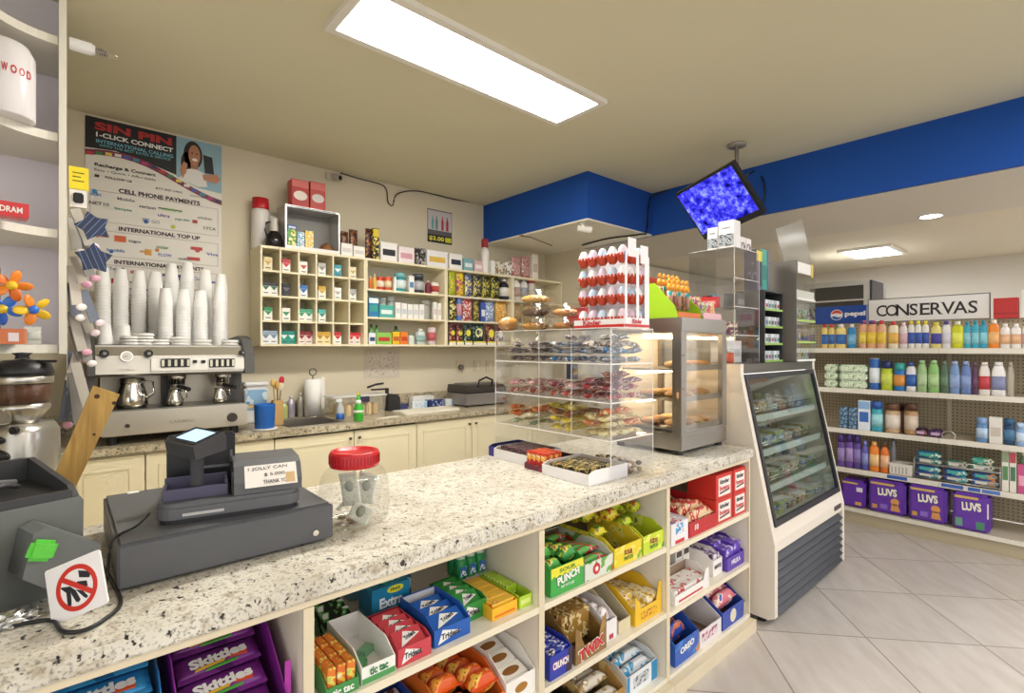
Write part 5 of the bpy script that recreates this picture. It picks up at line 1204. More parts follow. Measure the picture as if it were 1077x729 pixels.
place(p_box(.20, .06, .085, 'f0f0ee', 'e0e4ea', name='carton'), (bk_(444, 3.64), 3.645, ZK), 0, 'plain white box behind the wrap boxes', 'box')
x0, x1 = bk_(428, 3.2), bk_(490, 3.3)
O('cutting_board', MBm(M('ebe6d6', .6)).prism(rrect(-.24, .24, -.10, .10, .015), 0, .015), None, None, (bk_(450, 3.25) + .04, 3.33, ZK), (0, 0, .02), 'large white cutting board on the back counter', 'cutting board')
O('paper_sheet', MBm(M('e6e2d0', .7)).box(-.09, .09, -.03, .03, 0, .002), None, None, (bk_(407, 3.2), 3.20, ZK), (0, 0, .1), 'thin cream sheet of paper in front of the cutting board', 'paper')
# panini grill
xg0, xg1 = bk_(490, 3.32), bk_(533, 3.32)
t = E('panini_grill', 'steel panini grill with a black ribbed lid and handle', 'grill', ((xg0 + xg1) / 2, 3.46, ZK)); hg = (xg1 - xg0) / 2
O('body', MBm(M('a8a29c', .35, .8)).box(-hg, hg, -.14, .14, .012, .105, .006), None, t)
O('lower_plate', MBm(BLACK).box(-hg + .008, hg - .008, -.132, .132, .1055, .116), None, t)
lid_ = MBm(M('3a3634', .4)).prism([(-.138, .117), (-.138, .14), (-.10, .165), (.12, .175), (.135, .117)], -hg + .004, hg - .004, 'x')
l_ = O('lid', lid_, None, t)
O('lid_cover', MBm(M('8f8a85', .35, .8)).box(-hg + .03, hg - .03, -.07, .08, .166, .185, .006), None, l_)
O('handle', MBm(BLACK).tube([(-.075, -.11, .150), (-.07, -.125, .21), (0, -.13, .235), (.07, -.125, .21), (.075, -.11, .150)], .009), None, l_)
O('dial', MBm(M('c23030', .4)).cyl((hg - .03, -.1405, .05), (hg - .03, -.152, .05), .010), None, t)
for sx in (-1, 1):
    for sy in (-1, 1): O('foot', MBm(BLACK).cyl((sx * (hg - .03), sy * .11, 0), (sx * (hg - .03), sy * .11, .0118), .015), None, t)
# sockets on the wall
for k, (px, lab) in enumerate(((484, 'wall socket with a round dark plug above the backsplash'), (502, 'plain cream switch plate next to the plugged socket'), (515, 'cream switch plate nearest the corner'))):
    v = on_y(px, 385, YW)
    t = O('wall_socket', MBm(M('d6c8a8', .5)).box(-.045, .045, -.008, -.001, -.055, .055, .003), None, None, (v.x, YW, v.z), (0, 0, 0), lab, 'socket')
    if k == 0: O('plug', MBm(M('6a6054', .5)).cyl((-.005, -.0082, -.01), (-.005, -.035, -.01), .024), None, t)
    else: O('rocker', MBm(M('e4dac0', .5)).box(-.016, .016, -.012, -.0082, -.03, .03, .002), None, t)
a, b = on_y(383, 366, YW), on_y(420, 397, YW)
t = O('hanging_sheet', MBm(M('cfc4b4', .35)).box(a.x, b.x, -.003, -.001, b.z, a.z - .01), None, None, (0, YW, 0), (0, 0, 0), 'clear plastic sleeve with a pale sheet taped below the medicine shelf', 'sheet')
O('print', BX(a.x + .03, b.x - .03, -.0038, -.0031, b.z + .02, a.z - .03, PK('d6cabc', 'b8aa9c', 'e4dcd0', 60)), None, t)
# =====================================================================================
# clear candy case, warmer, displays on the counter, television, ceiling things
# =====================================================================================
def tray(x0, x1, y0, y1, z, hf, hb, out, inn=None, side='y', label=None, cat='carton', group=None, th=.0025, lip=None):
    """open display carton; its low front wall faces -Y (side y) or -X (side x)"""
    w_ = (x1 - x0) if side == 'y' else (y1 - y0); d_ = (y1 - y0) if side == 'y' else (x1 - x0)
    b = MB().use(mm(out)); inn = mm(inn or out)
    a = w_ / 2
    b.box(-a, a, -.0, th, 0, hf).box(-a, a, d_ - th, d_, 0, hb)
    b.use(inn).box(-a + th, a - th, th, d_ - th, 0, th)
    cut = min(d_ * .45, (hb - hf) * 1.4 + .01)
    b.use(mm(out)).prism([(th, 0), (d_ - th, 0), (d_ - th, hb), (th + cut, hb), (th, hf)], -a, -a + th, 'x').prism([(th, 0), (d_ - th, 0), (d_ - th, hb), (th + cut, hb), (th, hf)], a - th, a, 'x')
    b.use(inn).prism([(th, th), (d_ - th, th), (d_ - th, hb * .97), (th + cut, hb * .97), (th, hf * .97)], -a + th, -a + th + .0006, 'x').box(-a + th + .001, a - th - .001, d_ - th - .0008, d_ - th - .0002, th, hb * .97)
    o = O('display_carton', b)
    if side == 'y': place(o, ((x0 + x1) / 2, y0, z + .0005), 0, label, cat, group)
    else: place(o, (x0, (y0 + y1) / 2, z + .0005), -PI / 2, label, cat, group)
    return o
QX0, QX1, QY0, QY1, QZ = 1.49, 1.755, 1.148, 1.80, 1.425
QS = [1.012, 1.15, 1.292]
AC = GL('f6f7f4', .09, .02); ACE = M('f2f0ec', .2)
t = E('candy_case', 'clear acrylic candy case of four tiers standing on the counter', 'display case', (QX0, QY0, CT + .0005))
L, Dp, Hh = QX1 - QX0, QY1 - QY0, QZ - CT - .0005
O('front_panel', MBm(AC).box(0, L, 0, .003, 0, Hh), None, t)
O('rear_panel', MBm(AC).box(0, L, Dp - .003, Dp, 0, Hh), None, t)
O('aisle_panel', MBm(AC).box(0, .003, .0031, Dp - .0031, QS[0] - CT, Hh - .0035), None, t)
O('far_panel', MBm(AC).box(L - .003, L, .0031, Dp - .0031, 0, Hh - .0035), None, t)
O('top_panel', MBm(AC).box(0, L, .0031, Dp - .0031, Hh - .003, Hh), None, t)
for z in QS: 
    s = O('shelf', MBm(AC).box(.0035, L - .0035, .0035, Dp - .0035, z - CT - .003, z - CT), None, t)
    O('shelf_edge', MBm(ACE).box(-.0012, -.0002, .0, Dp, z - CT - .004, z - CT + .0005).box(0, L, -.0012, -.0002, z - CT - .004, z - CT + .0005), None, s)
for y in (.19, .37):
    o = O('divider', MBm(AC).box(.0035, L - .0035, y - .001, y + .001, QS[0] - CT + .0002, Hh - .0034), None, t)
    O('divider_edge', MBm(ACE).box(-.0012, -.0002, y - .0012, y + .0012, QS[0] - CT, Hh), None, o)
ed = MBm(ACE)
for (x, y) in ((-.001, -.001), (L + .001, -.001), (-.001, Dp + .001)): ed.box(x - .0012, x + .0012, y - .0012, y + .0012, 0, Hh)
ed.box(-.0012, -.0002, .001, Dp, Hh - .002, Hh + .0003).box(.0, L, -.0012, -.0002, Hh - .002, Hh + .0003)
O('edge_trim', ed, None, t)

rd = random.Random(5)
def heap(cell_y0, cell_y1, z, specs, where, group, x0=QX0 + .012, x1=QX1 - .012, zmax=.12):
    """a loose heap of small bags, four to a layer"""
    specs = [s for s in specs for _ in range(4)]
    labs = rowlabels([s[3] for s in specs], where, 'bottom')
    for i, s in enumerate(specs):
        layer, q = divmod(i, 6); a_, b_ = q % 3, q // 3
        w_, h_, t_ = .072, .055, .019
        xx = x0 + (x1 - x0) * (.18 + .32 * a_) + rd.uniform(-.006, .006); yy = cell_y0 + (cell_y1 - cell_y0) * (.29 + .42 * b_) + rd.uniform(-.003, .003)
        o = p_bag(w_, h_, t_, s[4], None, name=s[5].replace(' ', '_'), lying=True)
        o.rotation_euler = (rd.uniform(-.25, .25) * (layer > 0) + (.12 if layer else 0), rd.uniform(-.2, .2) * (layer > 0), rd.uniform(-.9, .9))
        o.location = (xx, yy, z + .0135 + layer * .026 + (.008 if layer else 0)); tag(o, labs[i], s[5], group)
C = [(QY0 + .004, QY0 + .189), (QY0 + .191, QY0 + .369), (QY0 + .371, QY1 - .004)]
B_ = lambda desc, m, w=.145, h=.10, t=.026, cat='candy bag': (w, h, t, desc, m, cat)
g4 = ('a8a8a8', '4a78b0', 'e4e4e4', 40); g4b = ('6a5a5a', 'c8c4c0', '3a3236', 45); g4c = ('d8d0c8', '6a4a34', 'f0ece6', 30); g4d = ('2f86c8', 'e4eaf0', '7a7a80', 30)
heap(*C[0], QS[2], [B_('silver blue candy bag', g4), B_('bright blue candy bag', g4d), B_('silver blue candy bag', g4), B_('white brown bag', g4c), B_('silver candy bag', ('b8b4ae', '4a4a4c', 'e8e4de', 40))], 'of the top tier cell facing the customers', 'bags in the top tier')
heap(*C[1], QS[2], [B_('bright blue candy bag', g4d), B_('silver blue candy bag', g4), B_('silver blue candy bag', g4), B_('silver blue candy bag', g4), B_('grey candy bag', g4b)], 'of the top tier middle cell', 'bags in the top tier')
heap(*C[2], QS[2], [B_('dark silver bag', g4b, .2), B_('dark silver bag', g4b, .2), B_('dark silver bag', g4b, .2), B_('dark silver bag', g4b, .2)], 'of the top tier staff side cell', 'bags in the top tier')
r1 = ('b83a3a', 'e8d8d4', '7a2430', 40); r2 = ('c85a4c', 'f0e4dc', '9a3438', 35); r3 = ('8a3040', 'd8b8b8', '4a1c2a', 40); r4 = ('d8a0a0', 'f2e8e4', 'b04a54', 40)
heap(*C[0], QS[1], [B_('red chocolate bag', r1), B_('deep red chocolate bag', r3), B_('red chocolate bag', r1), B_('deep red chocolate bag', r3), B_('brown red bag', ('7a3428', 'c8a090', 'a84838', 40))], 'of the third tier cell facing the customers', 'bags in the third tier')
heap(*C[1], QS[1], [B_('orange red candy bag', r2), B_('pink candy bag', r4), B_('dark wine candy bag', r3)], 'of the third tier middle cell', 'bags in the third tier')
heap(*C[2], QS[1], [B_('orange red candy bag', r2, .2), B_('pink candy bag', r4, .2), B_('pink candy bag', r4, .2)], 'of the third tier staff side cell', 'bags in the third tier')
place(p_box(.05, .03, .07, '2c3468', 'c8a040', name='candy_box'), (QX0 + .16, QY0 + .33, QS[1] + .0605 + .006), .2, 'small navy box on the bags of the third tier middle cell', 'candy box')
y1_ = ('ecd820', 'f4ec80', 'd8b810', 30); o1 = ('e07a3a', 'f0d0a0', 'c04a24', 35); c1_ = ('e8dca0', 'f2ecc8', 'c8b060', 25)
heap(*C[0], QS[0], [B_('cream corn snack bag', c1_), B_('cream corn snack bag', c1_), B_('orange snack bag', o1), B_('cream corn snack bag', c1_), B_('orange snack bag', o1)], 'of the second tier cell facing the customers', 'bags in the second tier')
heap(*C[1], QS[0], [B_('bright yellow bag', y1_), B_('bright yellow bag', y1_), B_('bright yellow bag', y1_), B_('brown sweet bag', ('8a4a24', 'c88a40', '5a2c14', 40)), B_('bright yellow bag', y1_), B_('olive yellow bag', ('a89a2c', 'e0d860', '6a5a20', 40))], 'of the second tier middle cell', 'bags in the second tier')
heap(*C[2], QS[0], [B_('green white bag', ('7a9a70', 'e0e4dc', '3a5a3a', 40), .2), B_('cream salad bag', ('d8ccae', 'a0b078', 'f0e8d8', 40), .2), B_('orange brown bag', ('d86a24', 'f0b060', '7a2c14', 40), .2), B_('orange brown bag', ('d86a24', 'f0b060', '7a2c14', 40), .2)], 'of the second tier staff side cell', 'bags in the second tier')

# trays sticking out of the open bottom tier
WC = 'efedf0'
def bars(x0, x1, y0, y1, z, nx, ny, hgt, mats_, desc, where, end, cat, group, gap=.0015, bag=False, lift=.0, jit=.0):
    """rows of flat packs standing or lying in a carton, each its own object"""
    n_ = nx * ny; names_ = []
    for j in range(ny):
        for i in range(nx): names_.append((i, j))
    dx, dy = (x1 - x0) / nx, (y1 - y0) / ny; me = {}
    for q, (i, j) in enumerate(names_):
        m_ = mats_[(i + 2 * j) % len(mats_)]
        key = id(m_)
        if key not in me:
            if bag:
                SEED[0] += 1; b = MBm(mm(m_)).pillow(dx - gap, dy - gap, hgt * .78, nx=6, ny=8, seed=SEED[0], crimp=min(.008, dy * .1), wob=.04)
                mh = b.mesh(cat.replace(' ', '_')); mh.transform(Matrix.Translation((0, 0, hgt / 2)))
            else:
                mh = MBm(mm(m_)).box(-dx / 2 + gap, dx / 2 - gap, -dy / 2 + gap, dy / 2 - gap, 0, hgt, min(.0015, hgt * .2), seg=1).mesh(cat.replace(' ', '_'))
            me[key] = mh
        pos = ORD[j] if nx == 1 else f'{ORD[j]}'
        if nx > 1 and ny > 1: lab = f'{ORD[j]} {desc} of column {["one", "two", "three", "four"][i]} {where}'
        elif nx > 1: lab = f'{ORD[i]} {desc} from the {end} {where}'
        elif ny > 1: lab = f'{ORD[j]} {desc} from the front {where}'
        else: lab = f'{desc} {where}'
        O(cat.replace(' ', '_'), me[key], None, None, (x0 + dx * (i + .5), y0 + dy * (j + .5), z + .0005 + lift + jit * ((i * 7 + j * 3) % 4)), (0, 0, 0), lab, cat, group)
tr = tray(1.375, 1.60, 1.155, 1.385, CT, .040, .05, WC, 'd8d0c8', 'x', 'white card tray of dark chocolates at the counter edge below the candy case')
bars(1.39, 1.58, 1.165, 1.375, CT + .004, 2, 5, .020, [('2c241c', 'c8a850', '4a3c2a', 60), ('3a3024', 'd0b870', '201a14', 60)], 'dark gold chocolate bar', 'in the tray at the counter edge', 'warmer', 'chocolate bar', 'bars in the edge tray')
bars(1.40, 1.57, 1.20, 1.37, CT + .0265, 2, 3, .018, [('322a20', 'c8b068', '5a4a34', 60), ('4a4034', 'd8c890', '2a241c', 60)], 'upper dark chocolate bar', 'in the tray at the counter edge', 'warmer', 'chocolate bar', 'upper bars in the edge tray')
tr = tray(1.395, 1.60, 1.392, 1.505, CT, .022, .04, ('6a2038', '9a3048', '4a1428', 30), '4a2a34', 'x', 'dark red card tray of red gum packs below the candy case')
bars(1.40, 1.50, 1.397, 1.50, CT + .004, 3, 4, .066, [('c82c2c', 'e8b030', 'f0d8d0', 40), ('d03a34', 'f0c850', '8a1c24', 40)], 'upright red gum pack', 'in the dark red tray', 'warmer', 'gum pack', 'red gum packs below the case')
tr = tray(1.425, 1.62, 1.515, 1.735, CT, .042, .05, WC, 'd8d0c8', 'x', 'white card tray of black and yellow bars below the candy case')
bars(1.44, 1.60, 1.525, 1.725, CT + .004, 2, 5, .030, [('24221c', 'd8cc60', 'e8e4d0', 60), ('2a2820', 'e0d880', '4a4630', 60)], 'black and yellow bar', 'in the white tray', 'warmer', 'chocolate bar', 'bars in the staff side tray')
bars(1.45, 1.60, 1.53, 1.72, CT + .036, 1, 4, .018, [('3a2430', '8a6a70', '20141c', 50), ('40303a', '9a7a80', '2a1c24', 50)], 'dark wine bar', 'lying on top of the white tray', 'warmer', 'chocolate bar', 'upper bars in the staff side tray')
tr = tray(1.44, 1.62, 1.742, 1.79, CT, .042, .05, '3a3a8c', '2a2a5a', 'x', 'narrow blue and purple carton at the staff edge of the candy case')
rd2 = random.Random(9); cm_ = {}
for k in range(42):
    c = ['7a4a2a', 'e4dccf', 'b89a6a', '4a3020', 'c8c0b0'][k % 5]
    if c not in cm_: cm_[c] = MBm(M(c, .3, .2 if k % 2 else 0)).ball((0, 0, .009), .013, .010, .009, 10, 6).mesh('wrapped_chocolate')
    i = k % 21; lay = k // 21
    O('wrapped_chocolate', cm_[c], None, None, (1.635 + (i % 3) * .034 + .010 * lay, 1.172 + (i // 3) * .030 + .012 * lay, CT + .001 + lay * .019), (0, 0, rd2.uniform(0, 3)), 'small wrapped chocolate in the loose heap at the bottom of the candy case', 'chocolate', 'loose wrapped chocolates')

# things on the candy case: pastry boxes and the egg rack
TZC = QZ + .001
def clamshell(x, y, z, rz, w_, d_, h_, food, lab):
    t = E('pastry_box', lab, 'pastry box', (x, y, z), rz, 'pastry boxes on the candy case')
    CLR = GL('f6f6f2', .22, .05)
    O('tray', MBm(CLR).prism(rrect(-w_ / 2 + .006, w_ / 2 - .006, -d_ / 2 + .006, d_ / 2 - .006, .02), 0, .0015).lathe([(.5, .0016), (.54, h_ * .45), (.56, h_ * .45), (.56, h_ * .47), (.53, h_ * .47)], seg=28, sq=(w_ * .94, d_ * .94, 5)), None, t)
    O('lid', MBm(CLR).lathe([(.56, h_ * .475), (.56, h_ * .5), (.535, h_ * .5), (.44, h_ * .95), (.40, h_), (0, h_)], seg=28, sq=(w_ * .94, d_ * .94, 5)), None, t)
    b = MBm(mm(food))
    for sx in (-1, 1): b.ball((sx * w_ * .2, 0, h_ * .34), w_ * .19, d_ * .34, h_ * .3, 14, 8)
    O('pastry', b, None, t)
pt = (1.57, 1.635)
clamshell(1.60, 1.655, TZC, .1, .13, .17, .062, PK('d8a050', 'b87830', 'ecd09a', 30), 'clear pastry box at the bottom of the taller stack')
clamshell(1.60, 1.655, TZC + .063, .02, .13, .17, .058, PK('6a4a34', '4a3020', '8a6a4a', 30), 'clear box of dark pastry in the middle of the taller stack')
clamshell(1.60, 1.655, TZC + .122, .06, .13, .17, .060, PK('e8b868', 'd09848', 'f0dcae', 30), 'clear box of golden pastry topmost of the taller stack')
clamshell(1.62, 1.49, TZC, -.05, .12, .14, .055, PK('c88a4c', 'a86a34', 'e0b880', 30), 'clear pastry box at the bottom of the lower stack')
clamshell(1.62, 1.49, TZC + .056, .03, .12, .14, .056, PK('d8985a', 'b8784a', 'ecc89a', 30), 'clear pastry box topmost of the lower stack')
lf = MBm(M('cf9440', .5, 0, .12, 30)).ball((0, 0, .034), .058, .038, .034, 20, 10); t = O('wrapped_bun', lf, None, None, (1.555, 1.785, TZC), (0, 0, .1), 'shiny golden bun in film at the staff corner of the candy case', 'bun')
O('film', MBm(GL('f4f0e6', .3, .1)).ball((0, 0, .036), .063, .042, .0355, 20, 10), None, t)
place(p_box(.03, .10, .10, 'c42430', 'e8d8d4', name='carton'), (1.715, 1.50, TZC), .1, 'upright red carton behind the pastry boxes', 'carton')
# egg rack
KX0, KX1, KY0, KY1 = 1.575, 1.735, 1.152, 1.40; KH = .33
t = E('egg_rack', 'white card rack of red and white chocolate eggs on the candy case', 'display rack', (KX0, (KY0 + KY1) / 2, TZC))
CW = M('f2f0f2', .4); a = (KY1 - KY0) / 2; dk = KX1 - KX0
b = MBm(CW).box(0, dk, -a, a, 0, .004).box(0, .002, -a, a, .0045, .035).box(.0025, dk, -a, -a + .002, .0045, .04)
b.box(dk - .003, dk, -a + .0025, a, .0045, KH - .03).box(.09, dk - .0035, a - .002, a, .0045, KH - .04)
O('rack_body', b, None, t)
for k in range(1, 4):
    O('shelf', MBm(GL('f2f2f4', .2)).box(.004, dk - .004, -a + .004, a - .003, .012 + k * .078 - .003, .012 + k * .078), None, t)
O('front_post', MBm(CW).box(.004, .016, -a - .0022, -a - .0002, .0, KH - .045).box(.075, .092, -a - .0022, -a - .0002, .0, KH - .03).box(dk - .03, dk, -a - .0022, -a - .0002, 0, KH - .05), None, t)
O('side_card', MBm(M('2a4a8a', .4)).box(.0, .004, -a - .0022, -a - .0002, KH - .08, KH - .045), None, t)
O('header_card', MBm(CW).box(.02, .07, -a - .0045, -a - .0025, KH - .06, KH + .01).box(.10, .15, -a - .0045, -a - .0025, KH - .08, KH - .01), None, t)
O('red_band', BX(-.0012, -.0002, -a, a, .004, .014, M('d0302c', .4)), None, t)
O('red_band', BX(0, dk, -a - .0034, -a - .0024, .004, .014, M('d0302c', .4)), None, t)
TX('Kinder', .09, .02, M('c8242c', .4), t, (-.0014, .03, .024), FRONTX, .03); TX('Kinder', .06, .018, M('c8242c', .4), t, (dk * .5, -a - .0030, .026), FRONT, .03)
EGG = MB(); EGG.use(M('c2401f', .35)); prof = []
pr = [(0, 0), (.012, .002), (.019, .010), (.0215, .020), (.0218, .026)]
EGG.lathe(pr, seg=18)
for k in range(9):
    a_ = 2 * PI * k / 9; EGG.ball((.0195 * math.cos(a_), .0195 * math.sin(a_), .027), .006, .006, .008, 8, 6)
EGGM = EGG.mesh('chocolate_egg')
TOPM = {}
for c in ('eef2f6', 'e8d4e4', 'c8dcf0'):
    TOPM[c] = MBm(M(c, .3)).lathe([(.0216, .0262), (.0208, .036), (.017, .048), (.010, .057), (0, .060)], seg=18).mesh('egg_top')
rown = ['bottom', 'second', 'third', 'top']
def egg(x, y, z, c, lab, grp):
    o = O('chocolate_egg', EGGM, None, None, (x, y, z), (0, 0, x * 50 % 3), lab, 'chocolate egg', grp); O('egg_top', TOPM[c], None, o); o.scale = (.97, .97, 1.2)
cs = list(TOPM)
for r in range(4):
    zz = TZC + .0125 + r * .078 + (.0 if r else -.0075)
    for k in range(5):
        y = KY1 - .0265 - k * .0484
        egg(KX0 + .030, y, zz, cs[(k + r) % 3], f'{ORD[k]} egg from the pastry boxes in the {rown[r]} row of the egg rack', 'eggs in the rack front')
    for k in range(2):
        egg(KX0 + .082 + k * .047, KY0 + .027, zz, cs[(k + r + 1) % 3], f'{ORD[k + 1]} egg along the short side, {rown[r]} row of the egg rack', 'eggs on the rack side')

# ------------------------------------------------------------------ food warmer
VX0, VX1, VY0, VY1, VZ = 2.06, 2.485, 1.20, 1.58, 1.487
t = E('food_warmer', 'steel and glass food warmer with lit shelves of pastries', 'food warmer', (VX0, VY0, CT)); L = VX1 - VX0; Dp = VY1 - VY0
SB = M('a39f98', .3, 1)
O('base', MBm(SB).box(.0, L, .0, Dp, .022, .095, .004), None, t)
O('top', MBm(SB).box(0, L, 0, Dp, VZ - CT - .065, VZ - CT, .004), None, t)
O('inner_roof', BX(.03, L - .03, .03, Dp - .03, VZ - CT - .068, VZ - CT - .0655, M('e8dcc4', .5)), None, t)
for (x, y) in ((0, 0), (L - .03, 0), (0, Dp - .03), (L - .03, Dp - .03)): O('post', MBm(SB).box(x, x + .03, y, y + .03, .0955, VZ - CT - .0655), None, t)
O('screw', MBm(DSTEEL).cyl((.015, 0, .30), (.015, -.003, .30), .004).cyl((.015, 0, .45), (.015, -.003, .45), .004), None, t)
fr_ = MBm(SB).box(.0305, L - .0305, 0, .012, .0955, .107).box(.0305, .042, 0, .012, .107, VZ - CT - .066).box(L - .042, L - .0305, 0, .012, .107, VZ - CT - .066)
dr = O('door', fr_, None, t); O('glass', MBm(GL('f8f4ea', .14, .03)).box(.042, L - .042, .004, .008, .107, VZ - CT - .066), None, dr)
sd = MBm(SB).box(0, .012, .0305, .045, .0955, VZ - CT - .066).box(0, .012, Dp - .045, Dp - .0305, .0955, VZ - CT - .066)
s_ = O('side_frame', sd, None, t); O('side_glass', MBm(GL('f8f4ea', .14, .03)).box(.004, .008, .045, Dp - .045, .0955, VZ - CT - .066), None, s_)
O('side_glass', MBm(GL('f8f4ea', .14, .03)).box(L - .008, L - .004, .0305, Dp - .0305, .0955, VZ - CT - .066), None, t)
O('rear_panel', BX(.0305, L - .0305, Dp - .008, Dp - .002, .0955, VZ - CT - .066, M('e4d8c4', .4)), None, t)
O('latch', MBm(M('d8a070', .4)).box(-.008, -.0002, .012, .02, .26, .285), None, t)
for x in (.03, L - .03):
    for y in (.03, Dp - .03): O('foot', MBm(BLACK).cyl((x, y, 0), (x, y, .0215), .018), None, t)
ws = [.112, .245, .385]
WARM = EM('ffe6bc', 16)
O('heat_lamp', MBm(WARM).cyl((.05, Dp * .6, VZ - CT - .082), (L - .05, Dp * .6, VZ - CT - .082), .009), None, t)
for k in range(2): O('heat_lamp', MBm(WARM).cyl((.05, Dp * .7, ws[k + 1] - .022), (L - .05, Dp * .7, ws[k + 1] - .022), .006), None, t)
for k, z in enumerate(ws):
    s = O('shelf', MBm(M('a8a29a', .3, .85)).box(.045, L - .045, .02, Dp - .03, z - .008, z), None, t)
    O('shelf_lip', MBm(M('9a948c', .3, .85)).box(.045, L - .045, .014, .0195, z - .008, z + .018), None, s)
for k, z in enumerate(ws):
    n_ = (8, 8, 4)[k]
    for q in range(n_):
        x = .085 + (q % 4) * .085; y = .09 + (q // 4) * .13
        c = ['c8945a', 'b8844a', 'd8ac70', 'c49058'][(q + k) % 4]
        b = MBm(M(c, .6, 0, .2, 60))
        pts = [(.036 * math.cos(a_) , .058 * math.sin(a_)) for a_ in [PI * i / 10 for i in range(11)]]
        b.ball((0, 0, .017), .034, .052, .018, 16, 8)
        for i in range(9):
            a_ = -PI / 2 + PI * i / 8; b.ball((.033 * math.cos(a_), .05 * math.sin(a_), .010), .007, .007, .006, 8, 5)
        O('pastry', b, None, None, (VX0 + x, VY0 + y, CT + z + .003), (0, 0, .3 * ((q % 3) - 1)), f'{ORD[q]} pastry on the {["lowest", "middle", "top"][k]} shelf of the food warmer', 'pastry', 'pastries in the warmer')

# candy displays on the warmer
WZ = VZ + .0008
LIME = M('a8d428', .4)
t = E('tube_display', 'lime green card display of candy tubes with orange toppers on the warmer', 'display rack', (2.075, VY0 + .03, WZ))
tri = [(0, 0), (.21, 0), (.21, .05), (.12, .19), (.05, .235), (.0, .20)]
O('side_card', MBm(LIME).prism([(-.005, 0), (.16, 0), (.16, .165), (.115, .165), (0.01, .05)], 0, .003, 'x'), None, t)
O('side_card', MBm(LIME).prism([(-.005, 0), (.16, 0), (.16, .165), (.115, .165), (0.01, .05)], .20, .203, 'x'), None, t)
O('front_card', MBm(M('e8762a', .4)).box(.0035, .1995, -.005, -.002, 0, .024), None, t)
O('floor_card', MBm(M('c8b83a', .5)).box(.0035, .1995, -.0015, .16, 0, .003).prism([(.02, .0035), (.15, .0035), (.15, .075), (.02, .02)], .0035, .1995, 'x'), None, t)
O('back_card', MBm(M('b8442c', .5)).box(.0035, .1995, .161, .164, 0, .20), None, t)
for k in range(5):
    for r in range(2):
        x, y, z = 2.075 + .024 + k * .038, VY0 + .03 + .052 + r * .052, WZ + .035 + r * .028 + .006
        u = E('candy_tube', f'{ORD[k]} candy tube with an orange topper from the egg rack, {["front", "back"][r]} row on the warmer', 'candy tube', (x, y, z), 0, 'candy tubes on the warmer')
        O('tube', MBm(PK(*[('b88a70', '2a9a9a', 'd8c8a8', 30), ('8a5a4a', 'c8a890', '3a4a6a', 30)][(k + r) % 2])).lathe([(0, 0), (.013, 0), (.013, .085), (0, .085)], seg=14), None, u)
        O('topper', MBm(M('e8a02a', .4)).lathe([(0, .0855), (.012, .0855), (.014, .10), (.011, .116), (0, .12)], seg=14).ball((0, 0, .132), .009, .009, .012, 10, 7), None, u)
t = O('round_header', MBm(M('a06a4a', .5)).lathe([(0, 0), (.045, 0), (.045, .003), (0, .003)], seg=28, mtx=Matrix.Rotation(PI / 2, 4, 'X')), None, None, (2.09, VY0 + .235, WZ + .24), (0, 0, 0), 'round brown and green card header behind the candy tube display', 'card header')
O('stalk', MBm(LIME).box(-.02, .09, .0035, .0055, -.24, -.01), None, t)
t = E('bag_display', 'second lime green card tray of small colourful candy bags on the warmer', 'display rack', (2.285, VY0 + .02, WZ))
O('side_card', MBm(LIME).prism([(0, 0), (.20, 0), (.20, .15), (.13, .15), (0.01, .045)], 0, .003, 'x'), None, t)
O('floor_card', MBm(M('e0d8c8', .5)).box(.0035, .18, 0, .20, 0, .003).prism([(.03, .0035), (.19, .0035), (.19, .09), (.03, .02)], .0035, .18, 'x'), None, t)
O('front_card', MBm(M('e8b8c0', .5)).box(.0035, .18, -.003, -.0005, 0, .03), None, t)
cb = [('6a4a6a', 'd8c8b0', 'b83a4a', 50), ('8a9a3a', 'e8d8c0', '5a3a4a', 50), ('c83a4a', 'f0d8c8', '3a6a9a', 50), ('d8a03a', 'f0e0c0', '8a4a6a', 50)]
for k in range(8):
    o = p_bag(.042, .055, .012, cb[k % 4], None, name='candy_bag')
    place(o, (2.285 + .028 + (k % 4) * .040, VY0 + .045 + (k // 4) * .07, WZ + .035 + (k // 4) * .035), 0, f'{ORD[k % 4]} small bag from the tubes, {["front", "back"][k // 4]} row of the bag tray', 'candy bag', 'small bags on the warmer', (-.2, 0, 0))
place(p_box(.10, .03, .06, 'd8343c', 'f0b0a8', name='candy_box'), (2.675, 1.385, FTZ + .3013), -PI / 2, 'bright red box on the middle shelf of the acrylic case', 'candy box')
for k in range(3):
    c = [('2a9ac8', '1c1c20'), ('1c1c20', '3aa0d0'), ('c83a2c', '1c1c20')][k]
    u = E('spinner', f'{["blue and black", "black and blue", "red and black"][k]} hand spinner lying on the red box', 'spinner', (2.675, 1.352 + k * .033, FTZ + .3618), .4 * k, 'hand spinners')
    O('rotor', MBm(M(c[0], .4)).prism([((.018 + .0 * i) * (1 if i % 2 == 0 else .5) * math.cos(PI * i / 3), .018 * (1 if i % 2 == 0 else .5) * math.sin(PI * i / 3)) for i in range(6)], 0, .008), None, u); O('hub', MBm(M(c[1], .3)).cyl((0, 0, .0082), (0, 0, .011), .007), None, u)

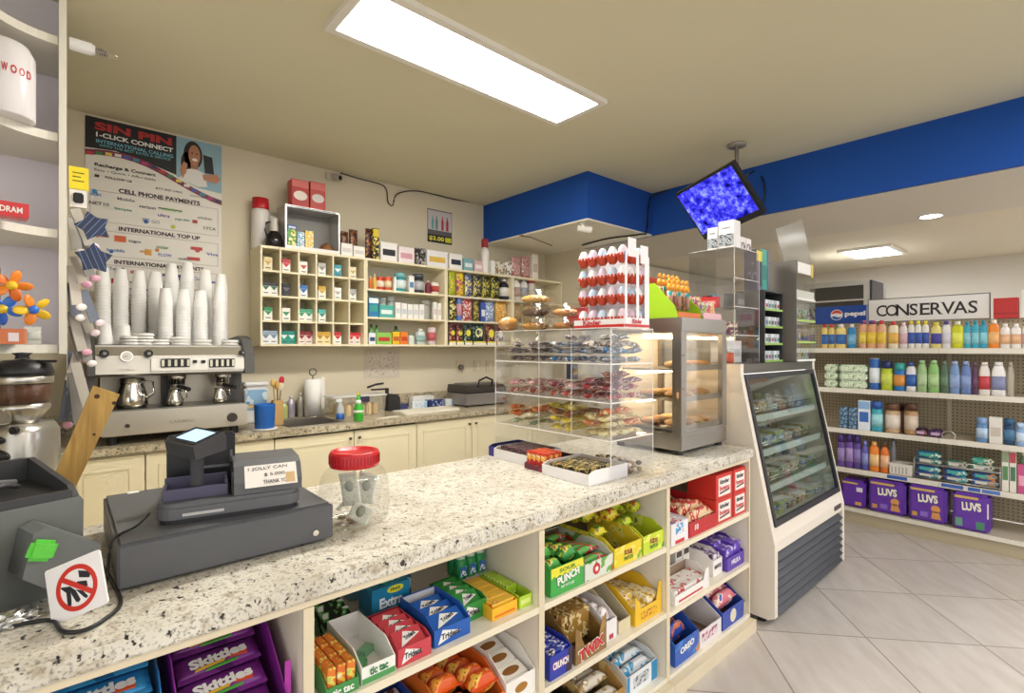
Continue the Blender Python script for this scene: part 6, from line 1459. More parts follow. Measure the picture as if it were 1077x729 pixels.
# ------------------------------------------------------------------ on the fridge
FZ = FTZ + .0008
t = E('acrylic_display', 'tall empty looking clear acrylic display case on the fridge corner', 'display case', (2.62, 1.225, FZ)); L, Dp, Hh = .30, .255, .61
for b in ((0, L, 0, .003), (0, L, Dp - .003, Dp), (0, .003, .0031, Dp - .0031), (L - .003, L, .0031, Dp - .0031)): O('panel', MBm(AC).box(b[0], b[1], b[2], b[3], 0, Hh - .0035), None, t)
O('top', MBm(AC).box(0, L, 0, Dp, Hh - .003, Hh), None, t)
for k, z in enumerate((.15, .30, .45)):
    s = O('shelf', MBm(AC).box(.0035, L - .0035, .0035, Dp - .0035, z - .003, z), None, t); O('shelf_edge', MBm(ACE).box(0.001, L - .001, -.0012, -.0002, z - .003, z), None, s)
O('edge_trim', MBm(ACE).box(-.0012, .0012, -.0012, -.0002, 0, Hh).box(L - .0012, L + .0012, -.0012, -.0002, 0, Hh).box(-.0012, -.0002, .0, Dp, Hh - .002, Hh).box(0.0013, L - .0013, -.0012, -.0002, Hh - .002, Hh), None, t)
wb = [(.155, .07, .115, 'f0f0f2', 'white card box inside the acrylic case, lowest shelf'), (.07, .06, .10, '55565a', 'grey gadget box inside the acrylic case')]
place(p_box(.16, .10, .12, 'f2f2f4', 'c8ccd0', name='carton'), (2.79, 1.35, FZ + .0005), 0, 'white carton at the bottom of the acrylic case', 'carton')
place(p_box(.09, .08, .085, '5a5b5e', '8a8a8c', name='carton'), (2.845, 1.33, FZ + .3005), 0, 'dark grey carton on the upper shelf of the acrylic case', 'carton')
for k in range(8): place(p_bag(.045, .07, .012, cb[k % 4], None, name='candy_bag'), (2.66 + .05 * (k // 4), 1.27 + .05 * (k % 4), FZ + .1506), -PI / 2, f'{ORD[k % 4]} small sweet bag from the front, {["outer", "inner"][k // 4]} row in the acrylic case', 'candy bag', 'small bags in the acrylic case')
place(p_jar(.022, .07, 'd85a40', 'e8e4e0', None), (2.665, 1.27, FZ + .0005), 0, 'small orange jar at the bottom of the acrylic case', 'jar')
for k, (px0, px1, pyt) in enumerate(((743.5, 754.5, 239.5), (755, 772, 232))):
    p0, p1 = on_x(px0, pyt, 2.62), on_x(px1, pyt, 2.62); zt = FZ + Hh + .0006; h_ = (p0.z + p1.z) / 2 - zt; w_ = p0.y - p1.y - .003
    o = p_box(w_, .075, max(.05, h_), 'eceae8', None, None, name='gadget_box'); place(o, (2.66, (p0.y + p1.y) / 2, zt), -PI / 2, f'white gadget box with grey car print, {["lower", "taller"][k]} one on the acrylic case', 'box', 'gadget boxes')
    O('picture_panel', BX(-w_ / 2 + .002, w_ / 2 - .002, -.0386, -.0377, .006, max(.05, h_) * .5, PK('9aa2a8', '3a3e44', 'd8dcde', 60)), None, o); TX('CAR MOUNT', w_ * .6, .008, M('6a6a70', .5), o, (0, -.0386, max(.05, h_) * .72), FRONT)
for k in range(2):
    o = p_box(.062, .06, .065, 'e9e4e0', None, None, name='gadget_box'); place(o, (2.74 + k * .068, 1.262, FZ + Hh + .0006), 0, f'small white gadget box with a dark figure print, {["nearer to", "farther from"][k]} the white pair', 'box', 'gadget boxes')
    O('picture_panel', BX(-.024, .024, -.0311, -.0302, .004, .036, PK('d8d0cc', '3a3236', '8a8488', 50)), None, o)
# dark rack of small packs
RXA, RXB = 2.955, 3.215
t = E('pack_rack', 'dark framed rack of small clear packs on the fridge', 'display rack', (RXA, 1.21, FZ)); L = RXB - RXA
DK = M('34363a', .4)
O('frame', MBm(DK).box(0, .008, 0, .16, 0, .40).box(L - .008, L, 0, .16, 0, .40).box(.008, L - .008, .15, .16, 0, .40).box(0, L, 0, .16, .4003, .408), None, t)
for k in range(4):
    s = O('shelf', MBm(DK).box(.0085, L - .0085, .002, .149, k * .098, k * .098 + .004), None, t); O('price_rail', BX(.0085, L - .0085, -.002, .0015, k * .098 - .0, k * .098 + .012, M('9ac060', .4)), None, s)
    for q in range(6):
        o = p_box(.033, .03, .06, ['e4e8ea', 'c8d0d4', 'd4dce0', 'b0b8bc'][(q + k) % 4], ['5a8a6a', '4a6a9a', 'a84a54', '4a4a50'][(q * 3 + k) % 4], name='small_pack')
        place(o, (RXA + .030 + q * .040, 1.24, FZ + k * .098 + .0048), 0, f'{ORD[q]} small clear pack from the acrylic case, {rown[k]} row of the dark rack', 'pack', 'small packs in the dark rack')
zz = FZ + .409
place(p_box(.075, .07, .235, ('2a2c50', '3a3a40', '6a6a9a', 20), None, 'e0d02c', name='book_box'), (2.995, 1.29, zz), 0, 'dark box with a yellow top band on the pack rack', 'box')
place(p_box(.065, .07, .245, '3fa088', '2a7a6a', None, name='book_box'), (3.07, 1.29, zz), 0, 'tall teal box beside the yellow topped box', 'box')
place(p_box(.012, .07, .245, '2a5ab0', None, None, name='book_box'), (3.112, 1.29, zz), 0, 'thin blue box edge beside the tall teal box', 'box')
# tall perfume case
PX0, PX1 = 3.27, 3.575; PH_ = .605
t = E('lighted_case', 'tall acrylic case with a grey side wall at the aisle end of the fridge', 'display case', (PX0, 1.155, FZ)); L = PX1 - PX0
O('side_wall', BX(0, .005, 0, .16, 0, PH_, M('77726c', .5)), None, t)
O('back_wall', BX(.0055, L, .155, .16, 0, PH_, M('6a665f', .5)), None, t)
O('front_panel', MBm(GL('f0f4ee', .14)).box(.0055, L, -.003, 0, 0, PH_), None, t)
O('end_panel', MBm(GL('e8f0f8', .2)).box(L - .004, L, .0005, .1545, 0, PH_), None, t)
O('header', MBm(M('eceae6', .4)).box(.01, L * .72, -.0055, -.0035, PH_ - .075, PH_ - .01).use(M('d8b83a', .4)).box(L * .73, L * .86, -.0055, -.0035, PH_ - .085, PH_ - .005), None, t)
for k, z in enumerate((0, .11, .24, .37)):
    s = O('shelf', MBm(M('d8dcd4', .4)).box(.0058, L - .0045, .0008, .154, z, z + .004), None, t)
    O('price_rail', BX(.006, L - .006, -.0052, -.0034, z, z + .012, M('a8c860' if k in (1, 2) else 'ecebe6', .4)), None, s)
    hgt = (.075, .095, .075, .0)[k]
    if k == 3: O('white_liner', BX(.006, L - .006, .002, .15, z + .0045, z + .06, M('f2f2ee', .4)), None, s)
    else:
        for q in range(6):
            o = p_box(.038, .035, hgt, [('d8dcd8', '8a9aa0', 'f0f0ee'), ('2a5a9a', 'd8a040', '3a8ac0'), ('3a7a5a', 'd8d8c8', '2a4a8a')][k], ['c8503a', '3a6ab0', 'd8b040', '4a4a50', '7aa04a', '9a5aa0'][q], name='small_pack')
            place(o, (PX0 + .035 + q * .046, 1.20, FZ + z + .0046), 0, f'{ORD[q]} little pack from the grey wall, {["bottom", "second", "third"][k]} shelf of the tall acrylic case', 'pack', 'packs in the tall case')
p0, p1, p2, p3 = on_y(815, 241, 1.24), on_y(843.5, 231, 1.24), on_y(854, 273, 1.24), on_y(824, 273, 1.24)
zb_ = FZ + PH_ + .0008
O('plastic_sign', MBm(FOG('b8b4a8', .55)).prism([(p3.x, zb_), (p2.x, zb_), (p1.x, p1.z), (p0.x, p0.z)], 1.236, 1.240, 'y'), None, None, (0, 0, 0), (0, 0, 0), 'tilted clear grey plastic sign blank on the tall acrylic case', 'sign')

# ------------------------------------------------------------------ television on its ceiling pole
s = 3.28 / 3.1
CAMV = Vector((0, 0, H))
A, Bc, Cc, D_ = [CAMV + (Vector(p) - CAMV) * s for p in ((2.778, 1.683, 2.268), (2.682, 1.286, 2.334), (2.863, 1.152, 2.084), (2.959, 1.549, 2.018))]
ctr = (A + Bc + Cc + D_) / 4; ex = ((Bc - A) + (Cc - D_)).normalized(); ey = ((A - D_) + (Bc - Cc)); ey = (ey - ex * ey.dot(ex)).normalized(); en = ex.cross(ey)
tw, th_ = (Bc - A).length / 2, (A - D_).length / 2
mt = Matrix((ex, ey, en)).transposed().to_4x4(); mt.translation = ctr
tv = O('hanging_tv', MBm(M('16161a', .35)).box(-tw, tw, -th_, th_, -.045, .0, .004).box(-tw * .5, tw * .5, -th_ * .5, th_ * .5, -.075, -.0455), None, None, label='tilted flat television showing a blue picture, hung from the ceiling', cat='television'); tv.matrix_world = mt
sm = bpy.data.materials.new('screen picture'); sm.use_nodes = True; nt = sm.node_tree; nt.nodes.remove(nt.nodes['Principled BSDF'])
tc = nt.nodes.new('ShaderNodeTexCoord'); n1 = nt.nodes.new('ShaderNodeTexNoise'); n1.inputs['Scale'].default_value = 34; n1.inputs['Detail'].default_value = 5; n1.inputs['Roughness'].default_value = .65
vo = nt.nodes.new('ShaderNodeTexVoronoi'); vo.inputs['Scale'].default_value = 15; vo.distance = 'CHEBYCHEV'
ad = nt.nodes.new('ShaderNodeMath'); ad.operation = 'MULTIPLY_ADD'; ad.inputs[1].default_value = .55
r = nt.nodes.new('ShaderNodeValToRGB'); e = r.color_ramp.elements
e[0].position = .44; e[0].color = rgb('060830'); e[1].position = .95; e[1].color = rgb('9aa6ff'); x = e.new(.60); x.color = rgb('2420b8'); x = e.new(.76); x.color = rgb('4a48f0')
em = nt.nodes.new('ShaderNodeEmission'); em.inputs['Strength'].default_value = .62
for a_, b_ in ((tc.outputs['Object'], n1.inputs['Vector']), (tc.outputs['Object'], vo.inputs['Vector']), (vo.outputs['Distance'], ad.inputs[0]), (n1.outputs['Fac'], ad.inputs[2]), (ad.outputs[0], r.inputs['Fac']), (r.outputs['Color'], em.inputs['Color']), (em.outputs[0], nt.nodes['Material Output'].inputs[0])): nt.links.new(a_, b_)
O('screen', MBm(sm).box(-tw + .014, tw - .014, -th_ + .040, th_ - .014, .0003, .0012), None, tv)
O('maker_badge', BX(-.02, .02, -th_ + .014, -th_ + .020, .0003, .001, M('8a8a8e', .3)), None, tv)
mp_ = on_z(775, 152, ZC)
t = E('television_mount', 'grey ceiling pole and bracket carrying the television', 'mount', (mp_.x, mp_.y, ZC))
back = mt @ Vector((0, .02, -.105))
O('ceiling_plate', MBm(M('a8a29a', .4, .5)).lathe([(0, -.001), (.06, -.001), (.055, -.014), (0, -.014)], seg=24), None, t)
rel = back - Vector((mp_.x, mp_.y, ZC))
O('pole', MBm(M('8a857c', .4, .6)).cyl((0, 0, -.0145), (0, 0, rel.z + .0), .013), None, t)
O('bracket', MBm(M('c8c4bc', .4)).cyl((0, 0, rel.z + .0), tuple(rel), .016).box(-.03, .03, -.02, .02, rel.z - .02, rel.z + .03, .004), None, t)
xw = XB - .012
cable('television_cable', [back + Vector((.10, -.05, .05)), on_x(792, 180, xw), on_x(803, 190, xw), on_x(803, 212, xw), on_x(796, 226, xw), on_x(786, 222, xw)], .006, BLACK, 'black cable looping down the blue beam beside the television')
ysf = YS - .008
cable('ceiling_cable', [back + Vector((0, .03, .02)), Vector((XB - .03, 1.95, ZC - .012)), Vector((XB - .012, 2.40, ZC - .02)), on_y(683, 212, ysf), on_y(680, 243, ysf), Vector((3.6, YS - .004, ZB - .012)), Vector((3.55, YS + .3, ZB - .008)), Vector((3.60, 3.1, ZB - .008))], .007, BLACK, 'black cable from the television across the blue beam and under the soffit')
# small cameras
v = on_z(614, 232, ZB)
t = E('ceiling_camera', 'small white camera under the front corner of the blue soffit', 'camera', (v.x + .05, v.y + .06, ZB))
O('base', MBm(WHITE).lathe([(0, -.001), (.025, -.001), (.022, -.012), (0, -.012)], seg=18), None, t)
O('body', MBm(M('ece9e2', .4)).cyl((0, 0, -.0125), (.01, -.01, -.035), .008).cyl((-.03, .02, -.04), (.05, -.05, -.055), .022, .026, 20), None, t)
O('lens', MBm(M('e0d8c8', .2)).cyl((.0505, -.0505, -.0551), (.054, -.054, -.0558), .018), None, t)
v = on_y(349, 186, YW)
t = E('wall_camera', 'small grey security camera high on the back wall', 'camera', (v.x, YW - .001, v.z))
O('bracket', MBm(M('c8c0ae', .4)).box(-.05, -.005, -.03, 0, -.03, .02, .004), None, t)
O('body', MBm(M('b8b0a0', .4)).cyl((.0, -.02, -.005), (.03, -.075, -.02), .026, seg=20), None, t)
O('lens', MBm(BLACK).cyl((.0302, -.0755, -.0201), (.032, -.079, -.021), .016, seg=18), None, t)
yw_ = YW - .01
cable('wall_cable', [on_y(358, 182, yw_), on_y(378, 188, yw_), on_y(404, 196, yw_), on_y(408, 212, yw_), on_y(413, 216, yw_), on_y(418, 204, yw_), on_y(440, 201, yw_), on_y(475, 209, yw_), on_y(503, 214, yw_)], .005, M('4a4438', .5), 'dark cable along the back wall from the camera to the soffit')
v = on_z(548, 247, ZB)
t = E('ceiling_hook', 'small brass junction with a lead on the soffit underside', 'hook', (v.x, v.y, ZB))
O('plate', MBm(M('b08a4a', .4, .6)).lathe([(0, -.001), (.018, -.001), (.015, -.010), (0, -.010)], seg=16), None, t)
O('lead', MBm(M('5a5040', .5)).tube([(0, 0, -.011), (.1, -.02, -.012), (.3, .05, -.010), (.5, .12, -.009)], .004), None, t)
# =====================================================================================
# candy and gum on the open counter shelves
# =====================================================================================
def xs(px0, px1, y0, g=.002):
    return on_y(px0, 600, y0).x + g, on_y(px1, 600, y0).x - g
def face_text(o, s, w_, h_, col, z, dx=0, outline=None, tilt=0, b=.03):
    if outline: TX(s, w_ * 1.05, h_ * 1.18, M(outline, .5), o, (dx, -.0006, z), (PI / 2, tilt, 0), b + .02)
    return TX(s, w_, h_, M(col, .4), o, (dx, -.0012, z), (PI / 2, tilt, 0), b)
def top_packs(x0, x1, y0, y1, z, ny, tilt, wpk, hpk, mat_, text, tcol, desc, where, cat, group, rise=0.0, tri=None, t_=.011):
    """flat packs leaning back one behind the other, printed faces up"""
    dy = (y1 - y0) / ny; cx = (x0 + x1) / 2
    for j in range(ny):
        o = O(cat.replace(' ', '_'), MBm(mm(mat_)).box(-wpk / 2, wpk / 2, 0, hpk, -t_ / 2, t_ / 2, .0012, seg=1), None, None, (cx, y0 + dy * j + .004, z + rise * j + t_ * .6), (tilt, 0, 0), f'{ORD[j]} {desc} from the front {where}', cat, group)
        if tri: O('print_wedge', MBm(M(tri, .4)).prism([(-wpk * .36, hpk * .12), (wpk * .40, hpk * .55), (-wpk * .10, hpk * .88)], t_ / 2 + .0001, t_ / 2 + .0004), None, o)
        if text: TX(text, wpk * .42, hpk * .24, M('2a2a3a' if tri else tcol, .4), o, (wpk * .04, hpk * .56, t_ / 2 + .0009), (0, 0, .25 if tri else 0), .03)
S2, S2b = SH[2]
# --- gum bay, upper shelf
x0, x1 = xs(342, 378, CF + .012); x0 = max(x0, .403)
o = tray(x0, x1, CF + .010, CF + .17, S2, .028, .05, '3f8f4a', 'e8e8e0', label='green card tray of orange mint boxes at the near end of the gum shelf'); face_text(o, 'tic tac', .05, .016, 'f2f2ee', .014)
bars(x0 + .004, x1 - .004, CF + .016, CF + .165, S2 + .003, 3, 3, .062, [('e07a2c', 'e8d060', 'b8c860', 50), ('d86a2c', 'e8b840', 'e8e0c0', 50)], 'clear orange mint box', 'in the green tray', 'register', 'mint box', 'orange mint boxes')
x0, x1 = xs(379, 416, CF + .015)
o = tray(x0, x1, CF + .012, CF + .215, S2, .040, .066, 'eef0ea', 'e6e2e0', label='white and green mint tray nearly empty beside the red gum'); face_text(o, 'tic tac', (x1 - x0) * .55, .018, '2f7a44', .026, 0, None, 0)
O('green_band', BX(-(x1 - x0) / 2 + .001, (x1 - x0) / 2 - .001, -.0008, -.0001, .001, .014, M('4f9a58', .4)), None, o)
for k in range(2): O('mint_box', BX(-.018, .018, -.012, .012, 0, .016, M(('5a9a68', '7ab088')[k], .3)), None, None, ((x0 + x1) / 2 + (-.02, .018)[k], CF + (.08, .12)[k], S2 + .0035), (0, 0, .2 + .3 * k), f'{["nearer", "farther"][k]} green mint box lying in the nearly empty white tray', 'mint box', 'green mint boxes')
def trident(x0, x1, y0, y1, z, col, dark, ny, where, lab, hf=.044, hb=.054, inner=None):
    o = tray(x0, x1, y0, y1, z, hf, hb, col, inner or dark, label=lab, group='gum cartons'); w_ = x1 - x0
    O('print_wedge', MBm(M('f2f0ec', .4)).prism([(-w_ * .40, hf * .12), (w_ * .22, hf * .50), (-w_ * .28, hf * .90)], -.0008, -.0002, 'y'), None, o)
    TX('Trident', w_ * .52, hf * .36, M('2a2a3a', .4), o, (-w_ * .06, -.0013, hf * .5), FRONT, .03)
    top_packs(x0 + .004, x1 - .004, y0 + .006, y1 - .03, z + hf * .55, ny, .45, w_ - .012, .052, col, 'Trident', 'f4f2ee' if dark != 'x' else dark, 'gum pack', where, 'gum pack', 'gum packs ' + where, 0.0, 'f0eeea')
    return o
x0, x1 = xs(417, 453, CF + .02); trident(x0, x1, CF + .015, CF + .19, S2, 'c8434e', '96303a', 4, 'in the open red gum carton', 'red gum carton with white wedges on the upper gum shelf')
x0, x1 = xs(455, 494, CF + .03); trident(x0, x1, CF + .025, CF + .20, S2, '1f5cb4', '1a3f8a', 3, 'in the open blue gum carton', 'blue gum carton with white wedges on the upper gum shelf', .044, .068, 'e6e6ec')
x0, x1 = xs(484, 514, CF + .07); trident(x0 + .003, x1 - .006, CF + .07, CF + .235, S2, '2f8a3c', '1f6a2c', 4, 'in the open green gum carton', 'green gum carton with white wedges on the upper gum shelf', .05, .058)
x0, x1 = xs(516, 544, CF + .03); o = tray(x0 + .002, x1, CF + .028, CF + .22, S2, .034, .037, 'f0b82a', 'd89a1c', label='yellow gum carton between the green and lime cartons')
O('print_band', BX(-(x1 - x0) * .4, (x1 - x0) * .4, -.0008, -.0001, .006, .012, M('e07a2a', .4)), None, o)
bars(x0 + .006, x1 - .004, CF + .034, CF + .212, S2 + .004, 1, 5, .036, [('f2c03a', 'e07a2c', 'f4e4a0', 40), ('eeb42c', 'f6e08a', 'd86a24', 40)], 'yellow gum pack', 'in the yellow carton', 'register', 'gum pack', 'yellow gum packs')
x0, x1 = xs(545, 571, CF + .03); x1 = min(x1, 1.061); o = tray(x0 + .002, x1, CF + .028, CF + .22, S2, .034, .037, 'b4d838', '8ab02c', label='lime green gum carton at the far end of the gum shelf')
O('print_band', BX(-(x1 - x0) * .4, (x1 - x0) * .35, -.0008, -.0001, .010, .024, M('d8e88a', .4)), None, o)
bars(x0 + .006, x1 - .004, CF + .09, CF + .212, S2 + .004, 1, 4, .038, [('a8cc34', 'd8e87a', '6a9a2c', 40), ('b4d444', 'e4f0a0', '7aaa30', 40)], 'lime gum pack', 'in the lime carton', 'register', 'gum pack', 'lime gum packs')
# back row of the gum shelf
yb = CF + .24
def blk(px0, px1, y0, z, w, d, h, c, lab, tx=None, tcol='f0f0f0', cat='gum box', rz=0, extra=None):
    x = sum(xs(px0, px1, y0)) / 2
    o = p_box(w, d, h, c, None, None, name=cat.replace(' ', '_')); place(o, (x, y0 + d / 2, z + .0006), rz, lab, cat)
    if tx: TX(tx, w * .62, h * .30, M(tcol, .4), o, (0, -d / 2 - .0008, h * .56), FRONT, .04)
    return o
x0, x1 = xs(340, 372, yb + .0); 
top_packs(.405, .50, CF + .19, CF + .33, S2 + .02, 4, .5, .085, .07, ('3a4a3a', '6a9a4a', 'b8606a', 40), None, None, 'dark green gum pack', 'at the gum shelf back corner', 'gum pack', 'dark green gum packs', .012)
top_packs(.51, .60, CF + .225, CF + .33, S2 + .005, 3, .6, .085, .07, ('1c2422', '5aa048', 'e8ece8', 45), None, None, 'black and green gum pack', 'behind the white mint tray', 'gum pack', 'black gum packs', .006)
o = tray(.404, .504, CF + .182, CF + .345, S2, .018, .03, '24302c', '24302c', label='low dark tray under the dark green gum packs')
blk(375, 386, CF + .40, S2, .08, .05, .09, '7ab4c8', 'pale blue carton at the back of the gum shelf')
o = blk(389, 433, CF + .225, S2, .118, .085, .098, ('1f7ea8', '2f96bc', '1a5a80', 12), 'large blue gum box with a yellow oval behind the red carton', 'Extra', 'f4f6f8')
O('print_oval', MBm(M('e0dc3a', .4)).lathe([(0, 0), (.026, 0), (.026, .0006), (0, .0006)], seg=24, mtx=Matrix.Translation((.012, -.0432, .086)) @ Matrix.Rotation(PI / 2, 4, 'X') @ Matrix.Diagonal((1, .40, 1, 1)), smooth=False), None, o)
TX('FREE', .03, .008, M('2a5a2a', .4), o, (.012, -.0440, .086), FRONT, .03)
p_ = p_box(.06, .04, .05, ('4f9a5a', 'd8e8d8', '2f6a3a', 50), None, name='gum_box'); place(p_, (o.location.x + .01, o.location.y, S2 + .0995), .1, 'small green pack lying on top of the large blue gum box', 'gum pack')
o = tray(.715, .835, CF + .395, CF + .53, S2, .03, .08, '2a62b8', 'dfe0e4', label='blue open carton of grey packs at the back of the gum shelf')
bars(.72, .83, CF + .40, CF + .52, S2 + .004, 2, 4, .10, [('2a3448', '8a98a8', '1c2430', 50), ('3a4458', 'c8d0d8', '20283a', 50)], 'dark grey blue gum pack', 'in the back blue carton', 'register', 'gum pack', 'grey blue gum packs')
bars(.70, .79, CF + .265, CF + .345, S2 + .001, 2, 3, .085, [('24383a', '6a8a80', 'c8d4d0', 50), ('1c4a5a', '9ab8c0', '1a2a30', 50)], 'dark teal gum pack', 'behind the blue carton', 'register', 'gum pack', 'dark teal gum packs', jit=.003)
for k in range(6):
    i, j = k % 3, k // 3
    u = O('gum_bottle', MBm(PK('1f8a4a', '2fa060', '146a38', 30)).lathe([(0, 0), (.017, 0), (.018, .004), (.018, .055), (.015, .062), (0, .062)], seg=16, sq=(1, 1, 3)), None, None, (.958 + i * .038, CF + .252 + j * .038, S2 + .0006 + .034), (0, 0, 0), f'{ORD[i]} green gum bottle from the grey packs, {["front", "back"][j]} row', 'gum bottle', 'green gum bottles')
    O('lid', MBm(M('c8dcd0', .3)).lathe([(0, .0623), (.0165, .0623), (.0165, .072), (0, .073)], seg=16), None, u); O('label_panel', BX(-.012, .012, -.0192, -.0184, .01, .04, PK('3a6ab8', 'e8eef4', '2a8a4a', 80)), None, u)
o = tray(.936, 1.058, CF + .229, CF + .314, S2, .033, .034, 'e9e6ea', 'dcd8dc', label='low white card tray under the green gum bottles')
O('riser', BX(-.055, .055, .004, .080, .0026, .0335, M('dcd8dc', .5)), None, o)
# --- gum bay, lower shelf
o = tray(.62, .72, CF + .012, CF + .24, S2b, .05, .08, '2a4aa8', '1c2f6a', label='blue chocolate carton on the lower gum bay shelf')
bars(.626, .714, CF + .02, CF + .23, S2b + .004, 2, 5, .055, [('2a3a9a', '8a9ac8', '5a2a2a', 50), ('5a3020', 'd8c8c0', '2a2a6a', 50)], 'blue wrapped bar', 'in the blue lower carton', 'register', 'candy bar', 'blue wrapped bars')
x0, x1 = xs(445, 529, CF + .02); o = tray(x0 + .06, x1, CF + .012, CF + .32, S2b, .055, .11, 'e8742a', '5a3a24', label='orange chocolate cup carton on the lower gum bay shelf'); face_text(o, 'REESES', (x1 - x0 - .06) * .6, .022, 'f2d040', .03, 0, '6a3018')
bars(x0 + .066, x1 - .006, CF + .025, CF + .30, S2b + .02, 2, 5, .07, [('e0601c', 'f0a03a', '7a3010', 30), ('d8541c', 'f0c050', '8a3a14', 30)], 'orange chocolate pack', 'in the orange carton', 'register', 'candy pack', 'orange chocolate packs', bag=True, jit=.010)
x0, x1 = xs(530, 567, CF + .02); x1 = min(x1, 1.061); o = tray(x0, x1, CF + .012, CF + .33, S2b, .07, .12, 'f0ede8', 'd8d0c4', label='white chocolate carton with brown ovals on the lower gum bay shelf')
for k in range(5):
    u = O('candy_bar', MBm(M('efece6', .35)).box(-.05, .05, 0, .055, -.012, .012, .004), None, None, ((x0 + x1) / 2 - .004, CF + .03 + k * .055, S2b + .05 + k * .012), (.25, 0, 0), f'{ORD[k]} white bar with a brown oval from the front of the white carton', 'candy bar', 'white bars with ovals')
    O('print_oval', MBm(M('8a5a24', .4)).lathe([(0, 0), (.026, 0), (.026, .0006), (0, .0006)], seg=20, mtx=Matrix.Translation((0, .028, .0122)) @ Matrix.Diagonal((1.2, .5, 1, 1)), smooth=False), None, u)
O('print_oval', MBm(M('a8742c', .4)).lathe([(0, 0), (.022, 0), (.022, .0006), (0, .0006)], seg=20, mtx=Matrix.Translation((0, -.0002, .038)) @ Matrix.Rotation(PI / 2, 4, 'X') @ Matrix.Diagonal((1.1, .6, 1, 1)), smooth=False), None, o)

# --- candy bag bay by the till (shelf 1)
def skittle_bags(xc, w, y0, z, n, mat_, tcol, desc, where, grp, hh=.078, dz=.030, dy=.048, t_=.017, tilt=.25):
    for k in range(n):
        SEED[0] += 1
        b = MBm(mm(mat_)).pillow(w, hh, t_, seed=SEED[0], wob=.10)
        o = O('candy_bag', b, None, None, (xc + .004 * ((k * 3) % 3 - 1), y0 + dy * k, z + dz * k), (tilt, 0, .03 * ((k % 3) - 1)), f'{ORD[k]} {desc} from the front {where}', 'candy bag', grp)
        # lettering lifted just over the bag's swell
        TX('Skittles', w * .70, hh * .34, M('f0eeee', .4), o, (0, -.006, t_ * .5 + .0025), (0, 0, .05), .05)
        O('print_rainbow', MBm(M('e0b42c', .4)).prism([(-w * .3, -.026), (w * .05, -.022), (w * .08, -.016), (-w * .28, -.021)], t_ * .40, t_ * .44 + .002).use(M('4fa83a', .4)).prism([(-w * .18, -.033), (w * .2, -.03), (w * .22, -.025), (-w * .15, -.028)], t_ * .36, t_ * .40 + .002).use(M('d8542c', .4)).prism([(w * .12, -.02), (w * .34, -.022), (w * .35, -.014), (w * .14, -.012)], t_ * .37, t_ * .42 + .002), None, o)
x0, x1 = .165, .352
o = tray(x0, x1, CF + .015, CF + .34, S2, .05, .14, '8a2a98', '6a5a48', label='purple candy carton in the shelf bay below the till'); face_text(o, 'SKITTLES', .13, .03, 'f0eeee', .026)
O('side_flap', MBm(M('b838b0', .4)).box((x1 - x0) / 2 - .0001, (x1 - x0) / 2 + .012, .02, .022, .02, .11), None, o)
skittle_bags((x0 + x1) / 2 - .004, .155, CF + .06, S2 + .045, 5, PK('6a2478', '7a2c8a', '561a66', 12), 'w', 'purple candy bag', 'in the purple carton', 'purple candy bags')
x0, x1 = -.045, .145
o = tray(x0, x1, CF + .015, CF + .34, S2, .05, .13, '2a7ac0', 'a8906a', label='blue candy carton in the shelf bay below the till'); face_text(o, 'SKITTLES', .13, .03, 'f0eeee', .026)
skittle_bags((x0 + x1) / 2 + .008, .155, CF + .06, S2 + .055, 4, PK('2a86c8', '3a9ad8', '1f6aa8', 12), 'w', 'blue candy bag', 'in the blue carton', 'blue candy bags')
O('white_card', MBm(M('ece8e4', .5)).box(-.05, .0, 0, .06, 0, .002), None, None, (x0 + .07, CF + .20, S2 + .075), (.5, 0, 0), 'white card lying among the blue candy bags', 'card')
x0, x1 = -.255, -.055
o = tray(x0, x1, CF + .015, CF + .34, S2, .05, .12, 'a83a2c', '6a4a30', label='red brown candy carton at the near end of the shelf bay')
bars(x0 + .006, x1 - .006, CF + .03, CF + .32, S2 + .01, 2, 4, .085, [('9a2c24', 'e0c8b8', '5a1c18', 30), ('7a3424', 'd8b8a0', 'b83a2c', 30)], 'red brown candy pack', 'in the nearest carton', 'register', 'candy pack', 'red brown candy packs', bag=True, jit=.006)

# --- sour candy bay (bay 3), top shelf
S3, S3b = SH[3]
x0, x1 = xs(577, 612, CF + .02)
o = tray(x0, x1, CF + .012, CF + .27, S3, .088, .10, '3fa84a', '8a7a5a', label='green and yellow sour candy carton with bold white letters'); w_ = x1 - x0
O('yellow_top', MBm(M('e8e03a', .4)).prism([(-w_ / 2 + .001, .052)] + [(-w_ / 2 + .001 + (w_ - .002) * k / 12, .056 + (.006 if k % 2 else 0)) for k in range(13)] + [(w_ / 2 - .001, .087), (-w_ / 2 + .001, .087)], -.0008, -.0002, 'y'), None, o)
TX('SOUR', w_ * .5, .012, M('4a8a2a', .4), o, (0, -.0013, .074), FRONT, .03); face_text(o, 'PUNCH', w_ * .68, .026, 'f4f4ee', .047, .004, '1f5a2a', -.12, .04); TX('NET WT 2 OZ', w_ * .4, .008, M('e8f0e8', .4), o, (0, -.0013, .022), FRONT, .02)
bars(x0 + .006, x1 - .006, CF + .03, CF + .25, S3 + .045, 2, 5, .06, [('4fa848', 'c8e060', '8a3a4a', 40), ('3f9444', 'e0d84a', 'a8484a', 40)], 'green sour candy bag', 'in the green and yellow carton', 'gum bay', 'candy bag', 'green sour bags', bag=True, jit=.008)
x0, x1 = xs(613, 643, CF + .02)
o = tray(x0, x1, CF + .012, CF + .27, S3, .058, .085, ('d8dcd0', '6aa84a', 'c83a34', 20), '6a5a44', label='white green and red taffy carton beside the green and yellow carton')
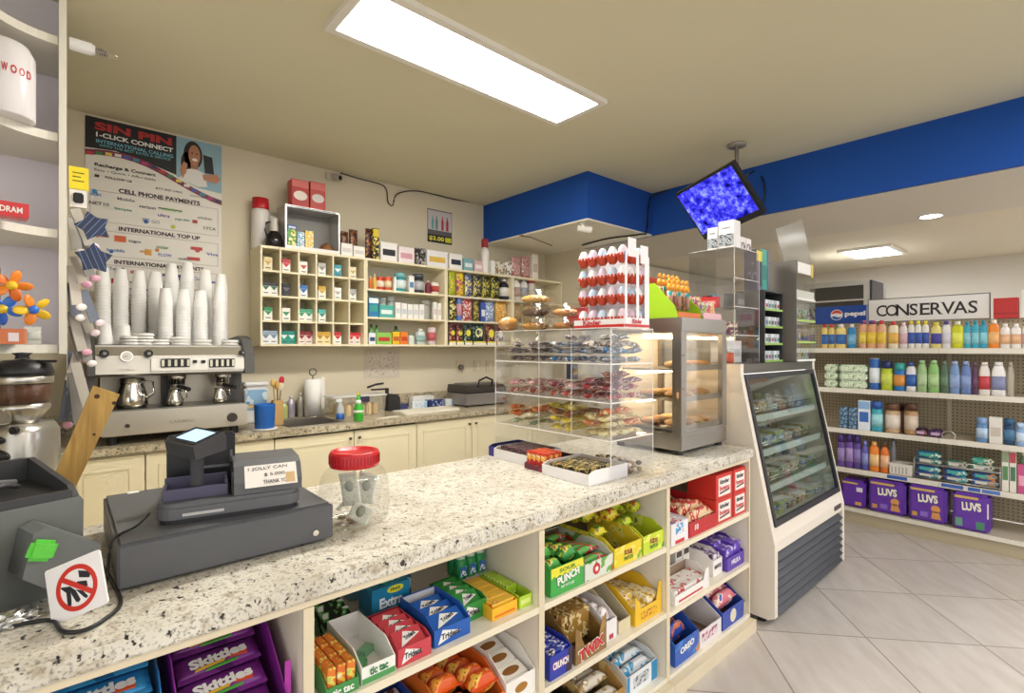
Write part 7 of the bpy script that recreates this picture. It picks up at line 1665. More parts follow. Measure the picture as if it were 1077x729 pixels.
O('print_disc', MBm(M('c82c34', .4)).lathe([(0, 0), (.019, 0), (.019, .0006), (0, .0006)], seg=22, mtx=Matrix.Translation((-.015, -.0002, .03)) @ Matrix.Rotation(PI / 2, 4, 'X'), smooth=False).use(M('f0f0ec', .4)).lathe([(0, 0), (.008, 0), (.008, .0006), (0, .0006)], seg=18, mtx=Matrix.Translation((-.015, -.0010, .03)) @ Matrix.Rotation(PI / 2, 4, 'X'), smooth=False), None, o)
bars(x0 + .006, x1 - .006, CF + .03, CF + .25, S3 + .03, 1, 6, .035, [('5aa84a', 'c0343a', 'e0e4d0', 30), ('b8343a', 'e8d8c8', '4a9a44', 30)], 'striped taffy pack', 'in the taffy carton', 'gum bay', 'candy bag', 'taffy packs', bag=True, jit=.006)
for (p0, p1, c, inn, lab, wh, n_, m_, tx) in ((644, 673, ('e8d02c', 'f0e06a', '8ab83a', 25), '5a4a34', 'yellow sour candy carton with red specks in the sour candy bay', 'in the yellow sour carton', 'yellow', ('e0d030', '3f8a3a', 'c83a3a', 45), 'SOUR'), (674.5, 701, ('c8dc30', 'e8ec6a', '6aaa3a', 25), '6a5a3a', 'lime yellow sour candy carton at the upright of the kinder bay', 'in the lime yellow carton', 'lime', ('c8d834', '5a9a3a', 'c84a3a', 45), 'KIDS')):
    x0, x1 = xs(p0, p1, CF + .02)
    if p0 > 670: lab = 'lime yellow sour candy carton farthest along the sour candy bay'
    o = tray(x0, min(x1, 1.752), CF + .012, CF + .27, S3, .068, .095, c, inn, label=lab)
    face_text(o, tx, .05, .018, '8a1c2c', .04, 0, 'e8e060', .1, .04); TX('PATCH' if tx == 'SOUR' else 'PATCH', .05, .014, M('2f7a34', .4), o, (0, -.0014, .02), FRONT, .03)
    bars(x0 + .008, min(x1, 1.752) - .008, CF + .10, CF + .26, S3 + .06, 2, 3, .055, [m_, (m_[0], m_[2], m_[1], 45)], f'{"yellow green" if p0 < 670 else "lime"} sour bag', wh, 'gum bay', 'candy bag', 'sour bags ' + wh, bag=True, jit=.016)
for k, (x, y, zz) in enumerate(((1.30, CF + .36, .05), (1.42, CF + .36, .06), (1.54, CF + .37, .065), (1.66, CF + .38, .06), (1.36, CF + .45, .045), (1.50, CF + .46, .05), (1.62, CF + .47, .05))):
    o = p_bag(.105, .13, .034, ('c8d034', '3f8a3a', 'd84a3a', 30), None, name='candy_bag'); place(o, (x, y, S3 + .002), 0, f'{ORD[k % 4]} big green yellow candy bag from the gum bay, {["front", "rear"][k // 4]} standing row', 'candy bag', 'big sour bags', (.5 if k > 3 else .42, 0, .1 * (k % 3 - 1)))
# middle shelf
x0, x1 = xs(576, 600, CF + .02)
o = tray(max(x0, 1.09), x1, CF + .012, CF + .26, S3b, .074, .09, '2a3aa8', '3a2a24', label='blue chocolate carton with white red edged letters'); face_text(o, 'CRUNCH', .07, .022, 'f2f2f2', .04, -.002, 'c02c34', 0, .04); O('brown_wedge', MBm(M('3a2420', .4)).prism([(.022, .002), (.046, .002), (.046, .072), (.034, .072)], -.0008, -.0002, 'y'), None, o)
bars(max(x0, 1.09) + .006, x1 - .006, CF + .02, CF + .25, S3b + .004, 1, 6, .075, [('2a3aa0', 'd8d8e8', '4a2a20', 40), ('3a2a24', '5a6ac0', 'c8c8d8', 40)], 'blue chocolate bar', 'in the blue white lettered carton', 'gum bay', 'chocolate bar', 'blue chocolate bars')
x0, x1 = xs(602, 635, CF + .025); w_ = x1 - x0
TWB = ('8a6a3a', 'a8844c', '5a4020', 8)
o = tray(x0, x1, CF + .012, CF + .28, S3b, .05, .125, TWB, '5a4026', label='brown chocolate carton with red letters beside the blue chocolate carton')
O('front_ear', MBm(mm(TWB)).prism([(-w_ / 2, .0505), (-w_ * .22, .0505), (-w_ * .30, .075), (-w_ * .32, .10), (-w_ / 2, .12)], 0, .0025, 'y'), None, o); O('front_ear', MBm(mm(TWB)).prism([(w_ / 2, .0505), (w_ / 2, .12), (w_ * .36, .10), (w_ * .3, .075), (w_ * .25, .0505)], 0, .0025, 'y'), None, o)
face_text(o, 'TWIX', w_ * .8, .036, 'c8202c', .030, 0, 'f2efe8', -.14, .05)
bars(x0 + .006, x1 - .006, CF + .08, CF + .26, S3b + .02, 1, 5, .10, [('9a7434', 'e0c890', '6a4a20', 40), ('a88040', 'c8302c', '7a5828', 40)], 'gold chocolate bar', 'in the brown carton', 'gum bay', 'chocolate bar', 'gold chocolate bars')
x0, x1 = xs(636.5, 649, CF + .03); o = tray(x0, x1, CF + .03, CF + .28, S3b, .07, .11, 'ece8ea', '9a8a78', label='narrow white carton with a red edge in the sour candy bay middle')
O('red_edge', BX(-.012, .012, -.0008, -.0001, .004, .02, M('b83a44', .4)), None, o)
bars(x0 + .004, x1 - .004, CF + .05, CF + .27, S3b + .02, 1, 5, .085, [('f0ecec', 'c8a8a8', '8a4a4a', 40), ('e4dcd8', 'f4f0f0', 'a85a5a', 40)], 'white candy pack', 'in the narrow white carton', 'gum bay', 'candy pack', 'white candy packs', bag=True)
x0, x1 = xs(650.5, 663.5, CF + .03); o = tray(x0, x1, CF + .03, CF + .29, S3b, .045, .12, 'd8ccaa', '5a4a34', label='tall brown lined carton almost empty in the sour candy bay')
bars(x0 + .006, x1 - .006, CF + .20, CF + .28, S3b + .004, 1, 2, .09, [('d8c890', 'f0ecd0', 'a8985a', 40)], 'pale gold pack', 'in the almost empty carton', 'gum bay', 'candy pack', 'pale gold packs')
x0, x1 = xs(665.5, 701, CF + .03); x1 = min(x1, 1.75); o = tray(x0, x1, CF + .02, CF + .30, S3b, .055, .115, 'ecc02c', 'c8a040', label='bright yellow open carton at the far end of the sour candy bay'); w_ = x1 - x0
O('front_ear', MBm(M('ecc02c', .4)).prism([(-w_ / 2, .0555), (-w_ * .28, .0555), (-w_ * .36, .085), (-w_ / 2, .11)], 0, .0025, 'y'), None, o); O('front_ear', MBm(M('ecc02c', .4)).prism([(w_ / 2, .0555), (w_ / 2, .12), (w_ * .4, .12), (w_ * .3, .0555)], 0, .0025, 'y'), None, o); O('print_band', BX(-w_ * .3, w_ * .3, -.0008, -.0001, .012, .04, PK('e8b020', 'a86a1c', 'f4e08a', 60)), None, o)
bars(x0 + .006, x1 - .006, CF + .03, CF + .28, S3b + .004, 2, 4, .05, [('e8c860', 'f4f0e0', 'c89020', 40), ('f0e8d0', 'e0b840', 'a87820', 40)], 'yellow white candy bar', 'in the yellow carton', 'gum bay', 'candy bar', 'yellow white bars', jit=.008)
# bottom shelf
x0, x1 = xs(577, 618, CF + .02); o = tray(max(x0, 1.09), x1, CF + .012, CF + .28, BASEZ, .06, .10, '3a2e24', '2a2018', label='dark brown carton on the bottom board of the sour candy bay')
bars(max(x0, 1.09) + .006, x1 - .006, CF + .025, CF + .26, BASEZ + .02, 2, 4, .06, [('2c2824', 'c8c0b0', '6a5a40', 40), ('1c1a1a', 'd8d4d0', '8a7040', 40)], 'black and silver bar', 'in the dark carton', 'gum bay', 'candy bar', 'black and silver bars', bag=True, jit=.008)
x0, x1 = xs(620, 655, CF + .02); o = tray(x0, x1, CF + .012, CF + .30, BASEZ, .075, .12, ('b0884a', 'd8b878', '7a5a2c', 12), '6a5030', label='tan carton of silver bags on the bottom board')
bars(x0 + .006, x1 - .006, CF + .025, CF + .27, BASEZ + .03, 1, 5, .05, [('d0c8b8', 'a88a5a', 'f0ece4', 30), ('c0b098', 'e8e4dc', '8a6a3a', 30)], 'silver tan bag', 'in the tan carton', 'gum bay', 'candy bag', 'silver tan bags', bag=True, jit=.010)
x0, x1 = xs(657, 689, CF + .04); o = tray(x0, x1, CF + .03, CF + .28, BASEZ, .075, .10, 'e4e8ec', '5a5650', label='white and blue carton at the far end of the bottom board'); w_ = x1 - x0
O('blue_edge', BX(w_ * .3, w_ / 2 - .001, -.0008, -.0001, .001, .074, M('2a8ac0', .4)).use(M('2a8ac0', .4)).box(-w_ / 2 + .001, -w_ * .42, -.0008, -.0001, .001, .074), None, o); O('print_band', BX(-w_ * .3, w_ * .2, -.0008, -.0001, .02, .06, PK('c8ccd0', '6a7078', 'e8ecf0', 50)), None, o)
bars(x0 + .006, x1 - .006, CF + .05, CF + .26, BASEZ + .03, 1, 5, .06, [('d8dce0', '3a9ac8', '8a9098', 30), ('3aa0c8', 'e8ecf0', '2a6a9a', 30)], 'blue white bag', 'in the white and blue carton', 'gum bay', 'candy bag', 'blue white bags', bag=True, jit=.006)

# --- chocolate bay by the fridge (bay 4)
S4, S4b = SH[4]
x0, x1 = xs(704, 722, CF + .02); o = tray(max(x0, 1.78), x1, CF + .012, CF + .24, S4, .085, .09, 'ece8ec', 'b8b0b0', label='white chocolate carton with blue and red print by the fridge bay upright')
O('print_band', BX(-.03, .03, -.0008, -.0001, .04, .08, PK('4a9ad0', 'e8ecf2', 'e8b090', 50)), None, o); O('red_edge', BX(-.034, .034, -.0008, -.0001, .002, .016, M('c8302c', .4)), None, o)
bars(max(x0, 1.78) + .005, x1 - .005, CF + .02, CF + .23, S4 + .004, 1, 6, .08, [('e8e4e8', 'c8404a', '6a9ac8', 40)], 'white chocolate stick pack', 'in the white and blue carton', 'gum bay', 'chocolate pack', 'white stick packs')
x0, x1 = xs(723, 752, CF + .02); w_ = x1 - x0; o = tray(x0, x1, CF + .012, CF + .26, S4, .06, .115, 'c0242c', '7a1c24', label='dark red chocolate tray beside the stacked red and white cartons'); TX('10', .03, .024, M('f0ece8', .4), o, (-w_ * .25, -.0012, .035), FRONT, .04)
bars(x0 + .006, x1 - .006, CF + .02, CF + .25, S4 + .02, 1, 6, .085, [('e0c49a', 'c03a34', 'f0e8dc', 30), ('d8b484', 'f0e4d4', 'b8342c', 30)], 'cream and red chocolate pack', 'in the dark red tray', 'gum bay', 'chocolate pack', 'cream and red packs', bag=True, jit=.006)
for k, (p0, p1) in enumerate(((751, 769), (769.5, 787.5))):
    x0, x1 = xs(p0, p1, CF + .02); x1 = min(x1, 2.468); w_ = x1 - x0
    for r in range(2):
        o = p_box(w_ - .002, .14, .108, 'cc3028', None, None, name='chocolate_carton'); place(o, ((x0 + x1) / 2, CF + .012 + .07, S4 + .0008 + r * .1095), 0, f'{["lower", "upper"][r]} red and white chocolate carton, {["nearer", "farther"][k]} stack from the dark red tray', 'carton', 'stacked chocolate cartons')
        O('white_panel', BX(-w_ * .36, w_ * .36, -.0708, -.0701, .012, .094, M('efe9e4', .4)), None, o)
        TX('kinder', w_ * .55, .020, M('2a2424', .4), o, (0, -.0714, .076), FRONT, .03); TX('bueno', w_ * .6, .022, M('c82c34', .4), o, (0, -.0714, .048), FRONT, .03)
        O('print_bar', MBm(M('5a2c1c', .4)).prism([(-w_ * .3, .022), (w_ * .28, .03), (w_ * .3, .038), (-w_ * .28, .030)], -.0716, -.0709, 'y'), None, o)
for k in range(2):
    o = p_bag(.15, .15, .05, ('3a241c', '5a3428', 'c8a070', 20), None, name='candy_bag'); place(o, (1.90 + k * .18, CF + .34, S4 + .002), 0, f'{["first", "second"][k]} dark brown bag behind the red trays in the fridge end bay', 'candy bag', 'dark bags behind the red trays', (-.15, 0, .1))
x0, x1 = 2.10, 2.288; o = tray(max(x0, 1.785), x1, CF + .22, CF + .46, S4b, .05, .12, 'ecb828', 'a8803a', label='yellow chocolate carton at the back of the fridge end bay middle shelf'); face_text(o, 'NESTLE', .07, .018, '7a2c1c', .03)
bars(max(x0, 1.785) + .006, x1 - .006, CF + .24, CF + .44, S4b + .03, 2, 4, .085, [('e8b02c', 'f4dc80', 'a8601c', 40), ('d89a24', 'f0e0a0', '8a4a1c', 40)], 'yellow candy bar', 'in the rear yellow carton', 'gum bay', 'candy bar', 'yellow candy bars', jit=.005)
x0, x1 = xs(708, 744, CF + .02); x0 = max(x0, 1.782); w_ = x1 - x0; o = tray(x0, x1, CF + .012, CF + .125, S4b, .038, .085, 'efece8', '8a7460', label='white carton with red print in front of the rear yellow carton'); O('red_line', BX(-w_ * .4, w_ * .3, -.0008, -.0001, .006, .014, M('c03038', .4)), None, o); O('corner_flap', MBm(M('efece8', .5)).prism([(w_ / 2, .0385), (w_ / 2, .08), (w_ * .40, .08), (w_ * .33, .0385)], 0, .0025, 'y'), None, o)
bars(x0 + .006, x1 - .006, CF + .02, CF + .115, S4b + .004, 1, 2, .045, [('e8e2dc', 'c8444a', 'b8a898', 30)], 'white and red bar', 'in the front white carton', 'gum bay', 'candy bar', 'white and red bars')
for k in range(4):
    place(p_box(.055, .075, .075, 'ece8e4', '4a3a34', None, name='candy_carton'), (2.07 + (k % 2) * .062, CF + .170, S4b + .0008 + (k // 2) * .0755), 0, f'{["nearer", "farther"][k % 2]} small white carton, {["bottom", "top"][k // 2]} pair beside the purple packs', 'carton', 'small white cartons')
o = tray(2.20, 2.285, CF + .04, CF + .21, S4b, .07, .10, 'ece8e6', '3a2a24', label='white carton with dark letters before the purple packs'); TX('MENTOS', .06, .018, M('3a2a2c', .4), o, (0, -.001, .038), FRONT, .03)
bars(2.206, 2.279, CF + .05, CF + .20, S4b + .004, 1, 4, .085, [('e4e0e4', '7a5a8a', '4a3a3a', 40)], 'white and violet roll', 'in the dark lettered carton', 'gum bay', 'candy roll', 'white and violet rolls')
o = tray(2.295, 2.462, CF + .02, CF + .34, S4b, .06, .115, '5a3aa8', '3a3a48', label='purple chocolate carton nearest the fridge on the middle shelf'); face_text(o, 'MILKA', .09, .022, 'f0ecf4', .034)
bars(2.302, 2.455, CF + .03, CF + .33, S4b + .01, 2, 5, .085, [('6a48b8', 'd8ccec', '4a2a8a', 30), ('5a3ab0', 'a890d8', 'e8e4f0', 30)], 'purple chocolate pack', 'in the purple carton', 'gum bay', 'chocolate pack', 'purple chocolate packs', jit=.004)
x0, x1 = xs(708, 733, CF + .02); x0 = max(x0, 1.782); w_ = x1 - x0
o = tray(x0, x1, CF + .012, CF + .28, BASEZ, .09, .14, ('2a5ab8', '3a80d0', 'e08a3a', 18), '4a2c20', label='blue cookie carton on the bottom board of the fridge end bay'); face_text(o, 'OREO', w_ * .6, .026, 'f2f2f4', .055, 0, '1a2f6a', -.1, .04)
bars(x0 + .006, x1 - .006, CF + .06, CF + .26, BASEZ + .03, 1, 5, .10, [('2a4aa8', 'c86a3a', '8a98c8', 30), ('6a3424', '3a5ab8', 'd8c8b8', 30)], 'blue cookie pack', 'in the blue cookie carton', 'gum bay', 'cookie pack', 'blue cookie packs', bag=True)
x0, x1 = xs(734, 757, CF + .02); w_ = x1 - x0; o = tray(x0, x1, CF + .012, CF + .30, BASEZ, .07, .145, 'e6e0e2', '6a5240', label='white wafer carton with pink print on the bottom board'); O('print_band', BX(-w_ * .4, w_ * .3, -.0008, -.0001, .02, .055, PK('dcd0d8', 'b84a6a', '6a3a6a', 50)), None, o)
bars(x0 + .006, x1 - .006, CF + .16, CF + .29, BASEZ + .03, 1, 3, .09, [('d8c8cc', '8a4a6a', 'f0e8ea', 30)], 'white and pink wafer pack', 'in the white wafer carton', 'gum bay', 'wafer pack', 'white and pink wafers', bag=True)
x0, x1 = xs(758, 780, CF + .02); w_ = x1 - x0; o = tray(x0, x1, CF + .012, CF + .30, BASEZ, .08, .14, '2f4aa8', '4a3a30', label='blue biscuit carton with pink and yellow packs on the bottom board'); O('print_disc', MBm(M('e0d8c0', .4)).lathe([(0, 0), (.03, 0), (.03, .0006), (0, .0006)], seg=20, mtx=Matrix.Translation((0, -.0002, .04)) @ Matrix.Rotation(PI / 2, 4, 'X'), smooth=False), None, o)
bars(x0 + .006, x1 - .006, CF + .04, CF + .28, BASEZ + .05, 1, 5, .09, [('d87a8a', 'f0d8c8', '3a5ab8', 20), ('c8a84a', 'e8dcd0', '8a3a5a', 20)], 'pink and yellow biscuit pack', 'in the blue biscuit carton', 'gum bay', 'biscuit pack', 'pink biscuit packs', bag=True, jit=.008)
x0, x1 = xs(780.5, 788, CF + .02); o = tray(x0, 2.468, CF + .012, CF + .30, BASEZ, .06, .13, 'b8b0a8', '4a4038', label='narrow grey brown carton nearest the fridge on the bottom board')
bars(x0 + .004, 2.464, CF + .06, CF + .28, BASEZ + .02, 1, 4, .08, [('8a8078', 'c8c0b8', '5a4a40', 30)], 'grey biscuit pack', 'in the narrow grey carton', 'gum bay', 'biscuit pack', 'grey biscuit packs', bag=True)
# =====================================================================================
# toiletries on the pegboard shelving, signs, cooler behind
# =====================================================================================
GF = GX + .02
Y1 = lambda a: a
goods_row([
    ('flat', 863.5, 870, 341, 'ecd27a', 'c8342c', '3a70b8', 'yellow bottle with a red cap', 'bottle'), ('flat', 870.8, 877, 341, 'ecd27a', 'c8342c', '3a70b8', 'yellow bottle with a red cap', 'bottle'), ('flat', 877.8, 889, 341, 'ecd684', 'e8e0d8', '3a70b8', 'wide pale yellow bottle', 'bottle'),
    ('flat', 890.6, 899.4, 341, '2f8ac0', 'e8e8ea', '7ab8dc', 'blue bottle', 'bottle'),
    ('flat', 902.8, 910.6, 337, 'dca884', '5a3a8a', 'e8d05a', 'amber lotion with purple cap', 'bottle'), ('flat', 911.2, 920.8, 337, 'e0a878', '5a3a8a', 'e8c84a', 'amber lotion with purple cap', 'bottle'), ('flat', 921.4, 931.5, 337, 'e4b08a', 'c83a44', 'ecc84a', 'amber lotion with red cap', 'bottle'),
    ('flat', 933.5, 944.5, 338, 'efe2c4', 'c83a34', 'e8b85a', 'cream bottle with a red cap', 'bottle'), ('flat', 945.6, 954, 339, 'eadfe0', 'e8c8d0', 'd8b0b8', 'pale pink bottle', 'bottle'), ('flat', 954.6, 961.5, 337.5, 'ecebe6', 'e8d83a', '3a5ab0', 'white bottle with a yellow cap', 'bottle'), ('flat', 962, 969, 337.5, 'ecebe6', 'e8d83a', '3a5ab0', 'white bottle with a yellow cap', 'bottle'), ('flat', 969.5, 976.8, 337.5, 'ecebe6', 'e8d83a', '3a5ab0', 'white bottle with a yellow cap', 'bottle'),
    ('flat', 978.5, 989.8, 339, 'e8dc8a', 'e4d84a', '4a4aa0', 'pale yellow bottle with violet print', 'bottle'), ('flat', 990.7, 999.6, 337.5, 'e9e7ea', '4a3a9a', 'd4d4e0', 'white bottle with a violet cap', 'bottle'), ('flat', 1000.6, 1012.8, 338, 'd4d820', 'e8e8d0', 'e4e860', 'lime yellow bottle', 'bottle'),
    ('flat', 1013.6, 1020.6, 338, '30a8c4', '2a90b0', '8ad0e0', 'cyan bottle', 'bottle'), ('flat', 1021.4, 1029.4, 337, '30a8c4', '2a90b0', '8ad0e0', 'cyan bottle', 'bottle'), ('flat', 1030, 1038.2, 337, '2f9ec0', '2a90b0', '8ad0e0', 'cyan bottle', 'bottle'),
    ('flat', 1039, 1050.8, 336.5, 'ea8a2c', 'f0e0d0', 'f0b878', 'orange bottle', 'bottle'), ('flat', 1051.6, 1062.4, 340.5, 'efeae8', 'f0ecea', 'e8b890', 'squat white bottle', 'bottle'), ('flat', 1063, 1074, 340.5, 'efeae8', 'f0ecea', 'e8b890', 'squat white bottle', 'bottle'), ('flat', 1075, 1086, 339, 'f0eeec', 'e8e4e4', 'd8a0b0', 'white bottle at the frame edge', 'bottle')],
    'on the top pegboard shelf', 'glass fridge', 'bottles on the top pegboard shelf', GSH[0], 'x', GF, .1)
goods_row([('flat', 905, 912, 337, 'dca884', 'b83a54', 'e8d05a', 'small amber bottle', 'bottle', .1), ('flat', 914, 922, 337, 'dca884', 'b83a54', 'e8d05a', 'small amber bottle', 'bottle', .1), ('flat', 924, 931, 337, 'dca884', 'b83a54', 'e8d05a', 'small amber bottle', 'bottle', .1)],
    'behind the amber lotion bottles', 'glass fridge', 'bottles on the top pegboard shelf', GSH[0], 'x', GF + .02, .09)
# wipes
for c, (p0, p1) in enumerate(((866, 880), (881.5, 911.5))):
    a, b = on_x(p0, 392, GF), on_x(p1, 392, GF); w_ = a.y - b.y - .004
    for k in range(3):
        o = O('wipes_pack', MBm(PK('c8dcc0', 'e8eee0', '9ac08a', 30)).box(-w_ / 2, w_ / 2, -.05, .05, 0, .060, .012), None); place(o, (GF + .06, (a.y + b.y) / 2, GSH[1] + .0006 + k * .0635), -PI / 2, f'{["lowest", "middle", "topmost"][k]} pale green wipes pack in the {["narrow", "wide"][c]} stack beside the spray cans', 'wipes pack', 'wipes packs')
        O('label_panel', BX(-w_ * .3, w_ * .32, -.0512, -.0502, .016, .044, PK('e4ecd8', '8ab07a', 'd8e4c8', 50)), None, o)
goods_row([
    ('can', 913, 924.6, 377, '2f62b0', 'd8e4f0', 'e4ecf4', 'tall blue spray can', 'spray can'), ('cap', 926, 938, 380, 'b8cc2c', '24386a', 'd4e060', 'lime bottle with a navy cap', 'bottle'), ('cap', 939.2, 951.4, 382, '2a7ac0', '3aa8a0', 'e09a4a', 'blue bottle with a teal cap', 'bottle'), ('flat', 952.2, 963, 381, 'e6e8ec', '3a5aa8', '3a6ab8', 'white bottle with blue print', 'bottle'),
    ('inv', 964, 974.6, 379, '9cc088', 'a8cc98', 'b8d4a8', 'pale green shampoo bottle', 'bottle'), ('inv', 975.4, 987.6, 379, '8fc474', 'a8cc98', 'b4d89a', 'pale green shampoo bottle', 'bottle'), ('inv', 988.6, 997.2, 380, '54705a', '7a9080', '6a8a70', 'dark green shampoo bottle', 'bottle'),
    ('inv', 998, 1009.4, 380, '7a9ac8', 'a8bce0', '98b0dc', 'blue shampoo bottle', 'bottle'), ('inv', 1010, 1021.4, 380, '6a84c0', '9ab0dc', '8aa0d4', 'blue shampoo bottle', 'bottle'), ('inv', 1022, 1028, 381, '5a3458', '7a5478', '6a4468', 'dark purple bottle', 'bottle'),
    ('inv', 1028.8, 1041.2, 381, 'e4dcd8', 'ecdcd8', 'c4444e', 'white bottle with a red label', 'bottle'), ('inv', 1042, 1058, 381, 'eceaea', 'f0eeee', '8a90b8', 'big white lotion bottle', 'bottle'), ('inv', 1059, 1066.5, 381, FOG('c8c0b0', .6), 'b8a898', None, 'clear lotion bottle', 'bottle')],
    'on the second pegboard shelf', 'wipes', 'bottles on the second pegboard shelf', GSH[1], 'x', GF, .09)
goods_row([
    ('box', 882.6, 891.5, 428, ('3a5a7a', '8aa8c0', '24384a'), None, None, 'dark blue glass pack', 'pack'), ('box', 892.2, 901.4, 429, ('3a5a7a', '8aa8c0', '24384a'), None, None, 'dark blue glass pack', 'pack'), ('box', 902.2, 915, 421.5, 'dce4f0', '3a6ab8', '8ab0dc', 'white and blue carton', 'carton'), ('cap', 915.8, 927.6, 422.5, '3fa4b8', '2a5aa8', '9ad4dc', 'teal bottle with a blue cap', 'bottle'),
    ('jar', 929.2, 945.6, 425, 'c8a884', '6a4a34', 'e8dcd0', 'amber jar with flower print', 'jar'), ('jar', 949.4, 964.6, 425, 'b89068', '5a3c2c', 'dccab8', 'amber jar with flower print', 'jar'), ('jar', 946, 951, 424.5, '7a5a44', '3a2a24', None, 'brown jar', 'jar', .1),
    ('cap', 1026, 1039.2, 439.5, '6a94c8', '8aacdc', 'b8d0ec', 'blue deodorant', 'deodorant'), ('box', 1040, 1054.4, 439, 'e6e2dc', 'c8c0b4', None, 'white deodorant carton', 'deodorant'), ('cap', 1055.2, 1067.6, 440.5, '24486a', '2a5a80', '4a7aa0', 'navy deodorant', 'deodorant'), ('cap', 1068.4, 1078, 445, '8ab0e0', 'a8c8ec', 'c8dcf4', 'light blue deodorant', 'deodorant')],
    'on the third pegboard shelf', 'glass fridge', 'goods on the third pegboard shelf', GSH[2], 'x', GF, .09)
for k, (p0, p1, c, lab) in enumerate(((961, 974.5, ('2a1c30', 'a83a5a', '3a8a7a', 30), 'flat dark pack with pink and teal print on the third pegboard shelf'), (976, 991, ('3a2048', '8a4a9a', '241430', 30), 'flat dark violet pack on the third pegboard shelf'))):
    a, b = on_x(p0, 446, GF), on_x(p1, 446, GF); w_ = a.y - b.y
    o = O('soap_pack', MBm(mm(c)).box(-w_ / 2, w_ / 2, -.04, .04, 0, .055, .010)); place(o, (GF + .05, (a.y + b.y) / 2, GSH[2] + .0006), -PI / 2, lab, 'pack'); O('label_panel', BX(-w_ * .3, w_ * .3, -.0412, -.0402, .014, .034, M('c8b0c8', .4)), None, o)
a, b = on_x(990.5, 450, GX + .02), on_x(1005, 450, GX + .02); yc = (a.y + b.y) / 2; r_ = (a.y - b.y) / 2
o = O('wire_loop', MBm(CHROME).tube([(0, -r_ * math.cos(PI * i / 12), .02 + r_ * .9 * math.sin(PI * i / 12)) for i in range(13)], .004).box(-.002, .002, -r_, -r_ + .008, 0, .022).box(-.002, .002, r_ - .008, r_, 0, .022), None, None, (GX + .02, yc, GSH[2] + .0006), (0, 0, 0), 'small bent wire loop standing on the third pegboard shelf edge', 'wire loop')
# fourth shelf
goods_row([
    ('cap', 880, 888, 457, '6a4a9a', '4a2f80', '9a84c0', 'purple spray bottle', 'bottle'), ('cap', 889, 896.8, 456, '6f4fa4', '4a2f80', 'a890cc', 'purple spray bottle', 'bottle'), ('cap', 897.4, 904.8, 457.5, '5a4496', '3a2a70', '8a78bc', 'purple spray bottle', 'bottle'), ('bottle', 905.4, 912.8, 464, '5a5ab0', '8a8ad8', '8a90d0', 'blue violet bottle', 'bottle'), ('flat', 913.8, 924, 465, 'e8842c', 'f0b060', 'f0c890', 'orange lotion bottle', 'bottle'), ('bottle', 924.8, 934.6, 466, 'd8742c', '6a4a30', 'e8b890', 'orange lotion bottle', 'bottle'),
    ('bottle', 936, 942, 459, FOG('c8ccd8', .6), '4a4a6a', None, 'clear bottle', 'bottle', .15), ('bottle', 1071, 1080, 474, '7a9a78', 'd8e0d0', None, 'green bottle', 'bottle', .12)],
    'on the fourth pegboard shelf', 'glass fridge', 'goods on the fourth pegboard shelf', GSH[3], 'x', GF, .09)
a, b = on_x(935.5, 484, GF), on_x(959.5, 484, GF); w_ = a.y - b.y; d_ = .13
bk2 = MBm(M('dedad4', .5)); ht = .085
for (x0, x1, y0, y1) in ((-w_ / 2, w_ / 2, 0, .004), (-w_ / 2, w_ / 2, d_ - .004, d_), (-w_ / 2, -w_ / 2 + .004, .004, d_ - .004), (w_ / 2 - .004, w_ / 2, .004, d_ - .004)): bk2.box(x0, x1, y0, y1, 0, ht)
bk2.box(-w_ / 2, w_ / 2, 0, d_, 0, .003).box(-w_ / 2 - .004, w_ / 2 + .004, -.005, -.0005, ht - .014, ht)
t = place(O('plastic_basket', bk2), (GF, (a.y + b.y) / 2, GSH[3] + .0006), -PI / 2, 'white plastic basket on the fourth pegboard shelf', 'basket')
g = MBm(M('a8a49c', .6))
for k in range(5): g.box(-w_ / 2 + .012 + k * (w_ - .03) / 5, -w_ / 2 + .02 + k * (w_ - .03) / 5, -.0008, -.0001, .015, .06)
O('slots', g, None, t)
# wire rack
a, b = on_x(961.5, 490, GX + .012), on_x(1052, 490, GX + .012); wl = a.y - b.y
t = E('wire_rack', 'low steel wire rack of blue soap packs on the fourth shelf', 'rack', (GX + .012, b.y, GSH[3] + .0006))
wr = MBm(M('b8b8b4', .3, .8))
for z in (.012, .045, .118, .150): wr.tube([(0, 0, z), (0, wl, z)], .003)
for y in (0, wl): wr.tube([(0, y, 0), (0, y, .16)], .003).tube([(.12, y, 0), (.12, y, .21)], .003).tube([(0, y, .118), (.12, y, .118)], .003).tube([(0, y, .012), (.12, y, .012)], .003)
O('wires', wr, None, t)
O('floor_plate', BX(.006, .118, .004, wl - .004, .108, .111, M('b8b8b4', .4, .6)), None, t); O('floor_plate', BX(.006, .118, .004, wl - .004, .008, .011, M('b8b8b4', .4, .6)), None, t)
cols = [('2a6a9a', '3fa08a', 'e8e8e0', 20), ('3a8a7a', 'd8c8a0', '2a6a9a', 20), ('3a9a84', 'e0d8b0', '2f6aa0', 20), ('2a5aa8', '4aa0a8', 'e8e8e0', 20), ('2a52a8', '4ab0b0', 'e8e8e8', 20), ('2a5aa8', 'e09a5a', '4aa0b8', 20)]
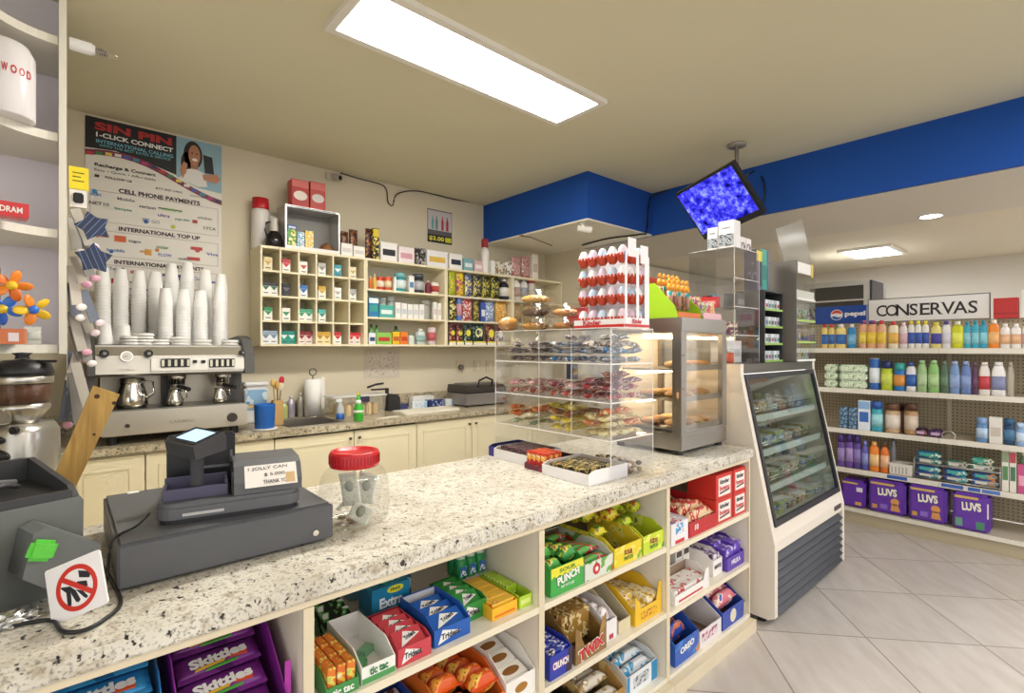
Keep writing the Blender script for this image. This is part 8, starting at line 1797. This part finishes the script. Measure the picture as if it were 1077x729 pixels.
for r in range(2):
    for k, (p0, p1) in enumerate(((963, 990), (994, 1018), (1020, 1046)) if r else ((963, 990), (992, 1018), (1021, 1050))):
        ya, yb_ = on_x(p0, 490, GX + .03).y, on_x(p1, 490, GX + .03).y; w_ = ya - yb_ - .004; n_ = 2
        for q in range(n_):
            ht_ = .042
            if r == 1 and q == 1 and k == 1: continue
            o = O('soap_pack', MBm(mm(cols[k + (0 if r else 3)])).box(-w_ / 2 + .004 * q, w_ / 2 - .004 * q, -.04, .04, 0, ht_, .010)); zb2 = GSH[3] + .0008 + (.112 if r else .012) + q * (ht_ + .002)
            place(o, (GX + .07, (ya + yb_) / 2, zb2), -PI / 2, f'{["lower", "upper"][q]} blue green soap pack at the {ORD[k]} place from the basket, {["bottom", "top"][r]} rack tier', 'soap pack', 'soap packs in the wire rack')
            O('label_panel', BX(-w_ * .35, w_ * .1, -.0412, -.0402, .010, .030, M(['e8e8e0', '4ab0a0'][q], .4)), None, o)
goods_row([('box', 1053.4, 1061, 470, 'e6e4da', '5a8a5a', '8a9a7a', 'cream and green carton', 'carton'), ('box', 1061.6, 1069, 470, 'e6e4da', '4a7a5a', 'b84a54', 'cream and green carton', 'carton'), ('box', 1070, 1081, 489, 'c8548a', 'e8a8c0', None, 'bright pink carton', 'carton')],
    'beside the wire rack', 'rack', 'cartons beside the wire rack', GSH[3], 'x', GF, .09)
# nappy packs
for k, (p0, p1, pt_, pb) in enumerate(((884, 910, 505, 541), (913, 952.7, 506, 543), (954.8, 996, 508.5, 550), (1001, 1041.5, 516, 561))):
    xf = 4.60 if k < 3 else 4.585
    a, b = on_x(p0, pt_, xf), on_x(p1, pt_, xf); w_ = a.y - b.y - .004; h_ = max(.2, (on_x((p0 + p1) / 2, pt_, xf).z - GD)) - .002; h_ = min(h_, .251)
    o = O('nappy_pack', MBm(M('6638a8', .3, 0, .15, 14)).box(-w_ / 2, w_ / 2, 0, .17, 0, h_, .016))
    place(o, (xf + .004, (a.y + b.y) / 2, GD + .0006), -PI / 2, ['purple nappy pack half hidden by the glass fridge', 'purple nappy pack with an orange picture, second from the glass fridge', 'purple nappy pack with an orange picture, third from the glass fridge', 'purple nappy pack with green picture corners, standing apart on the bottom deck'][k], 'nappy pack', 'purple nappy packs')
    if k: 
        TX('LUVS', w_ * .57, h_ * .26, M('3f1f78', .4), o, (.004, -.0015, h_ * .66), (PI / 2, -.06, 0), .09); TX('LUVS', w_ * .52, h_ * .23, M('f2ece0', .4), o, (.004, -.0025, h_ * .66), (PI / 2, -.06, 0), .05)
    O('yellow_band', BX(-w_ * .44, w_ * .2, -.0010, -.0001, h_ * .86, h_ * .92, M('d8b85a', .4)), None, o)
    if k in (1, 2):
        O('print_figure', MBm(M('d8985a', .5)).lathe([(0, 0), (.026, 0), (.026, .0008), (0, .0008)], seg=18, mtx=Matrix.Translation((w_ * .22, -.0003, h_ * .40)) @ Matrix.Rotation(PI / 2, 4, 'X'), smooth=False).prism([(w_ * .10, h_ * .12), (w_ * .36, h_ * .12), (w_ * .30, h_ * .33), (w_ * .14, h_ * .33)], -.0011, -.0003, 'y'), None, o)
        O('print_block', BX(-w_ * .40, -w_ * .26, -.0011, -.0003, h_ * .12, h_ * .24, M('c89a4a', .5)), None, o); O('print_block', MBm(M('8a6ac8', .5)).box(-w_ * .18, w_ * .02, -.0011, -.0003, h_ * .14, h_ * .28), None, o)
    elif k == 3:
        O('print_block', BX(-w_ * .42, -w_ * .22, -.0011, -.0003, h_ * .10, h_ * .32, M('6aa08a', .5)), None, o); O('print_block', BX(w_ * .14, w_ * .36, -.0011, -.0003, h_ * .08, h_ * .28, M('4a8a6a', .5)), None, o); O('print_bar', MBm(M('e8e4e8', .5)).box(w_ * .43, w_ * .47, -.0011, -.0003, h_ * .4, h_ * .8), None, o)
    if k == 0: O('print_block', BX(w_ * .1, w_ * .35, -.0011, -.0003, h_ * .1, h_ * .22, M('d8a85a', .5)), None, o); O('print_block', MBm(M('e8e0e8', .5)).box(w_ * .15, w_ * .40, -.0011, -.0003, h_ * .60, h_ * .76), None, o)
# signs on top of the shelving
zg = 1.5606
a, b = on_x(913.7, 316, 5.02), on_x(1040.5, 308, 5.02)
ya, yb_ = a.y, b.y; zt_ = a.z; w_ = ya - yb_; yc = (ya + yb_) / 2
o = O('aisle_sign', MBm(M('efeeec', .4)).box(-w_ / 2, w_ / 2, 0, .02, .006, zt_ - zg)); h_ = zt_ - zg
place(o, (5.02, yc, zg), -PI / 2, 'long white sign reading conservas above the pegboard shelving', 'sign')
O('sign_frame', MBm(M('5a5854', .4)).box(-w_ / 2 - .006, w_ / 2 + .006, -.002, .022, 0, .0055).box(-w_ / 2 - .006, w_ / 2 + .006, -.002, .022, h_ + .0005, h_ + .006).box(-w_ / 2 - .006, -w_ / 2 - .0005, -.002, .022, .0056, h_).box(w_ / 2 + .0005, w_ / 2 + .006, -.002, .022, .0056, h_), None, o)
SI = M('2e2c30', .5); cap = h_ * .50; zc = h_ * .50; step = w_ * .84 / 8
lx = [-w_ * .42 + (k + .42) * w_ * .845 / 8.9 for k in range(9)]
for k, chh in enumerate('CONSERVAS'):
    cw = {'C': .80, 'O': .95, 'N': .95, 'S': .58, 'E': .68, 'R': .80, 'V': .90, 'A': .95}[chh] * cap * .95
    L_ = TX(chh, cw, cap, SI, o, (lx[k], -.0012, zc), FRONT, .012)
    sr = MBm(SI); z0, z1 = zc - cap / 2, zc + cap / 2; s_ = cap * .10; th2 = .0035
    def serif(x, z, hw): sr.box(x - hw, x + hw, -.0016, -.0008, z, z + th2)
    if chh in 'NERV' or chh == 'A':
        xl, xr = lx[k] - cw / 2, lx[k] + cw / 2
        if chh in 'NER': serif(xl + s_ * .2, z0, s_); serif(xl + s_ * .2, z1 - th2, s_)
        if chh == 'N': serif(xr - s_ * .2, z1 - th2, s_)
        if chh == 'V': serif(xl + s_ * .5, z1 - th2, s_ * 1.2); serif(xr - s_ * .5, z1 - th2, s_ * 1.1)
        if chh in 'A': serif(xl + s_ * .5, z0, s_ * 1.1); serif(xr - s_ * .5, z0, s_ * 1.2)
        if chh == 'R': serif(xr - s_ * .3, z0, s_)
        if chh == 'E': sr.box(xr - th2, xr, -.0016, -.0008, z0, z0 + s_ * 2).box(xr - th2, xr, -.0016, -.0008, z1 - s_ * 2, z1)
        O('lettering_serif', sr, None, o)
    else:
        if chh in 'CS':
            sr.box(lx[k] + cw / 2 - th2 - .002, lx[k] + cw / 2 - .002, -.0016, -.0008, z1 - cap * .32, z1 - .002)
            if chh == 'S': sr.box(lx[k] - cw / 2 + .001, lx[k] - cw / 2 + th2 + .001, -.0016, -.0008, z0 + .002, z0 + cap * .30)
            O('lettering_serif', sr, None, o)
        else: sr.bm.free()
a, b = on_x(858, 322, 5.03), on_x(911, 322, 5.03); w_ = a.y - b.y; h_ = a.z * .5 + b.z * .5 - zg
o = O('soda_sign', MBm(M('1a4aa4', .35)).box(-w_ / 2, w_ / 2, 0, .03, 0, h_)); place(o, (5.03, (a.y + b.y) / 2, zg), -PI / 2, 'blue soda sign with a round red white and blue emblem on the shelving', 'sign')
O('emblem', MBm(M('f2f2f2', .4)).lathe([(0, 0), (.046, 0), (.046, .0008), (0, .0008)], seg=30, mtx=Matrix.Translation((-w_ * .07, -.0003, h_ * .50)) @ Matrix.Rotation(PI / 2, 4, 'X'), smooth=False), None, o)
cx_, cz_ = -w_ * .07, h_ * .50
def seg_(a0, a1, r, n=16): return [(cx_ + r * math.cos(math.radians(a0 + (a1 - a0) * i / n)), cz_ + r * math.sin(math.radians(a0 + (a1 - a0) * i / n))) for i in range(n + 1)]
top_ = seg_(10, 175, .041); O('emblem_red', MBm(M('d84a34', .4)).prism(top_ + [(cx_ - .02, cz_ + .012), (cx_ + .01, cz_ + .014), (cx_ + .025, cz_ + .008)], -.0017, -.0009, 'y'), None, o)
O('emblem_blue', MBm(M('2a5ab8', .4)).prism(seg_(200, 335, .041) + [(cx_ + .01, cz_ - .022), (cx_ - .02, cz_ - .010)], -.0017, -.0009, 'y'), None, o)
TX('pepsi', w_ * .40, h_ * .34, M('f2f2f4', .4), o, (w_ * .29, -.001, h_ * .5), FRONT, .05)
a, b = on_x(1044.7, 314, 4.98), on_x(1071, 314, 4.98); w_ = a.y - b.y
o = p_box(w_, .10, a.z - zg, 'c02c2c', None, None, name='red_box'); place(o, (5.03 + .0, (a.y + b.y) / 2, zg), -PI / 2, 'plain red box on top of the shelving past the white sign', 'box'); O('lid_edge', BX(-w_ / 2 + .001, w_ / 2 - .001, -.0508, -.0501, .03, .036, M('8a1f22', .4)), None, o)
a = on_x(1073, 305, 4.98)
o = p_box(.16, .10, a.z - zg, 'e9e4e2', 'd89ab0', None, name='white_box'); place(o, (5.03, a.y - .085, zg), -PI / 2, 'white box with a pink print beside the red box', 'box')
# cooler behind the shelving
CX_ = 5.85; a, b = on_x(874, 297, CX_), on_x(915, 297, CX_)
cyb, cya = b.y, a.y + .25; wl = cya - cyb
t = E('drinks_cooler', 'tall grey framed glass cooler behind the soda sign', 'cooler', (CX_, (cya + cyb) / 2, 0)); hz = a.z
O('cabinet', MBm(M('8a8880', .4)).box(.02, .6, -wl / 2, wl / 2, 0.0, hz), None, t)
O('door_frame', MBm(M('b8b6ae', .35, .5)).box(-.01, .0195, -wl / 2, -wl / 2 + .05, .05, hz).box(-.01, .0195, wl / 2 - .05, wl / 2, .05, hz).box(-.01, .0195, -wl / 2 + .0505, wl / 2 - .0505, hz - .05, hz), None, t)
O('door_glass', MBm(M('4e4c48', .12)).box(.004, .0195, -wl / 2 + .0505, wl / 2 - .0505, .05, hz - .0505), None, t)
O('door_rail', BX(-.012, .003, -wl / 2 + .051, wl / 2 - .051, hz - .20, hz - .185, M('c8c6be', .35, .5)), None, t)
O('side_stripe', BX(-.012, .4, -wl / 2 - .02, -wl / 2 - .0005, .0, hz - .01, M('2a2a2c', .4)), None, t)

# ------------------------------------------------------------------ food inside the glass fridge
zsf = [.455] + FSH; fcx = (FX0 + FX1) / 2
pal = [('b8a88a', 'e4dcc8', '8a6a44', 25), ('c8b890', '7a9a6a', 'e8e0d0', 25), ('8a7460', 'd8ccb8', '5a4434', 25), ('dce0e4', '6a8ab8', 'b8c4d0', 25), ('a8b098', 'd8d8c8', '6a7a58', 25), ('c89a6a', 'ece0cc', '9a6a3a', 25), ('c8d058', '8a9ac8', 'f0f0e8', 25)]
names2 = ['tan sandwich tray', 'green salad tray', 'brown cake tray', 'white and blue carton', 'pale green tray', 'golden pastry tray', 'lime and blue carton']
for k, z in enumerate(zsf):
    ys = .06 + (z - .475) * .2 + .03
    for j in range(2):
        for q in range(7):
            c = (q * 3 + k * 2 + j) % 7; hgt = (.055 + .018 * ((q + k) % 3)) + (.03 if j else 0)
            x = FX0 + .10 + q * .14; ht = min(hgt, .105)
            o = O('food_tray', MBm(mm(pal[c])).box(-.058, .058, -.055, .055, 0, ht * .7, .006)); place(o, (x, 1.0 + ys + .075 + j * .20, z + .001), .05 * ((q % 3) - 1), f'{names2[c]}, {ORD[q]} from the counter, {["front", "rear"][j]} of fridge shelf {["one", "two", "three", "four"][k]}', 'food tray', 'food in the glass fridge')
            O('film_lid', MBm(M('e4e4e0', .15)).box(-.056, .056, -.053, .053, ht * .7 + .0003, ht * .7 + .003), None, o)
